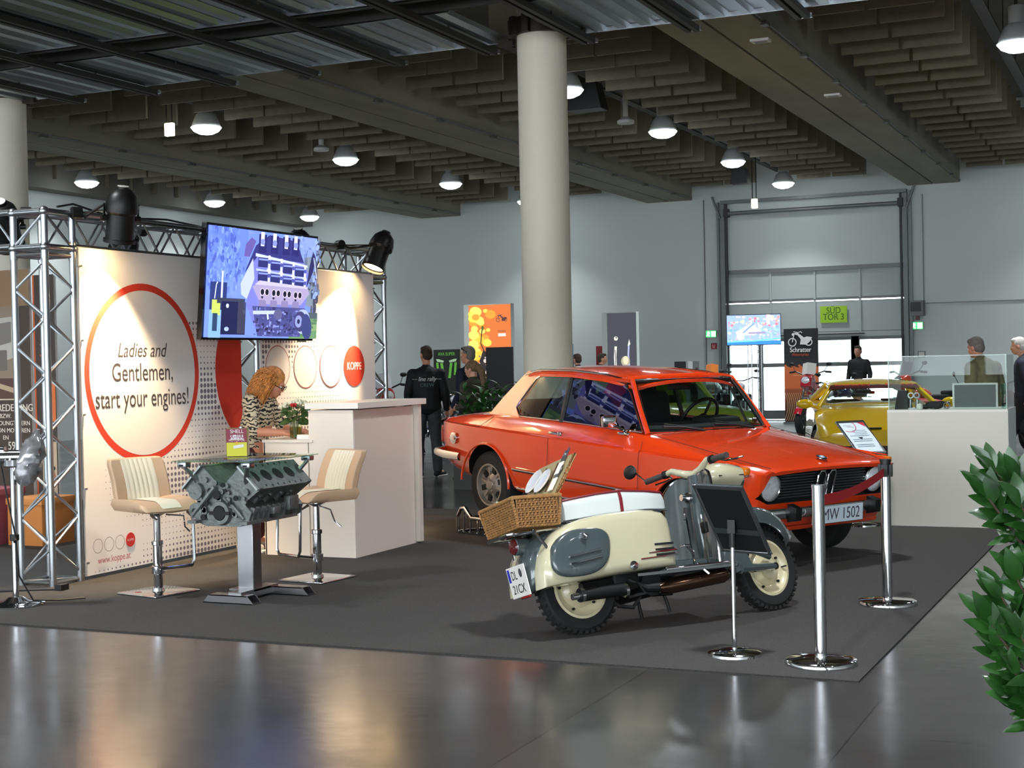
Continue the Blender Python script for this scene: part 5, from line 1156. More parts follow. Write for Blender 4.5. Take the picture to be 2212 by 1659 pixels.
# ---------------------------------------------------------------- barrier posts
def stanchion(x,y,lab):
    t=thing('barrier_post',lab,'barrier post',(x,y,.008),0,'polished barrier posts')
    MB().lathe([(.001,.038),(.05,.036),(.16,.030),(.176,.024),(.18,.015),(.18,0)],40,caps=False).build('base',CHROME,t)
    MB().cyl((0,0,.03),(0,0,.845),.031,n=24).build('post',CHROME,t)
    h=MB(); h.cyl((0,0,.80),(0,0,.895),.0315,n=24).cyl((0,0,.885),(0,0,.90),.034,n=24)
    for a in ((0,pi/2,pi,3*pi/2) if y>8 else (pi/2,)): h.box((.034*math.cos(a),.034*math.sin(a),.83),(.016,.04,.075),rot=(0,0,a))
    h.build('belt_head',BLACK if y>8 else CHROME,t); return t
sa=stanchion(-1.61,7.28,'polished steel barrier post nearest the carpet corner, red belt pulled out of its head')
sb=stanchion(-1.607,9.163,'polished steel barrier post farther back on the carpet edge, red belt clipped to it')
pts=[V((0,.035+1.81*i/14,.82-.03*math.sin(pi*i/14))) for i in range(15)]
b=MB(); b.loft([[p+V((-.001,0,-.025)) for p in pts],[p+V((-.001,0,.025)) for p in pts]],0,False,False); b.loft([[p+V((.001,0,-.025)) for p in pts],[p+V((.001,0,.025)) for p in pts]],0,False,False); b.build('belt',mat('red_webbing',(196,28,40),.7,bump=(200,.2)),sa)
# ---------------------------------------------------------------- information stands
def infostand(lab,x,y,top,ax,dn,w,h,front,both=True):
    """pole with round base, tilted frame: ax = direction of the upper edge, dn = run of the slope"""
    t=thing('information_stand',lab,'sign stand',(x,y,.008),0,'information stands on the carpet')
    MB().lathe([(.001,.03),(.05,.028),(.12,.020),(.140,.012),(.142,0)],36,caps=False).build('base',CHROME,t)
    MB().cyl((0,0,.02),(0,0,top-.05),.0125,n=16).build('pole',CHROME,t); MB().cyl((0,0,top-.14),(0,0,top-.06),.018,n=14).build('height_collar',BLACK,t)
    MB().box((0,0,top-.03),(.04,.05,.07)).cyl((0,0,top-.06),(0,0,top),.011,n=10).build('tilt_joint',BLACK,t)
    a=V((*ax,0)).normalized(); d=V((dn[0],dn[1],dn[2])).normalized()
    M=frame_uv(V((0,0,top+.005))-a*w/2+d*h/2,a,-d)
    f=MB(M)
    for c,s in (((w/2,.008,0),(w,.016,.014)),((w/2,h-.012,0),(w,.024,.014)),((.008,h/2,0),(.016,h,.014)),((w-.008,h/2,0),(.016,h,.014))): f.box(c,s)
    fr=f.build('frame',ALU,t,bevel=.003); MB(M).box((w/2,h/2,-.003),(w-.02,h-.02,.005)).build('back_plate',mat('stand_back',(24,28,28),.8,spec=.2),t)
    f=MB(M); f.box((w/2,h*.33,-.009),(w-.03,.03,.006)); f.build('brace',mat('stand_brace',(48,54,54),.6),t)
    p=Pic(); front(p,w,h); p.build('notice',M@T((0,0,.0015)),None,t)
    return t
def note(p,w,h):
    p.rect(.014,.014,w-.014,h-.022,(206,220,228)); p.ring(w*.3,h*.86,w*.30,w*.30,.008,(176,50,70),40,-2.2,.45); p.poly([(w*.72,h-.024),(w-.014,h-.024),(w-.014,h*.80)],(190,40,54))
    p.line([(w*.16,h*.86),(w*.42,h*.85)],.006,(150,140,160)); p.line([(w*.26,h*.82),(w*.5,h*.81)],.006,(150,140,160))
    rnd=random.Random(4)
    for i in range(10): 
        if i not in(4,7): p.line([(w*.16+ (w*.2 if i<3 else 0),h*(.70-.055*i)),(w*(.86-rnd.random()*.1),h*(.70-.055*i))],.007,(150,166,180))
infostand('information stand with white notice beside the bonnet of the orange car',-2.561,13.365,.80,(.69,.72),(.72,-.69,-.80),.30,.44,note)
infostand('dark framed information stand seen from behind in front of the scooter',-2.082,7.375,.70,(-.94,.34),(.19,.53,-.83),.31,.45,lambda p,w,h:p.rect(.014,.014,w-.014,h-.022,(180,190,196)))
# ---------------------------------------------------------------- right counter with glass screen
CNT=mat('counter_paint',(206,202,190),.5)
t=thing('display_counter','plain off white display counter with glass screens at the right carpet edge','counter',(-1.81,13.43,.008))
MB().box((0,.013,.515),(1.04,.025,1.03)).build('front_panel',CNT,t); MB().box((-.508,.36,.515),(.024,.66,1.03)).build('side_panel',CNT,t); 
MB().box((.512,.36,.515),(.02,.68,1.03)).build('side_panel',mat('counter_paint_lit',(214,226,222),.4),t); MB().box((0,.36,1.035),(1.04,.72,.022)).build('top',WHITE,t)  # right side in a paler counter tone, light put into its colour
MB().box((0,.03,1.285),(1.02,.008,.48)).build('glass_screen',CLEAR,t); MB().box((.508,.36,1.285),(.008,.66,.48)).build('glass_screen',CLEAR,t); MB().box((-.508,.36,1.285),(.008,.66,.48)).build('glass_screen',CLEAR,t)
MB().box((0,.03,1.528),(1.03,.012,.006)).box((-.508,.03,1.285),(.008,.012,.48)).box((.508,.03,1.285),(.008,.012,.48)).build('glass_edge',mat('glass_edge',(200,220,212),.1,alpha=.75),t)
zt=1.055
t=thing('picture_frame','grey framed panel standing on the display counter at the right','frame',(-1.585,13.62,zt)); MB().box((0,0,.115),(.39,.02,.23)).build('frame',mat('frame_pale',(196,196,190),.5),t); MB().box((0,-.012,.115),(.355,.006,.20)).build('panel',mat('panel_slate',(92,94,94),.7,noise=(30,.12,(1,1,12))),t); MB().box((0,.06,.02),(.2,.1,.03)).build('foot',GREY,t)
o=MB().prism([(-.06,0),(.06,0),(.05,.17),(-.03,.17)],.1,RX(pi/2)).build('speaker_box',mat('speaker_dark',(44,42,42),.7)); o.location=(-2.225,13.66,zt); tag(o,'dark wedge shaped box standing at the left end of the display counter','box')
def rod(x,rz,l):
    t=thing('connecting_rod',l,'engine part',(x,13.6,zt),rz,'engine parts on the display counter'); m=MB(); m.tube([(0,0,.012),(0,0,.06),(0,0,.09)],[.02,.009,.009],8)
    k=MB(T((0,0,.125))@RX(pi/2)); k.lathe([(.028,-.012),(.028,.012),(.019,.012),(.019,-.012),(.028,-.012)],20,caps=False); m.box((0,0,.006),(.05,.04,.012)); m.build('shank',STEEL,t); k.build('big_end',STEEL,t)
rod(-2.148,.3,'steel connecting rod standing on the display counter, left one of two'); rod(-2.09,-.2,'steel connecting rod standing on the display counter, right one of two')
o=MB().lathe([(.001,0),(.025,.002),(.032,.025),(.026,.045),(.001,.055)],18,caps=False).build('white_knob',WHITE); o.location=(-2.06,13.54,zt); tag(o,'small round white knob on the display counter','knob')
m=MB(); m.ell((0,0,.035),(.085,.06,.038),18); m.ell((.05,.01,.05),(.05,.045,.025)); m.ell((-.08,0,.02),(.05,.04,.02)); o=m.build('black_bag',mat('black_cloth',(16,16,18),.8)); o.location=(-1.935,13.6,zt); tag(o,'soft black pouch lying on the display counter','pouch')
m=MB(T((0,0,.032))@RX(pi/2+.2)); m.lathe([(.032,-.02),(.032,.02),(.022,.02),(.022,-.02),(.032,-.02)],24,caps=False); o=m.build('bearing_ring',STEEL); o.location=(-1.83,13.6,zt); tag(o,'steel bearing ring standing on the display counter beside the grey framed panel','engine part')
o=MB().lathe([(.001,.0),(.03,.0),(.034,.05),(.026,.12),(.032,.22),(.036,.22),(.031,.12)],18,caps=False).build('glass_vase',TABLEGLASS); o.location=(-1.345,13.75,zt); tag(o,'slim glass vase at the right end of the display counter','vase')
# ---------------------------------------------------------------- laurel shrub at the right edge
LAU=mat('laurel_leaf',(34,74,26),.32,noise=(9,.45),coat=.3); WOOD=mat('twig',(70,58,44),.8)
lt=thing('laurel_shrub','leafy green laurel shrub cut by the right edge of the picture','shrub',(-.22,4.84,0))
wd=MB(); lv=MB(); rnd=random.Random(21); base=V((-.22,4.84,0)); nl=0
tg=[(-.50,4.71,1.20),(-.44,4.73,1.17),(-.53,4.69,1.13),(-.47,4.74,1.09),(-.42,4.66,1.10),(-.41,4.74,1.03),(-.33,4.72,1.22),(-.30,4.86,1.15),(-.36,4.8,1.27),(-.53,4.69,.74),(-.49,4.72,.81),(-.44,4.70,.87),(-.50,4.72,.65),(-.45,4.72,.57),(-.43,4.68,.70),(-.46,4.75,.50),(-.37,4.70,.92),(-.37,4.74,.62),(-.33,4.74,.78),(-.40,4.78,.76),(-.12,4.7,1.2),(-.05,4.9,1.05),(-.1,4.75,.8),(-.02,4.9,.65),(-.15,5.0,.9),(-.2,4.65,1.0),(-.3,4.95,.7),(-.18,4.62,.62)]
for x,y,z in tg:
    e=V((x,y,z))-base; s=V((e.x*.12,e.y*.12,max(.25,e.z-.38))); mid=s.lerp(e,.55)+V((0,0,-.02)); wd.tube([s,mid,e],[.008,.006,.003],6)
    d=(e-mid).normalized()
    for k in range(15):
        f=k/14; p=mid.lerp(e,.15+.85*f); a=k*2.4+rnd.random()
        side_=d.orthogonal().normalized(); side_.rotate(Mx.Rotation(a,3,d)); dr=(side_*(1.0-.75*f)+d*(.3+.7*f)+V((0,0,.12))).normalized()
        L=rnd.uniform(.085,.125)*(1 if f<.9 else .85); leafshape(lv,p,dr,L,L*rnd.uniform(.40,.50),V((rnd.uniform(-.4,.4),-.75,.75)),curl=rnd.uniform(.05,.3)); nl+=1
wd.tube([(0,0,.3),(.01,0,.6),(0,.0,1.0)],[.016,.013,.008],8)
wd.build('stems',WOOD,lt); lv.build('foliage',LAU,lt,ang=70)
MB().lathe([(.001,.02),(.15,.0),(.19,.34),(.20,.36),(.175,.36),(.165,.3),(.001,.29)],28,caps=False).build('pot',mat('pot_dark',(58,56,54),.6),lt)
# ---------------------------------------------------------------- planter behind the orange car
pt=thing('planter','low planter of bushy green plants beside the middle column behind the orange car','planter',(-7.62,16.35,0),0)
MB().box((0,0,.35),(.95,.4,.7)).build('box',mat('planter_dark',(60,58,56),.6),pt)
lv=MB(); rnd=random.Random(8)
for i in range(34):
    bx=rnd.uniform(-.46,.42); by=rnd.uniform(-.18,.18); h=rnd.uniform(.85,1.27)
    for k in range(14):
        a=k*2.4+i; f=k/13; z=.68+(h-.68)*f; leafshape(lv,(bx+.02*math.cos(a),by+.02*math.sin(a),z),(math.cos(a),math.sin(a),.2+.9*f),rnd.uniform(.12,.17),.055,(0,0,1),curl=.35)
lv.build('foliage',mat('planter_leaf',(52,98,44),.45,noise=(6,.4)),pt,ang=70)
# ---------------------------------------------------------------- people
SKIN=mat('skin',(206,150,124),.5,noise=(8,.05)); SKINF=mat('skin_flushed',(214,148,118),.5)
def blob(parts,vox,name,mt,parent,it=4):
    """fuses overlapping capsules (a,b,ra,rb[,flat]) and ellipsoids ('e',c,r,rot) into one continuous skin"""
    m=MB()
    for q in parts:
        if q[0]=='e': m.ell(q[1],q[2],14,rot=q[3] if len(q)>3 else None,k=10)
        else: m.caps(V(q[0]),V(q[1]),q[2],q[3] if len(q)>3 else None,12)
    o=m.build(name,mt,parent); 
    r=o.modifiers.new('fuse','REMESH'); r.mode='VOXEL'; r.voxel_size=vox; r.use_smooth_shade=True
    if it: s=o.modifiers.new('smooth','SMOOTH'); s.iterations=it; s.factor=.5
    return bake(o)
def hand(wr,d,up,s=1,curl=.5,side=1):
    """palm and five fingers from wrist wr along d; up = back of the hand, side=+1: thumb to the left of d seen from the back"""
    d=V(d).normalized(); up=V(up); up=(up-d*up.dot(d)).normalized(); lat=up.cross(d)*side
    P=[(wr,wr+d*.07*s,.024*s,.030*s),(wr+d*.03*s+lat*.018*s,wr+d*.085*s+lat*.024*s,.016*s,.014*s),(wr+d*.03*s-lat*.018*s,wr+d*.08*s-lat*.026*s,.016*s,.014*s)]
    for i,(o,l) in enumerate(((.028,.070),(.010,.080),(-.009,.074),(-.027,.058))):
        b=wr+d*.088*s+lat*o*s; c=curl*(1+.1*i); p1=b+(d*math.cos(c*.6)-up*math.sin(c*.6))*l*.45*s; p2=p1+(d*math.cos(c*1.4)-up*math.sin(c*1.4))*l*.32*s; p3=p2+(d*math.cos(c*2.1)-up*math.sin(c*2.1))*l*.26*s
        P+=[(b-d*.02*s,p1,.0095*s,.0088*s),(p1,p2,.0088*s,.008*s),(p2,p3,.008*s,.0068*s)]
    b=wr+d*.022*s+lat*.026*s; p1=b+(lat*.7+d*.7-up*.3).normalized()*.042*s; p2=p1+(lat*.3+d*.9-up*.35).normalized()*.032*s
    P+=[(b,p1,.013*s,.011*s),(p1,p2,.011*s,.0085*s)]; return P
def head_parts(c,f,up,s=1):
    """skull, jaw, nose, brow, ears; f = facing direction"""
    f=V(f).normalized(); up=V(up); up=(up-f*up.dot(f)).normalized(); l=up.cross(f); q=Mx((f,l,up)).transposed().to_euler()
    E=lambda a,b,cc,r:('e',V(c)+f*a*s+l*b*s+up*cc*s,tuple(k*s for k in r),q)
    return [E(-.012,0,.025,(.096,.076,.095)),E(.018,0,-.03,(.078,.062,.085)),E(.045,0,-.085,(.040,.040,.030)),E(.090,0,-.012,(.016,.012,.026)),E(.100,0,-.028,(.014,.015,.011)),E(.070,0,.022,(.022,.055,.016)),
            E(.078,0,-.062,(.018,.028,.008)),E(.076,0,-.075,(.016,.022,.007)),E(-.01,.076,-.015,(.018,.010,.030)),E(-.01,-.076,-.015,(.018,.010,.030)),E(.058,.036,-.025,(.025,.022,.022)),E(.058,-.036,-.025,(.025,.022,.022))],(f,l,up)
def person(label,loc,rz,pose,look,clothes,voxel=.009,hair=None,group=None):
    t=thing('person',label,'person',loc,rz,group); J={k:V(v) for k,v in pose.items()}
    s=look.get('s',1); hp,(f,l,up)=head_parts(J['head'],look.get('face',(1,0,0)),(0,0,1) if 'up' not in look else look['up'],s)
    ch,pv=J['chest'],J['pelvis']; P=list(hp)
    P+=[(J['neck']-V((0,0,.03)),J['head']-up*.05*s-f*.015,.056,.052)]
    P+=[('e',ch.lerp(pv,.5),(.11,.155,.22)),('e',pv,(.115,.155,.12)),('e',ch.lerp(pv,.05),(.115,.175,.16))]
    for a in 'LR':
        S,E_,W=J['sh'+a],J['el'+a],J['wr'+a]
        P+=[(J['neck']-V((0,0,.075)),S,.058,.055),(ch.lerp(S,.3)+V((0,0,.0)),S,.085,.062),(S,E_,.056,.044),(E_,W,.043,.029)]
        P+=hand(W,(W-E_).normalized() if 'hd'+a not in J else J['hd'+a],J.get('hu'+a,V((0,1,0) if a=='L' else (0,-1,0))),s,look.get('curl',.45),1 if a=='R' else -1)
        H_,K,A,Tt=J['hip'+a],J['kn'+a],J['an'+a],J['toe'+a]
        P+=[(pv.lerp(H_,.6),H_,.11,.095),(H_,K,.088,.058),(K,A,.058,.038),(A,Tt,.04,.032)]
    body=blob(P,voxel,'body',look.get('skin',SKIN),t); body
    e=MB()
    for k in (1,-1): e.ell(V(J['head'])+f*.078*s+l*k*.030*s+up*.0*s,.011*s,8,0); e.ell(V(J['head'])+f*.087*s+l*k*.030*s+up*.0*s,.0052*s,8,1)
    for k in (1,-1):
        m=MB(); m.ell(V(J['head'])+f*.078*s+l*k*.030*s,.0115*s,8,0); m.ell(V(J['head'])+f*.0865*s+l*k*.030*s,.0055*s,8,1); m.build('eye',[mat('eye_white',(225,222,216),.2),mat('iris',(50,40,34),.2)],t)
    m=MB(); m.ell(V(J['head'])+f*.093*s-up*.068*s,(.006,.024*s,.006*s),8,rot=Mx((f,l,up)).transposed().to_euler()); m.build('lips',mat('lips',(176,98,90),.4),t)
    for nm,mt,kind,g in clothes:
        Q=[]
        if kind in('jacket','shirt'):
            Q+=[('e',ch.lerp(pv,q_)+V((0,0,.01)),(.128*g,w_*g,.17*g)) for q_,w_ in ((-.12,.185),(.05,.200),(.30,.192),(.55,.182),(.80,.180))]+[('e',pv+V((0,0,.03)),(.13*g,.180*g,.11*g)),(J['neck']-V((0,0,.07)),J['neck']-V((0,0,.0)),.085,.066)]
            for a in 'LR':
                S,E_,W=J['sh'+a],J['el'+a],J['wr'+a]; Q+=[(J['neck']-V((0,0,.075)),S,.070*g,.066*g),(ch.lerp(S,.3)+V((0,0,.01)),S,.100*g,.074*g),(S,E_,.070*g,.056*g)]
                if kind=='jacket': Q+=[(E_,W-(W-E_)*.06,.056*g,.042*g)]
            if kind=='jacket': Q+=[('e',pv+V((0,0,.0)),(.135*g,.185*g,.12*g))]
        elif kind=='trousers':
            Q+=[('e',pv,(.125*g,.165*g,.11*g))]
            for a in 'LR':
                H_,K,A=J['hip'+a],J['kn'+a],J['an'+a]; Q+=[(pv.lerp(H_,.7),H_,.115*g,.104*g),(H_,K,.106*g,.082*g),(K,A+(K-A)*.05,.080*g,.068*g)]
        elif kind=='shoes':
            for a in 'LR':
                A,Tt=J['an'+a],J['toe'+a]; d=(Tt-A); d.z=0; d.normalize(); 
                o=blob([(V((A.x,A.y,.045))-d*.04,V((Tt.x,Tt.y,.035)),.044,.040),(V((A.x,A.y,.05)),V((A.x,A.y,.10)),.046,.046)],.007,'shoe',mt,t)
                mm=MB(); c=(V((A.x,A.y,0))+V((Tt.x,Tt.y,0)))/2; mm.rbox(c+V((0,0,.012)),(.27,.085,.024),.01,rot=(0,0,math.atan2(d.y,d.x))); mm.build('sole',g,o)
            continue
        blob(Q,voxel,nm,mt,t,6)
    if hair: hair(t,J['head'],f,l,up,s)
    return t
def stand(h=1.78,stance=.11,armx=.0,lean=0):
    k=h/1.78
    p=dict(head=(.03,0,1.655),neck=(0,0,1.50),chest=(0,0,1.29),pelvis=(-.01,0,.97),hipL=(0,.09,.92),hipR=(0,-.09,.92),knL=(.02,stance,.50),knR=(.02,-stance,.50),anL=(-.02,stance+.01,.09),anR=(-.02,-stance-.01,.09),toeL=(.14,stance+.04,.035),toeR=(.14,-stance-.04,.035),
        shL=(-.01,.19,1.405),shR=(-.01,-.19,1.405),elL=(-.04,.255,1.16),elR=(-.04,-.255,1.16),wrL=(.04,.27,.92),wrR=(.04,-.27,.92))
    return {a:tuple(c*k for c in b) for a,b in p.items()}
def short_hair(mt,cover=1,bald=0):
    def fn(t,c,f,l,up,s):
        q=Mx((f,l,up)).transposed().to_euler(); c=V(c)
        P=[('e',c-f*.022*s+up*.036*s,(.094*s,.082*s,.092*s),q),('e',c-f*.05*s-up*.01*s,(.060*s,.078*s,.075*s),q)]
        if not bald: P+=[('e',c+f*.03*s+up*.085*s,(.055*s,.062*s,.035*s),q)]
        blob(P,.008,'hair',mt,t,2)
    return fn
HBR=mat('hair_brown',(62,46,36),.8,noise=(60,.3)); HGR=mat('hair_grey',(120,114,106),.85,noise=(60,.25)); HWH=mat('hair_white',(196,192,186),.85,noise=(60,.15)); HBL=mat('hair_dark_blond',(112,88,64),.8,noise=(50,.35))
JBLK=mat('jacket_black',(14,14,16),.75,noise=(20,.2)); JEAN=mat('jeans_grey',(56,58,60),.85,noise=(14,.3)); NAVY=mat('jacket_navy',(22,28,48),.75,noise=(20,.2)); OLIVE=mat('jacket_olive',(62,60,46),.85,noise=(16,.2)); TAN=mat('jacket_tan',(126,116,84),.85,noise=(12,.22)); SOLEW=mat('sole_white',(225,225,222),.6); DKT=mat('trousers_dark',(26,26,30),.85)
away=math.atan2(.9,-.46)
# man in the black jacket
pz=stand(1.80,.12); pz['head']=(.02,.0,1.695); pz['toeL']=(.11,.22,.035); pz['toeR']=(.13,-.22,.035)
m1=person('man in a black jacket with white back lettering and grey jeans',(-9.37,17.92,0),away+.05,pz,dict(face=(.9,.42,-.05),skin=SKINF),[('jacket',JBLK,'jacket',1.12),('jeans',JEAN,'trousers',1.0),('shoes',JBLK,'shoes',SOLEW)],hair=short_hair(HBR))
p=Pic(.0006); p.text('line rally',0,.06,.085,(210,210,206),shear=.3,bold=.01,sx=.85); p.line([(-.2,.085),(-.13,.085)],.006,(190,190,186)); p.line([(.13,.085),(.2,.085)],.006,(190,190,186)); p.text('CREW',0,-.02,.07,(70,104,100),bold=.006)
p.build('back_lettering',frame_uv((-.193,0,1.27),(0,-1,0),(.0,0,1)),None,m1)
m=MB()
for s in (1,-1): m.tube([(-.168,s*.11,.95),(-.172,s*.08,1.05)],.004,5)
# man with sunglasses on his head, profile to the left
pz=stand(1.80,.10); pz['wrL']=(.10,.24,.98); pz['wrR']=(.10,-.24,.98)
def hair_sun(t,c,f,l,up,s):
    short_hair(HGR)(t,c,f,l,up,s); m=MB(); c=V(c)
    for k in (1,-1): m.ell(c+f*.062+l*k*.034+up*.088,(.012,.028,.018),10,rot=Mx((f,l,up)).transposed().to_euler()); m.tube([c+f*.06+l*k*.062+up*.085,c-f*.04+l*k*.082+up*.035],.004,5)
    m.build('sunglasses',BLKGL,t)
person('man in a navy jacket with sunglasses pushed up on his cropped grey hair',(-8.62,17.75,0),pi*.93,pz,dict(face=(1,.15,0),skin=SKINF),[('jacket',NAVY,'jacket',1.1),('trousers',DKT,'trousers',1),('shoes',JBLK,'shoes',JBLK)],hair=hair_sun)
def ponytail(t,c,f,l,up,s):
    q=Mx((f,l,up)).transposed().to_euler(); c=V(c)
    blob([('e',c-f*.018*s+up*.03*s,(.099*s,.084*s,.094*s),q),('e',c-f*.06*s+up*.02*s,(.06*s,.07*s,.07*s),q),(c-f*.10*s+up*.03*s,c-f*.15*s-up*.06*s,.042*s,.048*s),(c-f*.15*s-up*.06*s,c-f*.155*s-up*.24*s,.048*s,.032*s),(c-f*.155*s-up*.24*s,c-f*.13*s-up*.34*s,.032*s,.012*s)],.008,'hair',HBL,t,2)
pz=stand(1.60,.09); pz['elR']=(-.03,-.24,1.0); pz['wrR']=(.16,-.16,.98); pz['wrL']=(.12,.18,1.0); pz['elL']=(-.03,.24,1.03)
person('young woman with a long ponytail in an olive jacket, in profile beside the planter',(-8.07,16.72,0),pi*.92,pz,dict(face=(1,.25,-.1),s=.93),[('jacket',OLIVE,'jacket',1.02),('trousers',DKT,'trousers',.95),('shoes',JBLK,'shoes',JBLK)],hair=ponytail)
# visitors on the right and far back
pz=stand(1.74,.10); pz['head']=(.10,0,1.62); pz['neck']=(.03,0,1.48)
person('grey haired man in a tan jacket looking down to the left behind the display counter',(-1.98,17.76,0),pi*.80,pz,dict(face=(1,.1,-.25),skin=SKINF),[('jacket',TAN,'jacket',1.2),('trousers',mat('trousers_brown',(64,50,42),.85),'trousers',1),('shoes',JBLK,'shoes',JBLK)],hair=short_hair(HGR))
pz=stand(1.76,.08); pz.update(knL=(.16,.09,.52),anL=(.28,.09,.10),toeL=(.44,.10,.05),knR=(-.06,-.09,.50),anR=(-.30,-.09,.13),toeR=(-.16,-.09,.035),elL=(-.10,.25,1.15),wrL=(-.10,.26,.92),head=(.08,0,1.64))
person('white haired walking person in dark clothes cut by the right edge',(-1.80,21.1,0),pi*.96,pz,dict(face=(1,.1,-.15)),[('jacket',NAVY,'jacket',1.12),('trousers',DKT,'trousers',1),('shoes',mat('shoe_white',(210,210,208),.6),'shoes',SOLEW)],hair=short_hair(HWH))
pz=stand(1.78,.10); pz['elR']=(-.05,-.27,1.15)
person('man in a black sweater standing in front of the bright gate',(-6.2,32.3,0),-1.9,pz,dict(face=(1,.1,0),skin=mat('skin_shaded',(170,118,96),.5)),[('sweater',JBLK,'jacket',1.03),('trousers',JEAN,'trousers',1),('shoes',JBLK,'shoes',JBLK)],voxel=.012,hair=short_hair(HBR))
for i,(x,y,r_,l) in enumerate(((-11.35,28.6,2.6,'far dark clothed visitor beside the pale blue roll up'),(-10.98,29.0,.4,'far dark clothed visitor beside the red banner'))):
    person(l,(x,y,0),r_,stand(1.72,.1),dict(face=(1,0,0)),[('jacket',JBLK,'jacket',1.05),('trousers',DKT,'trousers',1),('shoes',JBLK,'shoes',JBLK)],voxel=.014,hair=short_hair(HBR))
# woman working at the counter: she stands bent forward, forearms on the low top
def curls(t,c,f,l,up,s):
    q=Mx((f,l,up)).transposed().to_euler(); c=V(c); rnd=random.Random(14); HM_=mat('hair_ginger',(206,140,74),.6,noise=(45,.4))
    h=blob([('e',c-f*.03+up*.035,(.108,.100,.105),q),('e',c-f*.07-up*.07,(.070,.112,.13),q),('e',c-f*.035+l*.075-up*.10,(.05,.04,.12),q),('e',c-f*.035-l*.075-up*.10,(.05,.04,.12),q)],.01,'hair',HM_,t,2)
    m=MB()
    for i in range(430):
        a=rnd.uniform(-2.55,2.55); el=rnd.uniform(-.3,1.35); d=(-f*math.cos(a)+l*math.sin(a))*math.cos(el)+up*math.sin(el)
        if d.dot(f)>.55 and el<.9: continue
        st_=c+up*.025-f*.025+V((d.dot(f)*0,0,0))+ (f*d.dot(f)*.10+l*d.dot(l)*.098+up*d.dot(up)*.10)
        out=(d-up*d.dot(up)); out=out.normalized() if out.length>.01 else -f
        if out.dot(f)>.2: out=(out-f*out.dot(f)*.9)
        L=rnd.uniform(.10,.24) if el<.8 else rnd.uniform(.14,.30); pts=[]; ph=rnd.uniform(0,6); n=12
        for k in range(n):
            q_=k/(n-1); base=st_+out*(.05*math.sin(min(1,q_*1.6)*pi/2))-up*L*q_**1.25+up*.02*math.sin(q_*pi)
            pts.append(base+l*.014*math.sin(ph+q_*17)+out*.014*math.cos(ph+q_*17))
        m.tube(pts,[.0048]*(n-2)+[.004,.0015],4)
    m.build('curls',HM_,h,ang=80)
    g=MB()
    for k in (1,-1):
        cc=c+f*.098+l*k*.032+up*.0
        g.tube([cc+l*.026*math.cos(a)+up*.019*math.sin(a) for a in [2*pi*i/14 for i in range(14)]],.0028,5,closed=True); g.tube([cc+l*k*.027,c-f*.01+l*k*.08+up*.004],.0028,5)
    g.tube([c+f*.101+l*.008+up*.004,c+f*.101-l*.008+up*.004],.0028,5); g.build('eyeglasses',BLKGL,t)
def tiger():
    m=mat('tiger_print',(214,200,170),.8); nt=m.node_tree; b=nt.nodes['Principled BSDF']; tc=nt.nodes.new('ShaderNodeTexCoord'); w_=nt.nodes.new('ShaderNodeTexWave'); w_.inputs['Scale'].default_value=9; w_.inputs['Distortion'].default_value=9; w_.inputs['Detail'].default_value=3; w_.inputs['Detail Scale'].default_value=2.2; w_.bands_direction='Z'
    r=nt.nodes.new('ShaderNodeValToRGB'); r.color_ramp.elements[0].position=.30; r.color_ramp.elements[1].position=.44; r.color_ramp.elements[0].color=(*lin((30,28,28)),1); r.color_ramp.elements[1].color=(*lin((216,202,172)),1)
    nt.links.new(tc.outputs['Object'],w_.inputs['Vector']); nt.links.new(w_.outputs['Fac'],r.inputs['Fac']); nt.links.new(r.outputs['Color'],b.inputs['Base Color']); return m
pz=dict(head=(.18,.04,1.415),neck=(.09,.02,1.31),chest=(.04,.01,1.12),pelvis=(-.04,0,.86),hipL=(-.02,.09,.82),hipR=(-.02,-.09,.82),knL=(.0,.10,.45),knR=(.02,-.10,.45),anL=(-.06,.11,.09),anR=(-.04,-.12,.09),toeL=(.09,.13,.035),toeR=(.11,-.14,.035),
    shL=(.05,.17,1.265),shR=(.06,-.16,1.26),elL=(.16,.22,1.02),elR=(.13,-.225,1.015),wrL=(.36,.14,1.005),wrR=(.34,-.13,1.005),hdL=(.85,-.3,-.1),hdR=(.85,.35,-.12),huL=(0,0,1),huR=(0,-.3,1))
person('woman with curly ginger hair, glasses and tiger print blouse at the reception counter',(-7.08,10.37,.008),R(4),pz,dict(face=(.86,.18,-.46),up=(.46,.05,.86),skin=SKINF,s=.97,curl=.75),[('blouse',tiger(),'shirt',.93),('trousers',mat('trousers_wine',(62,22,26),.85),'trousers',.9),('shoes',mat('shoe_pale',(200,196,190),.6),'shoes',SOLEW)],voxel=.0055,hair=curls)
# ---------------------------------------------------------------- lightboxes and displays at the back wall
def bike_shape(p,x,y,s,c,c2,flip=1):
    """side view motorcycle pictogram"""
    X=lambda a:x+flip*a*s; Y=lambda b:y+b*s
    for wx,r in ((-.36,.19),(.36,.17)): p.ring(X(wx),Y(.0),r*s,r*s,.045*s,c,36)
    p.poly([(X(-.30),Y(.36)),(X(-.12),Y(.30)),(X(.02),Y(.12)),(X(-.02),Y(-.10)),(X(.26),Y(-.12)),(X(.42),Y(.02)),(X(.52),Y(.20)),(X(.30),Y(.24)),(X(.16),Y(.20)),(X(-.02),Y(.34)),(X(-.16),Y(.44))],c)
    p.line([(X(-.36),Y(0)),(X(-.26),Y(.40))],.04*s,c); p.line([(X(-.30),Y(.46)),(X(-.10),Y(.42)),(X(.02),Y(.46)),(X(.08),Y(.40))],.03*s,c); p.ellipse(X(-.32),Y(.34),.06*s,.06*s,c,16)
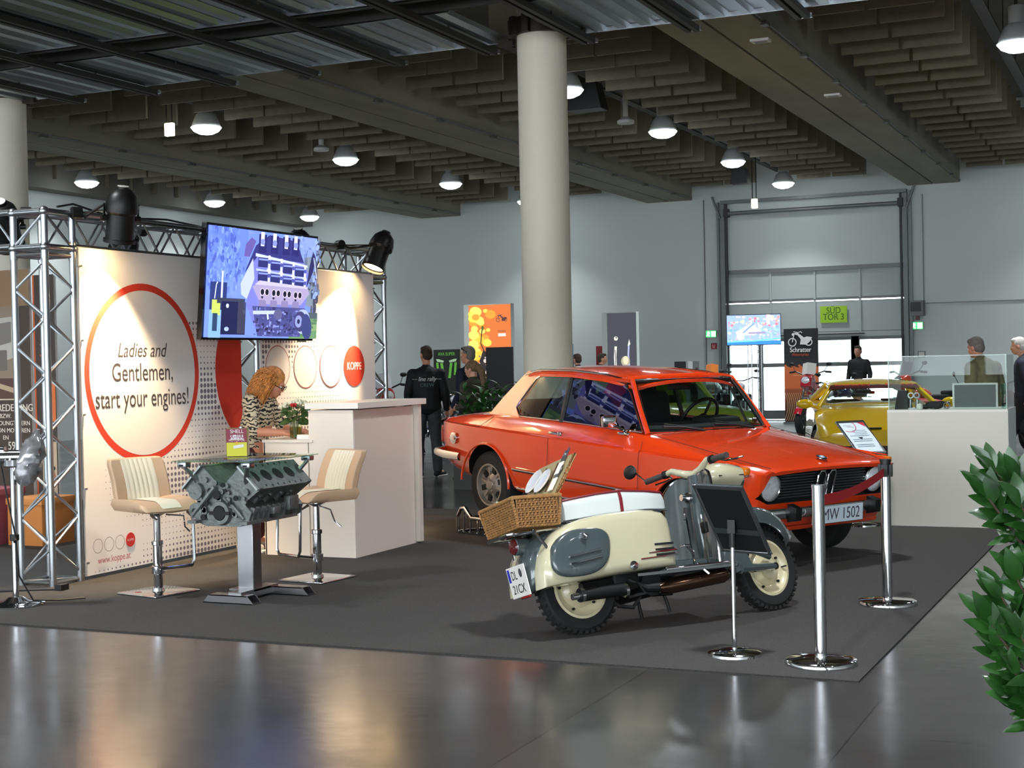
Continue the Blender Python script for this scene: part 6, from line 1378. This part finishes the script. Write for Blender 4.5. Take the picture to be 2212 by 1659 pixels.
def sky(p,w,h):
    p.rect(0,0,w,h,(222,120,60)); rnd=random.Random(9)
    for i in range(70):
        x=rnd.uniform(0,w*.62)*rnd.random()**.5; y=rnd.uniform(.25*h,.97*h); f=1-x/w; r=rnd.uniform(.05,.13); p.ellipse(min(w-.14,max(r,x)),min(h-r,y),r,r*.75,rnd.choice([(250,200,70),(245,225,90),(238,160,60),(250,238,110)]) if f>.45 else rnd.choice([(228,140,74),(236,160,84),(210,112,60)]),14)
    p.rect(0,0,w,h*.16,(150,130,120)); K=(46,38,40); p.ellipse(w*.34,h*.22,w*.2,w*.2,K); p.ellipse(w*.34,h*.22,w*.13,w*.13,(120,100,96)); p.ellipse(w*.74,h*.26,w*.22,w*.22,K); p.ring(w*.74,h*.30,w*.2,w*.2,.03,(170,160,150),40,.2,2.6); p.ellipse(w*.74,h*.26,w*.12,w*.12,(92,80,78))
    p.poly([(w*.26,h*.42),(w*.36,h*.54),(w*.5,h*.47),(w*.62,h*.42),(w*.9,h*.38),(w*.86,h*.30),(w*.5,h*.2),(w*.32,h*.24)],K); p.line([(w*.38,h*.52),(w*.30,h*.60),(w*.33,h*.72),(w*.35,h*.78)],.025,(70,60,30)); p.ellipse(w*.35,h*.76,.03,.05,(90,100,40))
    for i in range(60): p.ellipse(rnd.uniform(w*.25,w*.75),rnd.uniform(h*.18,h*.48),.018,.014,rnd.choice([(220,200,180),(150,110,70),(190,150,110),(90,70,60),(230,220,215)]),8)
    for x,y in ((.2,.33),(.42,.42),(.46,.3)): p.ellipse(w*x,h*y,.045,.045,(220,205,196))
    bike_shape(p,w*.83,h*.84,.24,(84,56,60),None); p.text('Schratter',w*.83,h*.715,.062,(104,60,60),bold=.012,sx=.8); p.rect(w*.74,h*.67,w*.92,h*.70,(245,235,228))
def dark(p,w,h):
    p.rect(0,0,w,h,(70,72,80)); 
    for i in range(8): p.rect(0,h*.04*i,w,h*(.04*i+.04),(92-3*i,94-3*i,112-5*i))
    Wt=(226,224,216); L=(176,184,220)
    p.line([(w*.28,h*.32),(w*.26,h*.5),(w*.29,h*.62)],.055,Wt); p.line([(w*.275,h*.36),(w*.265,h*.58)],.02,(120,120,120)); p.ellipse(w*.30,h*.71,.045,.045,Wt); p.ellipse(w*.31,h*.72,.02,.02,(130,130,130)); p.line([(w*.76,h*.34),(w*.72,h*.52),(w*.75,h*.66)],.035,L); p.poly([(w*.7,h*.62),(w*.8,h*.64),(w*.76,h*.7)],Wt)
    p.ellipse(w*.62,h*.45,.10,.11,(176,170,150)); p.ellipse(w*.63,h*.46,.06,.09,(226,216,186)); p.line([(w*.34,h*.22),(w*.55,h*.4)],.05,L); p.line([(w*.58,h*.4),(w*.56,h*.1)],.04,Wt); p.poly([(w*.36,h*.2),(w*.5,h*.26),(w*.44,h*.36)],L)
    rnd=random.Random(6)
    for i in range(46): p.ellipse(rnd.uniform(.1*w,.95*w),rnd.uniform(.02*h,.24*h),.03,.02,rnd.choice([Wt,L,(120,126,170),(240,240,245),(150,150,160)]),8)
def lightbox(lab,x0,x1,y,z0,z1,fn):
    t=thing('light_box',lab,'poster',group='illuminated posters at the back wall'); w,h=x1-x0,z1-z0
    MB().box(((x0+x1)/2-.06,y+.09,(z0+z1)/2),(w+.13,.16,h+.04)).box(((x0+x1)/2,y+.1,z0/2),(.5,.12,z0)).build('box',mat('lightbox_body',(196,204,198),.5),t)
    p=Pic(.0006,(w,h)); fn(p,w,h); p.build('lit_print',frame_uv((x0,y,z0),(1,0,0),(0,0,1)),LIGHTBOX,t)
lightbox('illuminated poster of a motorcycle against an orange yellow sky left of the middle column',-13.64,-12.66,28.1,.75,2.80,sky)
lightbox('illuminated dark grey poster of a chrome chopper right of the middle column',-10.92,-10.27,29.25,.7,2.57,dark)
def led(p,w,h):
    rnd=random.Random(17); p.rect(0,0,w,h,(150,176,236))
    for i in range(130):
        x,y=rnd.uniform(.03,.97)*w,rnd.uniform(.06,.97)*h; c=rnd.choice([(250,150,140),(250,205,170),(236,120,130),(240,235,230),(200,190,240)]) if y>h*.62 else rnd.choice([(225,240,255),(150,200,250),(190,170,235),(245,250,255),(120,170,240)])
        p.ellipse(x,y,rnd.uniform(.02,.07)*w*.5,rnd.uniform(.02,.05)*h,c,10)
    p.poly([(w*.16,h*.42),(w*.45,h*.72),(w*.6,h*.5),(w*.55,h*.34),(w*.2,h*.30)],(240,248,255)); p.line([(w*.3,h*.4),(w*.5,h*.7)],.03,(110,150,220)); p.line([(w*.62,h*.42),(w*.58,h*.74)],.03,(245,250,255)); p.ellipse(w*.25,h*.28,.08,.08,(210,240,255)); p.ring(w*.75,h*.28,.10,.10,.02,(170,215,250),24); p.rect(w*.4,h*.36,w*.72,h*.42,(150,140,180))
    p.rect(0,0,w,h*.12,(40,130,225)); p.poly([(0,h*.08),(w*.5,h*.10),(w,h*.17),(w,h*.22),(w*.5,h*.14),(0,h*.12)],(110,220,255)); p.rect(w*.74,h*.66,w*.80,h,(250,225,225)); p.rect(w*.68,h*.82,w*.92,h*.87,(250,215,215))
t=thing('led_screen','bright colourful video screen on truss legs in front of the gate','screen'); M=frame_uv((-8.32,29.35,1.83),(1,.30,0),(0,0,1))
MB(M).box((.545,.305,-.04),(1.12,.64,.07)).build('bezel',BLACK,t); p=Pic(.0006,(1.09,.61)); led(p,1.09,.61); p.build('picture',M@T((0,0,.002)),LED,t)
for dx in (.46,.66):
    m=MB()
    for a in (-.04,.04): m.cyl(M@V((dx+a,0,-.08))-V((0,0,1.83)),M@V((dx+a,.1,-.08)),.012,n=6)
    for k in range(9): m.tube([M@V((dx-.04,-1.75+.2*k,-.08)),M@V((dx+.04,-1.65+.2*k,-.08)),M@V((dx-.04,-1.55+.2*k,-.08))],.006,5)
    m.build('truss_leg',ALU,t)
MB().box((-7.8,29.6,.03),(1.0,.6,.06)).build('base',BLACK,t)
def schr(p,w,h):
    p.rect(0,0,w,h,(26,26,30)); p.rect(0,0,w,h*.62,(206,104,52)); 
    for i in range(5):
        x=w*(.02+.21*i); p.poly([(x,h*.645),(x+w*.22,h*.645),(x+w*.2,h*.62),(x+w*.11,h*.595),(x+w*.05,h*.61)],(26,26,30)); p.ellipse(x+w*.15,h*.60,.05,.018,(60,22,20),14,rot=-.3)
    for i in range(10): p.rect(0,h*.036*i,w,h*(.036*i+.037),(max(30,176-12*(10-i)-10),max(24,84-7*(10-i)),max(22,44-3*(10-i))))
    for i in range(9):
        x=w*(.02+.062*i); p.line([(x-.03+.09*math.sin(k*.28),h*(.02+.030*k)) for k in range(11)],.011,(214,176,120))
    for i in range(9): y=h*(.35-.026*i); p.line([(w*.56,y),(w*.72,y+.012-.01*i),(w*.98,y-.005*i)],.016,(200,150,96))
    bike_shape(p,w*.5,h*.86,.52,(232,230,228),None); p.text('Schratter',w*.5,h*.755,.155,(238,236,232),bold=.016,sx=.84); p.text('Motorcycles',w*.5,h*.715,.085,(190,74,40),bold=.012,sx=.9); p.text('www.schratter.at',w*.5,h*.50,.052,(240,190,150),sx=.95)
t=thing('roll_up_banner','tall black and orange roll up banner with a white motorcycle logo and Schratter lettering','banner'); M=frame_uv((-8.02,33.0,.06),(1,0,0),(0,0,1))
MB(M).box((.39,1.07,-.01),(.79,2.14,.012)).build('sheet',BLACK,t); p=Pic(.001,(.78,2.13)); schr(p,.78,2.13); p.build('artwork',M@T((0,0,.003)),None,t); MB().rbox((-7.63,33.02,.04),(.84,.2,.08),.02).build('foot',ALU,t)
def simple(name,lab,cat,x,y,z0,w,h,c,fn=None,th=.04):
    t=thing(name,lab,cat); M=frame_uv((x,y,z0),(1,0,0),(0,0,1)); MB(M).box((w/2,h/2,-th/2),(w,h,th)).build('panel',mat(name+'_'+str(len(MATS)),c,.5),t)
    MB(M).box((w/2,-z0/2+.01,-th/2),(min(w*.6,.4),z0,.03)).box((w/2,-z0+.015,-th/2),(w*.7,.03,.3)).build('stand',BLACK,t)
    if fn: p=Pic(.002,(w,h)); fn(p,w,h); p.build('artwork',M@T((0,0,.003)),None,t)
    return t
def ava(p,w,h):
    p.rect(0,0,w,h,(18,24,20)); G=(110,190,70); p.text('MONSTER'[0:0]+'AVA SUPER',w*.5,h*.86,.10,G,bold=.01,sx=.8)
    for k in (-1,1): p.poly([(w*(.5+k*.40),h*.78),(w*(.5+k*.30),h*.78),(w*(.5+k*.10),h*.74),(w*(.5+k*.12),h*.70),(w*(.5+k*.36),h*.72)],(190,220,180)); p.poly([(w*(.5+k*.40),h*.70),(w*(.5+k*.31),h*.70),(w*(.5+k*.28),h*.40),(w*(.5+k*.36),h*.42)],G); p.poly([(w*(.5+k*.24),h*.69),(w*(.5+k*.14),h*.69),(w*(.5+k*.06),h*.34),(w*(.5+k*.16),h*.34)],G)
simple('green_banner','black banner with bright green markings behind the man with sunglasses','banner',-14.3,27.7,.95,.62,.92,(20,24,22),ava)
simple('black_display','large plain black display panel beside the planter left of the column','display',-13.02,27.6,.75,.62,1.14,(8,8,9))
simple('blue_banner','narrow pale blue roll up seen just right of the middle column','banner',-11.63,28.6,.3,.17,1.63,(120,150,176),lambda p,w,h:(p.rect(0,0,w,h,(126,156,182)),p.line([(w*.3,h),(w*.45,0)],.02,(60,80,100))))
simple('red_banner','plain dark red banner left of the dark grey poster','banner',-11.32,29.6,.4,.26,1.48,(146,26,34))
simple('black_monitor','small black monitor above the orange car roof','monitor',-9.55,29.6,1.05,.25,.46,(10,10,11))
simple('brochure_panel','small grey and white panel beside the small black monitor','display',-9.28,29.65,1.05,.26,.46,(120,122,124),lambda p,w,h:(p.rect(0,0,w,h,(120,122,124)),p.rect(w*.05,0,w*.45,h,(225,225,224)),p.rect(w*.7,h*.4,w*.9,h*.7,(90,50,50))))
MB_=MB
# ---------------------------------------------------------------- motorcycles
def motorcycle(lab,x,y,rz,c,c2=(30,30,32),style='naked',group='motorcycles of the dealer'):
    t=thing('motorcycle',lab,'motorcycle',(x,y,0),rz,group); pm=mat('bike_%d_%d_%d'%c,c,.2,coat=1); p2=mat('bike_%d_%d_%d'%c2,c2,.3,coat=.6); k=1.0 if style!='cruiser' else .94; hb=1.02 if style=='naked' else 1.22 if style=='enduro' else 1.08
    for wx,r,w in ((.70,.31,.07),(-.70,.31,.085 if style!='cruiser' else .11)):
        M=T((wx,0,r))@RX(pi/2); b=MB(M); b.lathe([(r*.70,-w),(r*.9,-w),(r,-w*.4),(r,w*.4),(r*.9,w),(r*.70,w)],24,caps=False); wh=b.build('wheel',TYRE,t)
        b=MB(M); b.lathe([(r*.72,-.03),(r*.72,.03),(r*.64,.02),(r*.64,-.02)],24,caps=False); b.cyl((0,0,-.06),(0,0,.06),.05,n=10)
        for i in range(6): a=pi/3*i; b.tube([(.04*math.cos(a),.04*math.sin(a),0),(r*.66*math.cos(a),r*.66*math.sin(a),0)],.012,5)
        b.lathe([(.15,.05),(.15,.056),(.07,.056)],16,caps=False); b.build('rim',STEEL,wh)
    m=MB()
    for s in (1,-1): m.tube([(.70,s*.10,.31),(.50,s*.10,.72),(.40,s*.09,hb-.10)],[.028,.024,.022],8)
    m.box((.44,0,hb-.14),(.10,.24,.03)).box((.47,0,.76),(.08,.24,.03)); m.build('fork',STEEL,t)
    m=MB(); m.tube([(.34,.40,hb+.03),(.38,.30,hb+.05),(.42,.10,hb-.02),(.42,-.10,hb-.02),(.38,-.30,hb+.05),(.34,-.40,hb+.03)],.014,6)
    for s in (1,-1): m.tube([(.38,s*.30,hb+.05),(.34,s*.36,hb+.16)],.006,5); m.ell((.33,s*.38,hb+.19),(.015,.06,.035),10); m.cyl((.36,s*.32,hb+.04),(.33,s*.43,hb+.03),.02,n=8)
    m.build('handlebar',BLACK,t)
    m=MB(T((.56,0,hb-.13))@RY(pi/2+.1)); m.lathe([(.04,-.10),(.085,-.03),(.09,.03)],18,caps=False); h=m.build('headlamp',BLACK if style!='cruiser' else CHROME,t); MB(T((.56,0,hb-.13))@RY(pi/2+.1)).lathe([(.085,.028),(.05,.045),(.001,.05)],18,caps=False).build('lens',mat('headlamp_glass'),h)
    rr=[]
    for u,zc,ry,rz_ in ((.34,.86,.07,.06),(.26,.87,.14,.11),(.08,.88,.15,.12),(-.10,.85,.11,.09),(-.18,.82,.06,.05)): rr.append([V((u,ry*math.cos(a),zc+rz_*math.sin(a))) for a in [2*pi*i/14 for i in range(14)]])
    MB().loft(rr).build('tank',pm,t,ang=60)
    m=MB(); m.rbox((-.34,0,.80),(.44,.24,.09),.04); m.rbox((-.66,0,.87),(.30,.20,.08),.035); m.build('seat',BLACK,t)
    m=MB(); m.rbox((.08,0,.48),(.36,.28,.26),.05); m.rbox((-.12,0,.42),(.3,.34,.2),.05); m.tube([(.16,0,.55),(.30,0,.76)],.085,10).tube([(-.02,0,.58),(-.10,0,.78)],.085,10)
    for s in (1,-1): m.cyl((.0,s*.16,.44),(.0,s*.20,.44),.09,n=14)
    m.build('engine',mat('bike_engine',(52,52,54),.4,.6),t)
    m=MB(); m.tube([(.38,0,.9),(.1,0,.78),(-.3,0,.74),(-.9,0,.86)],.03,6).tube([(.36,0,.82),(.22,0,.32),(-.15,0,.30),(-.3,0,.72)],.025,6).tube([(-.15,.09,.34),(-.70,.10,.31)],.025,6).tube([(-.15,-.09,.34),(-.70,-.10,.31)],.025,6); m.build('frame',p2,t)
    m=MB(); m.tube([(.30,-.10,.6),(.36,-.15,.36),(.10,-.17,.26),(-.35,-.18,.30)],.025,8).tube([(-.35,-.18,.30),(-.85,-.20,.42)],[.04,.05],12); m.build('exhaust',CHROME,t)
    for wx,a0,a1 in ((.70,.5,2.6),(-.70,.6,2.3)):
        rr=[]
        for i in range(9):
            a=a0+(a1-a0)*i/8; rr.append([V((wx+.35*math.cos(a),s*.075,.31+.35*math.sin(a)-abs(s)*.03)) for s in (-1,-.5,0,.5,1)])
        MB().loft(rr,0,False,False).build('mudguard',pm if style!='cruiser' else BLACK,t,ang=70)
    if style=='enduro':
        m=MB(); m.prism([(.30,.86),(.62,.98),(.56,1.16),(.40,1.24),(.34,1.08),(.18,.98)],.22,Mx(((1,0,0,0),(0,0,1,-.11),(0,1,0,0),(0,0,0,1)))); m.build('fairing',pm,t,bevel=.02); MB().tube([(.42,0,1.2),(.36,0,1.42)],.10,4,flat=1.4).build('windshield',p2,t)
    if style=='cruiser':
        for s in (1,-1): MB().rbox((-.62,s*.24,.62),(.44,.16,.26),.04).build('side_case',BLACK,t)
    m=MB(); m.rbox((-.95,0,.84),(.06,.14,.06),.015); m.build('tail_lamp',REDL,t); MB().tube([(-.05,.12,.35),(-.10,.30,.01)],.012,6).build('side_stand',BLACK,t)
    return t
motorcycle('black touring motorcycle with side cases left of the Schratter banner',-8.72,31.6,-1.25,(22,22,24),style='cruiser')
motorcycle('red tall enduro motorcycle right of the Schratter banner',-6.3,28.6,-1.75,(170,24,40),(216,214,208),'enduro')
motorcycle('white and orange tall enduro motorcycle below the video screen',-9.35,32.0,-1.5,(206,214,206),(226,130,60),'enduro')
motorcycle('dark blue naked motorcycle behind the yellow sports car roof',-5.55,27.6,-1.9,(34,44,82))
motorcycle('orange and red motorcycle behind the right end of the yellow sports car',-3.9,26.0,-2.2,(206,70,46),style='enduro')
motorcycle('dark red touring motorcycle at the right edge behind the man in the tan jacket',-2.2,23.2,-2.0,(110,22,28),style='cruiser')
motorcycle('red and white sports motorcycle behind the counter, left of the man in the black jacket',-11.2,19.6,-.6,(172,34,38),(206,206,212),'enduro')
motorcycle('red motorcycle standing behind the legs of the man in the black jacket',-11.9,22.4,-.2,(160,26,32))
motorcycle('blue and white motorcycle behind the reception counter',-12.0,20.6,-.75,(90,130,176),(206,206,212))
motorcycle('black motorcycle between the man with sunglasses and the illuminated sky poster',-12.6,25.0,-.9,(24,24,26))
# modern white scooter with red seat
def modern_scooter(lab,x,y,rz):
    t=thing('motor_scooter',lab,'scooter',(x,y,0),rz); W_=mat('scooter_white',(206,222,214),.2,coat=1); RS=mat('seat_red',(190,36,50),.5)
    for wx in (.62,-.60):
        M=T((wx,0,.22))@RX(pi/2); wh=MB(M).lathe([(.13,-.055),(.19,-.055),(.22,-.02),(.22,.02),(.19,.055),(.13,.055)],24,caps=False).build('wheel',TYRE,t); MB(M).lathe([(.14,.03),(.10,.01),(.03,.04),(.001,.04)],20,caps=False).lathe([(.14,-.03),(.001,-.03)],20,caps=False).build('rim',STEEL,wh)
    rr=[]
    for x_,z,ry,rz_ in ((-.92,.62,.05,.06),(-.82,.56,.16,.16),(-.55,.50,.24,.22),(-.30,.48,.20,.20),(-.16,.46,.14,.16)): rr.append([V((x_,ry*math.cos(a),z+rz_*math.sin(a))) for a in [2*pi*i/16 for i in range(16)]])
    MB().loft(rr).build('rear_body',W_,t,ang=60)
    rr=[[V((.36+.10*(z-.3)/.6*-1+.04*(1-v*v),v*w,z)) for v in [-1+i/4 for i in range(9)]] for z,w in ((.28,.16),(.4,.24),(.6,.25),(.78,.21),(.90,.12))]
    m=MB(); m.loft(rr,0,False,False); m.loft([[p+V((-.03,0,0)) for p in r] for r in rr],0,False,False); m.build('leg_shield',W_,t,ang=60)
    for k in range(3): MB().box((.405,-.12,.50+.07*k),(.02,.08,.03)).build('vent',BLACK,t)
    MB().rbox((.1,0,.27),(.5,.32,.06),.02).build('floor_board',GREY,t); rr=[]
    for x_,z,w in ((-.10,.72,.10),(-.30,.76,.15),(-.60,.78,.16),(-.85,.80,.14),(-.98,.80,.08)): rr.append([V((x_,w*math.cos(a),z+.055*math.sin(a))) for a in [2*pi*i/12 for i in range(12)]])
    MB().loft(rr).build('seat',RS,t,ang=60)
    m=MB(); m.ell((.62,0,.36),(.26,.10,.16),14); m.build('front_mudguard',W_,t); m=MB(); m.tube([(.62,0,.25),(.32,0,.95)],.035,8); m.build('steering_tube',W_,t)
    m=MB(); m.ell((.33,0,1.0),(.12,.13,.09),14); m.tube([(.28,.36,1.0),(.32,.1,1.0),(.32,-.1,1.0),(.28,-.36,1.0)],.03,8); h=m.build('handlebar',W_,t); MB(T((.44,0,1.0))@RY(pi/2)).lathe([(.07,-.02),(.06,.02),(.001,.03)],16,caps=False).build('headlamp',mat('headlamp_glass'),h)
    for s in (1,-1): MB().tube([(.28,s*.22,1.02),(.24,s*.32,1.18)],.006,5).ell((.235,s*.34,1.21),(.015,.055,.045),10).build('mirror',BLKGL,h)
modern_scooter('white modern motor scooter with red seat behind the display counter',-3.35,25.2,-2.6+pi)
# ---------------------------------------------------------------- simple further cars
def simple_car(t,top,belt,width,paint,glass_c,wheels,L0,L1):
    """body lofted from stations: top = [(x, z_top)], belt height and half width per station"""
    rr=[]
    for x,zt,w,zb in top:
        h=[(w*.70,zb),(w*.93,zb+.04),(w,zb+.22),(w*.99,zb+.38 if zb+.38<zt else (zb+zt)/2),(w*.93,zt-.05),(w*.80,zt),(w*.4,zt+.03),(0,zt+.035)]
        rr.append([V((x,y,z)) for y,z in h]+[V((x,-y,z)) for y,z in reversed(h[:-1])])
    b=MB(); b.loft(rr); o=b.build('body',[paint,CARBLK],t,ang=40)
    for wx,ww,r in wheels:
        for s in (1,-1):
            c=MB().cyl((wx,s*ww*.55,r+.02),(wx,s*(ww+.2),r+.02),r+.05,n=28).build('cutter',[CARBLK],None); c.matrix_world=t.matrix_world; cut(o,c,1)
            car_wheel(t,wx,s*(ww-.10),r,.19,s,RIMM if True else None,TYRE,r*.62,5)
    o.data.polygons.foreach_set('use_smooth',[True]*len(o.data.polygons)); o.data.set_sharp_from_angle(angle=R(40)); return o
YEL=mat('yellow_paint',(238,196,28),.2,coat=1)
yc=thing('sports_car','low yellow sports car with red lettering across the windscreen, partly behind the display counter','car'); yc.matrix_world=T((-3.55,19.6,0))@RZ(-1.31)
bpy.context.view_layer.update()
simple_car(yc,[(1.55,.50,.70,.22),(1.5,.60,.80,.18),(1.2,.70,.86,.16),(.7,.80,.88,.15),(.3,.88,.87,.15),(-.6,.90,.87,.15),(-1.6,.92,.88,.15),(-2.2,.92,.86,.18),(-2.5,.84,.80,.25)],.9,.88,YEL,None,[(.85,.86,.31),(-1.65,.86,.32)],0,0)
rf=MB(); rows=[]
for x,z,w in ((-.35,1.17,.56),(-.6,1.225,.60),(-1.0,1.235,.60),(-1.4,1.18,.56)): rows.append([V((x+.10*(1-v*v)*(1 if x>-.5 else 0),v*w,z-.05*v*v)) for v in [-1+i/4 for i in range(9)]])
rf.loft(rows,0,False,False); rf.loft([[p-V((0,0,.04)) for p in r] for r in rows],0,False,False)
for s in (1,-1): rf.tube([(.34,s*.76,.88),(-.32,s*.56,1.13)],.035,8); rf.tube([(-1.38,s*.55,1.14),(-2.1,s*.72,.92)],.06,8); rf.tube([(-.34,s*.57,1.12),(-1.4,s*.56,1.14)],.03,8)
rf.build('roof',YEL,yc,ang=60)
def yws(f): return [V((.42+.10*(1-v*v)-(.74)*f,v*(.74-.18*f),.885+.27*f)) for v in [-1+i/5 for i in range(11)]]
MB().loft([yws(i/4) for i in range(5)],0,False,False).build('windscreen',CARGLASS,yc,ang=60)
MB().loft([[p+V((.012,0,.012)) for p in yws(.80)],[p+V((.012,0,.012)) for p in yws(.98)]],0,False,False).build('sun_strip',mat('strip_dark_red',(70,14,18),.4),yc)
wsM=frame_uv(tuple(yws(.84)[5]+V((.014,-.0,.012))),(0,1,0),tuple((yws(.98)[5]-yws(.84)[5]))); p=Pic(); p.text('KAIMANN',-.29,0,.10,(190,40,44),bold=.008); p.text('RACING',.32,0,.10,(190,40,44),bold=.008); p.build('strip_lettering',wsM@T((0,0,.03)),None,yc)
for s in (1,-1): MB().ell((.22,s*.93,.93),(.07,.11,.065),12).tube([(.2,s*.76,.88),(.22,s*.88,.91)],.02,6).build('door_mirror',YEL,yc)
m=MB(); m.rbox((1.56,0,.34),(.10,1.2,.20),.03); m.build('front_intake',CARBLK,yc); MB().rbox((1.40,-.22,.66),(.22,.34,.012),.004).build('bonnet_slot',CARBLK,yc)
m=MB(); m.rbox((-.9,.34,.70),(.5,.5,.5),.08); m.rbox((-.9,-.34,.70),(.5,.5,.5),.08); m.rbox((.05,0,.84),(.5,1.3,.10),.03); m.build('interior',CARBLK,yc)
LIME=mat('lime_paint',(176,196,64),.22,coat=1)
lc=thing('small_car','lime green small classic car standing behind the orange car, seen through its windows','car'); lc.matrix_world=T((-5.75,18.9,0))@RZ(-.50)
bpy.context.view_layer.update()
simple_car(lc,[(.62,.55,.52,.30),(.58,.68,.66,.26),(.45,.80,.72,.24),(.2,.88,.75,.22),(-.35,.93,.76,.22),(-1.8,.93,.77,.22),(-2.3,.86,.72,.25),(-2.6,.66,.62,.30)],.9,.76,LIME,None,[(0,.72,.29),(-2.0,.72,.29)],0,0)
rf=MB(); rows=[]
for x,z,w in ((-.62,1.30,.54),(-.85,1.38,.58),(-1.2,1.41,.58),(-1.6,1.36,.56),(-2.0,1.2,.5)): rows.append([V((x,v*w,z-.06*v*v)) for v in [-1+i/4 for i in range(9)]])
rf.loft(rows,0,False,False); rf.loft([[p-V((0,0,.04)) for p in r] for r in rows],0,False,False)
for s in (1,-1):
    rf.tube([(-.36,s*.66,.91),(-.62,s*.55,1.25)],.045,8); rf.tube([(-1.98,s*.50,1.15),(-2.3,s*.62,.85)],.08,8); rf.tube([(-1.3,s*.70,.92),(-1.32,s*.58,1.34)],.05,8); rf.tube([(-.62,s*.55,1.25),(-1.2,s*.58,1.34),(-1.98,s*.50,1.15)],.04,8)
rf.build('roof',LIME,lc,ang=60)
MB().loft([[V((-.36-.26*f+.05*(1-v*v),v*(.66-.11*f),.92+.34*f)) for v in [-1+i/4 for i in range(9)]] for f in (0,.5,1)],0,False,False).build('windscreen',CARGLASS,lc,ang=60)
for s in (1,-1):
    MB().add([V((-.46,s*.68,.93)),V((-.98,s*.70,.93)),V((-1.0,s*.60,1.31)),V((-.68,s*.58,1.24))],[(0,1,2,3)]).build('side_window',SIDEGLASS,lc); pn=MB(); pn.add([V((-.98,s*(.715-o_),.91)) for o_ in (0,)]+[V((-1.75,s*.715,.90)),V((-1.75,s*.56,1.30)),V((-1.0,s*.615,1.34))]+[V((-.98,s*.67,.91)),V((-1.75,s*.67,.90)),V((-1.75,s*.52,1.30)),V((-1.0,s*.57,1.34))],[(0,1,2,3),(7,6,5,4),(0,4,5,1),(1,5,6,2),(2,6,7,3),(3,7,4,0)]); pn.build('quarter_panel',LIME,lc); MB().rbox((-1.18,s*.69,1.10),(.16,.05,.07),.01).build('vent',BLACK,lc)
    h=MB(T((.58,s*.50,.66))@RY(pi/2)).lathe([(.10,-.05),(.10,.03),(.085,.04)],22,caps=False).build('headlight',CHROME,lc); MB(T((.58,s*.50,.66))@RY(pi/2)).lathe([(.088,.03),(.05,.05),(.001,.055)],22,caps=False).build('lens',mat('headlamp_glass'),h)
    MB().rbox((.2,s*.755,.66),(.06,.02,.03),.008).build('indicator',AMBER,lc)
MB().tube([(.40,.70,.42),(.62,.60,.42),(.68,0,.42),(.62,-.60,.42),(.40,-.70,.42)],.035,8).build('front_bumper',CHROME,lc)
m=MB(); m.rbox((-1.1,.3,.75),(.4,.45,.6),.08); m.rbox((-1.1,-.3,.75),(.4,.45,.6),.08); m.build('interior',CARBLK,lc)
# stage rug below the dealer's motorcycles
tag(MB().box((-8.0,30.5,.01),(7.5,7,.02)).build('display_rug',mat('rug_grey',(120,124,124),.95)),'flat grey rug below the motorcycles near the gate','rug')
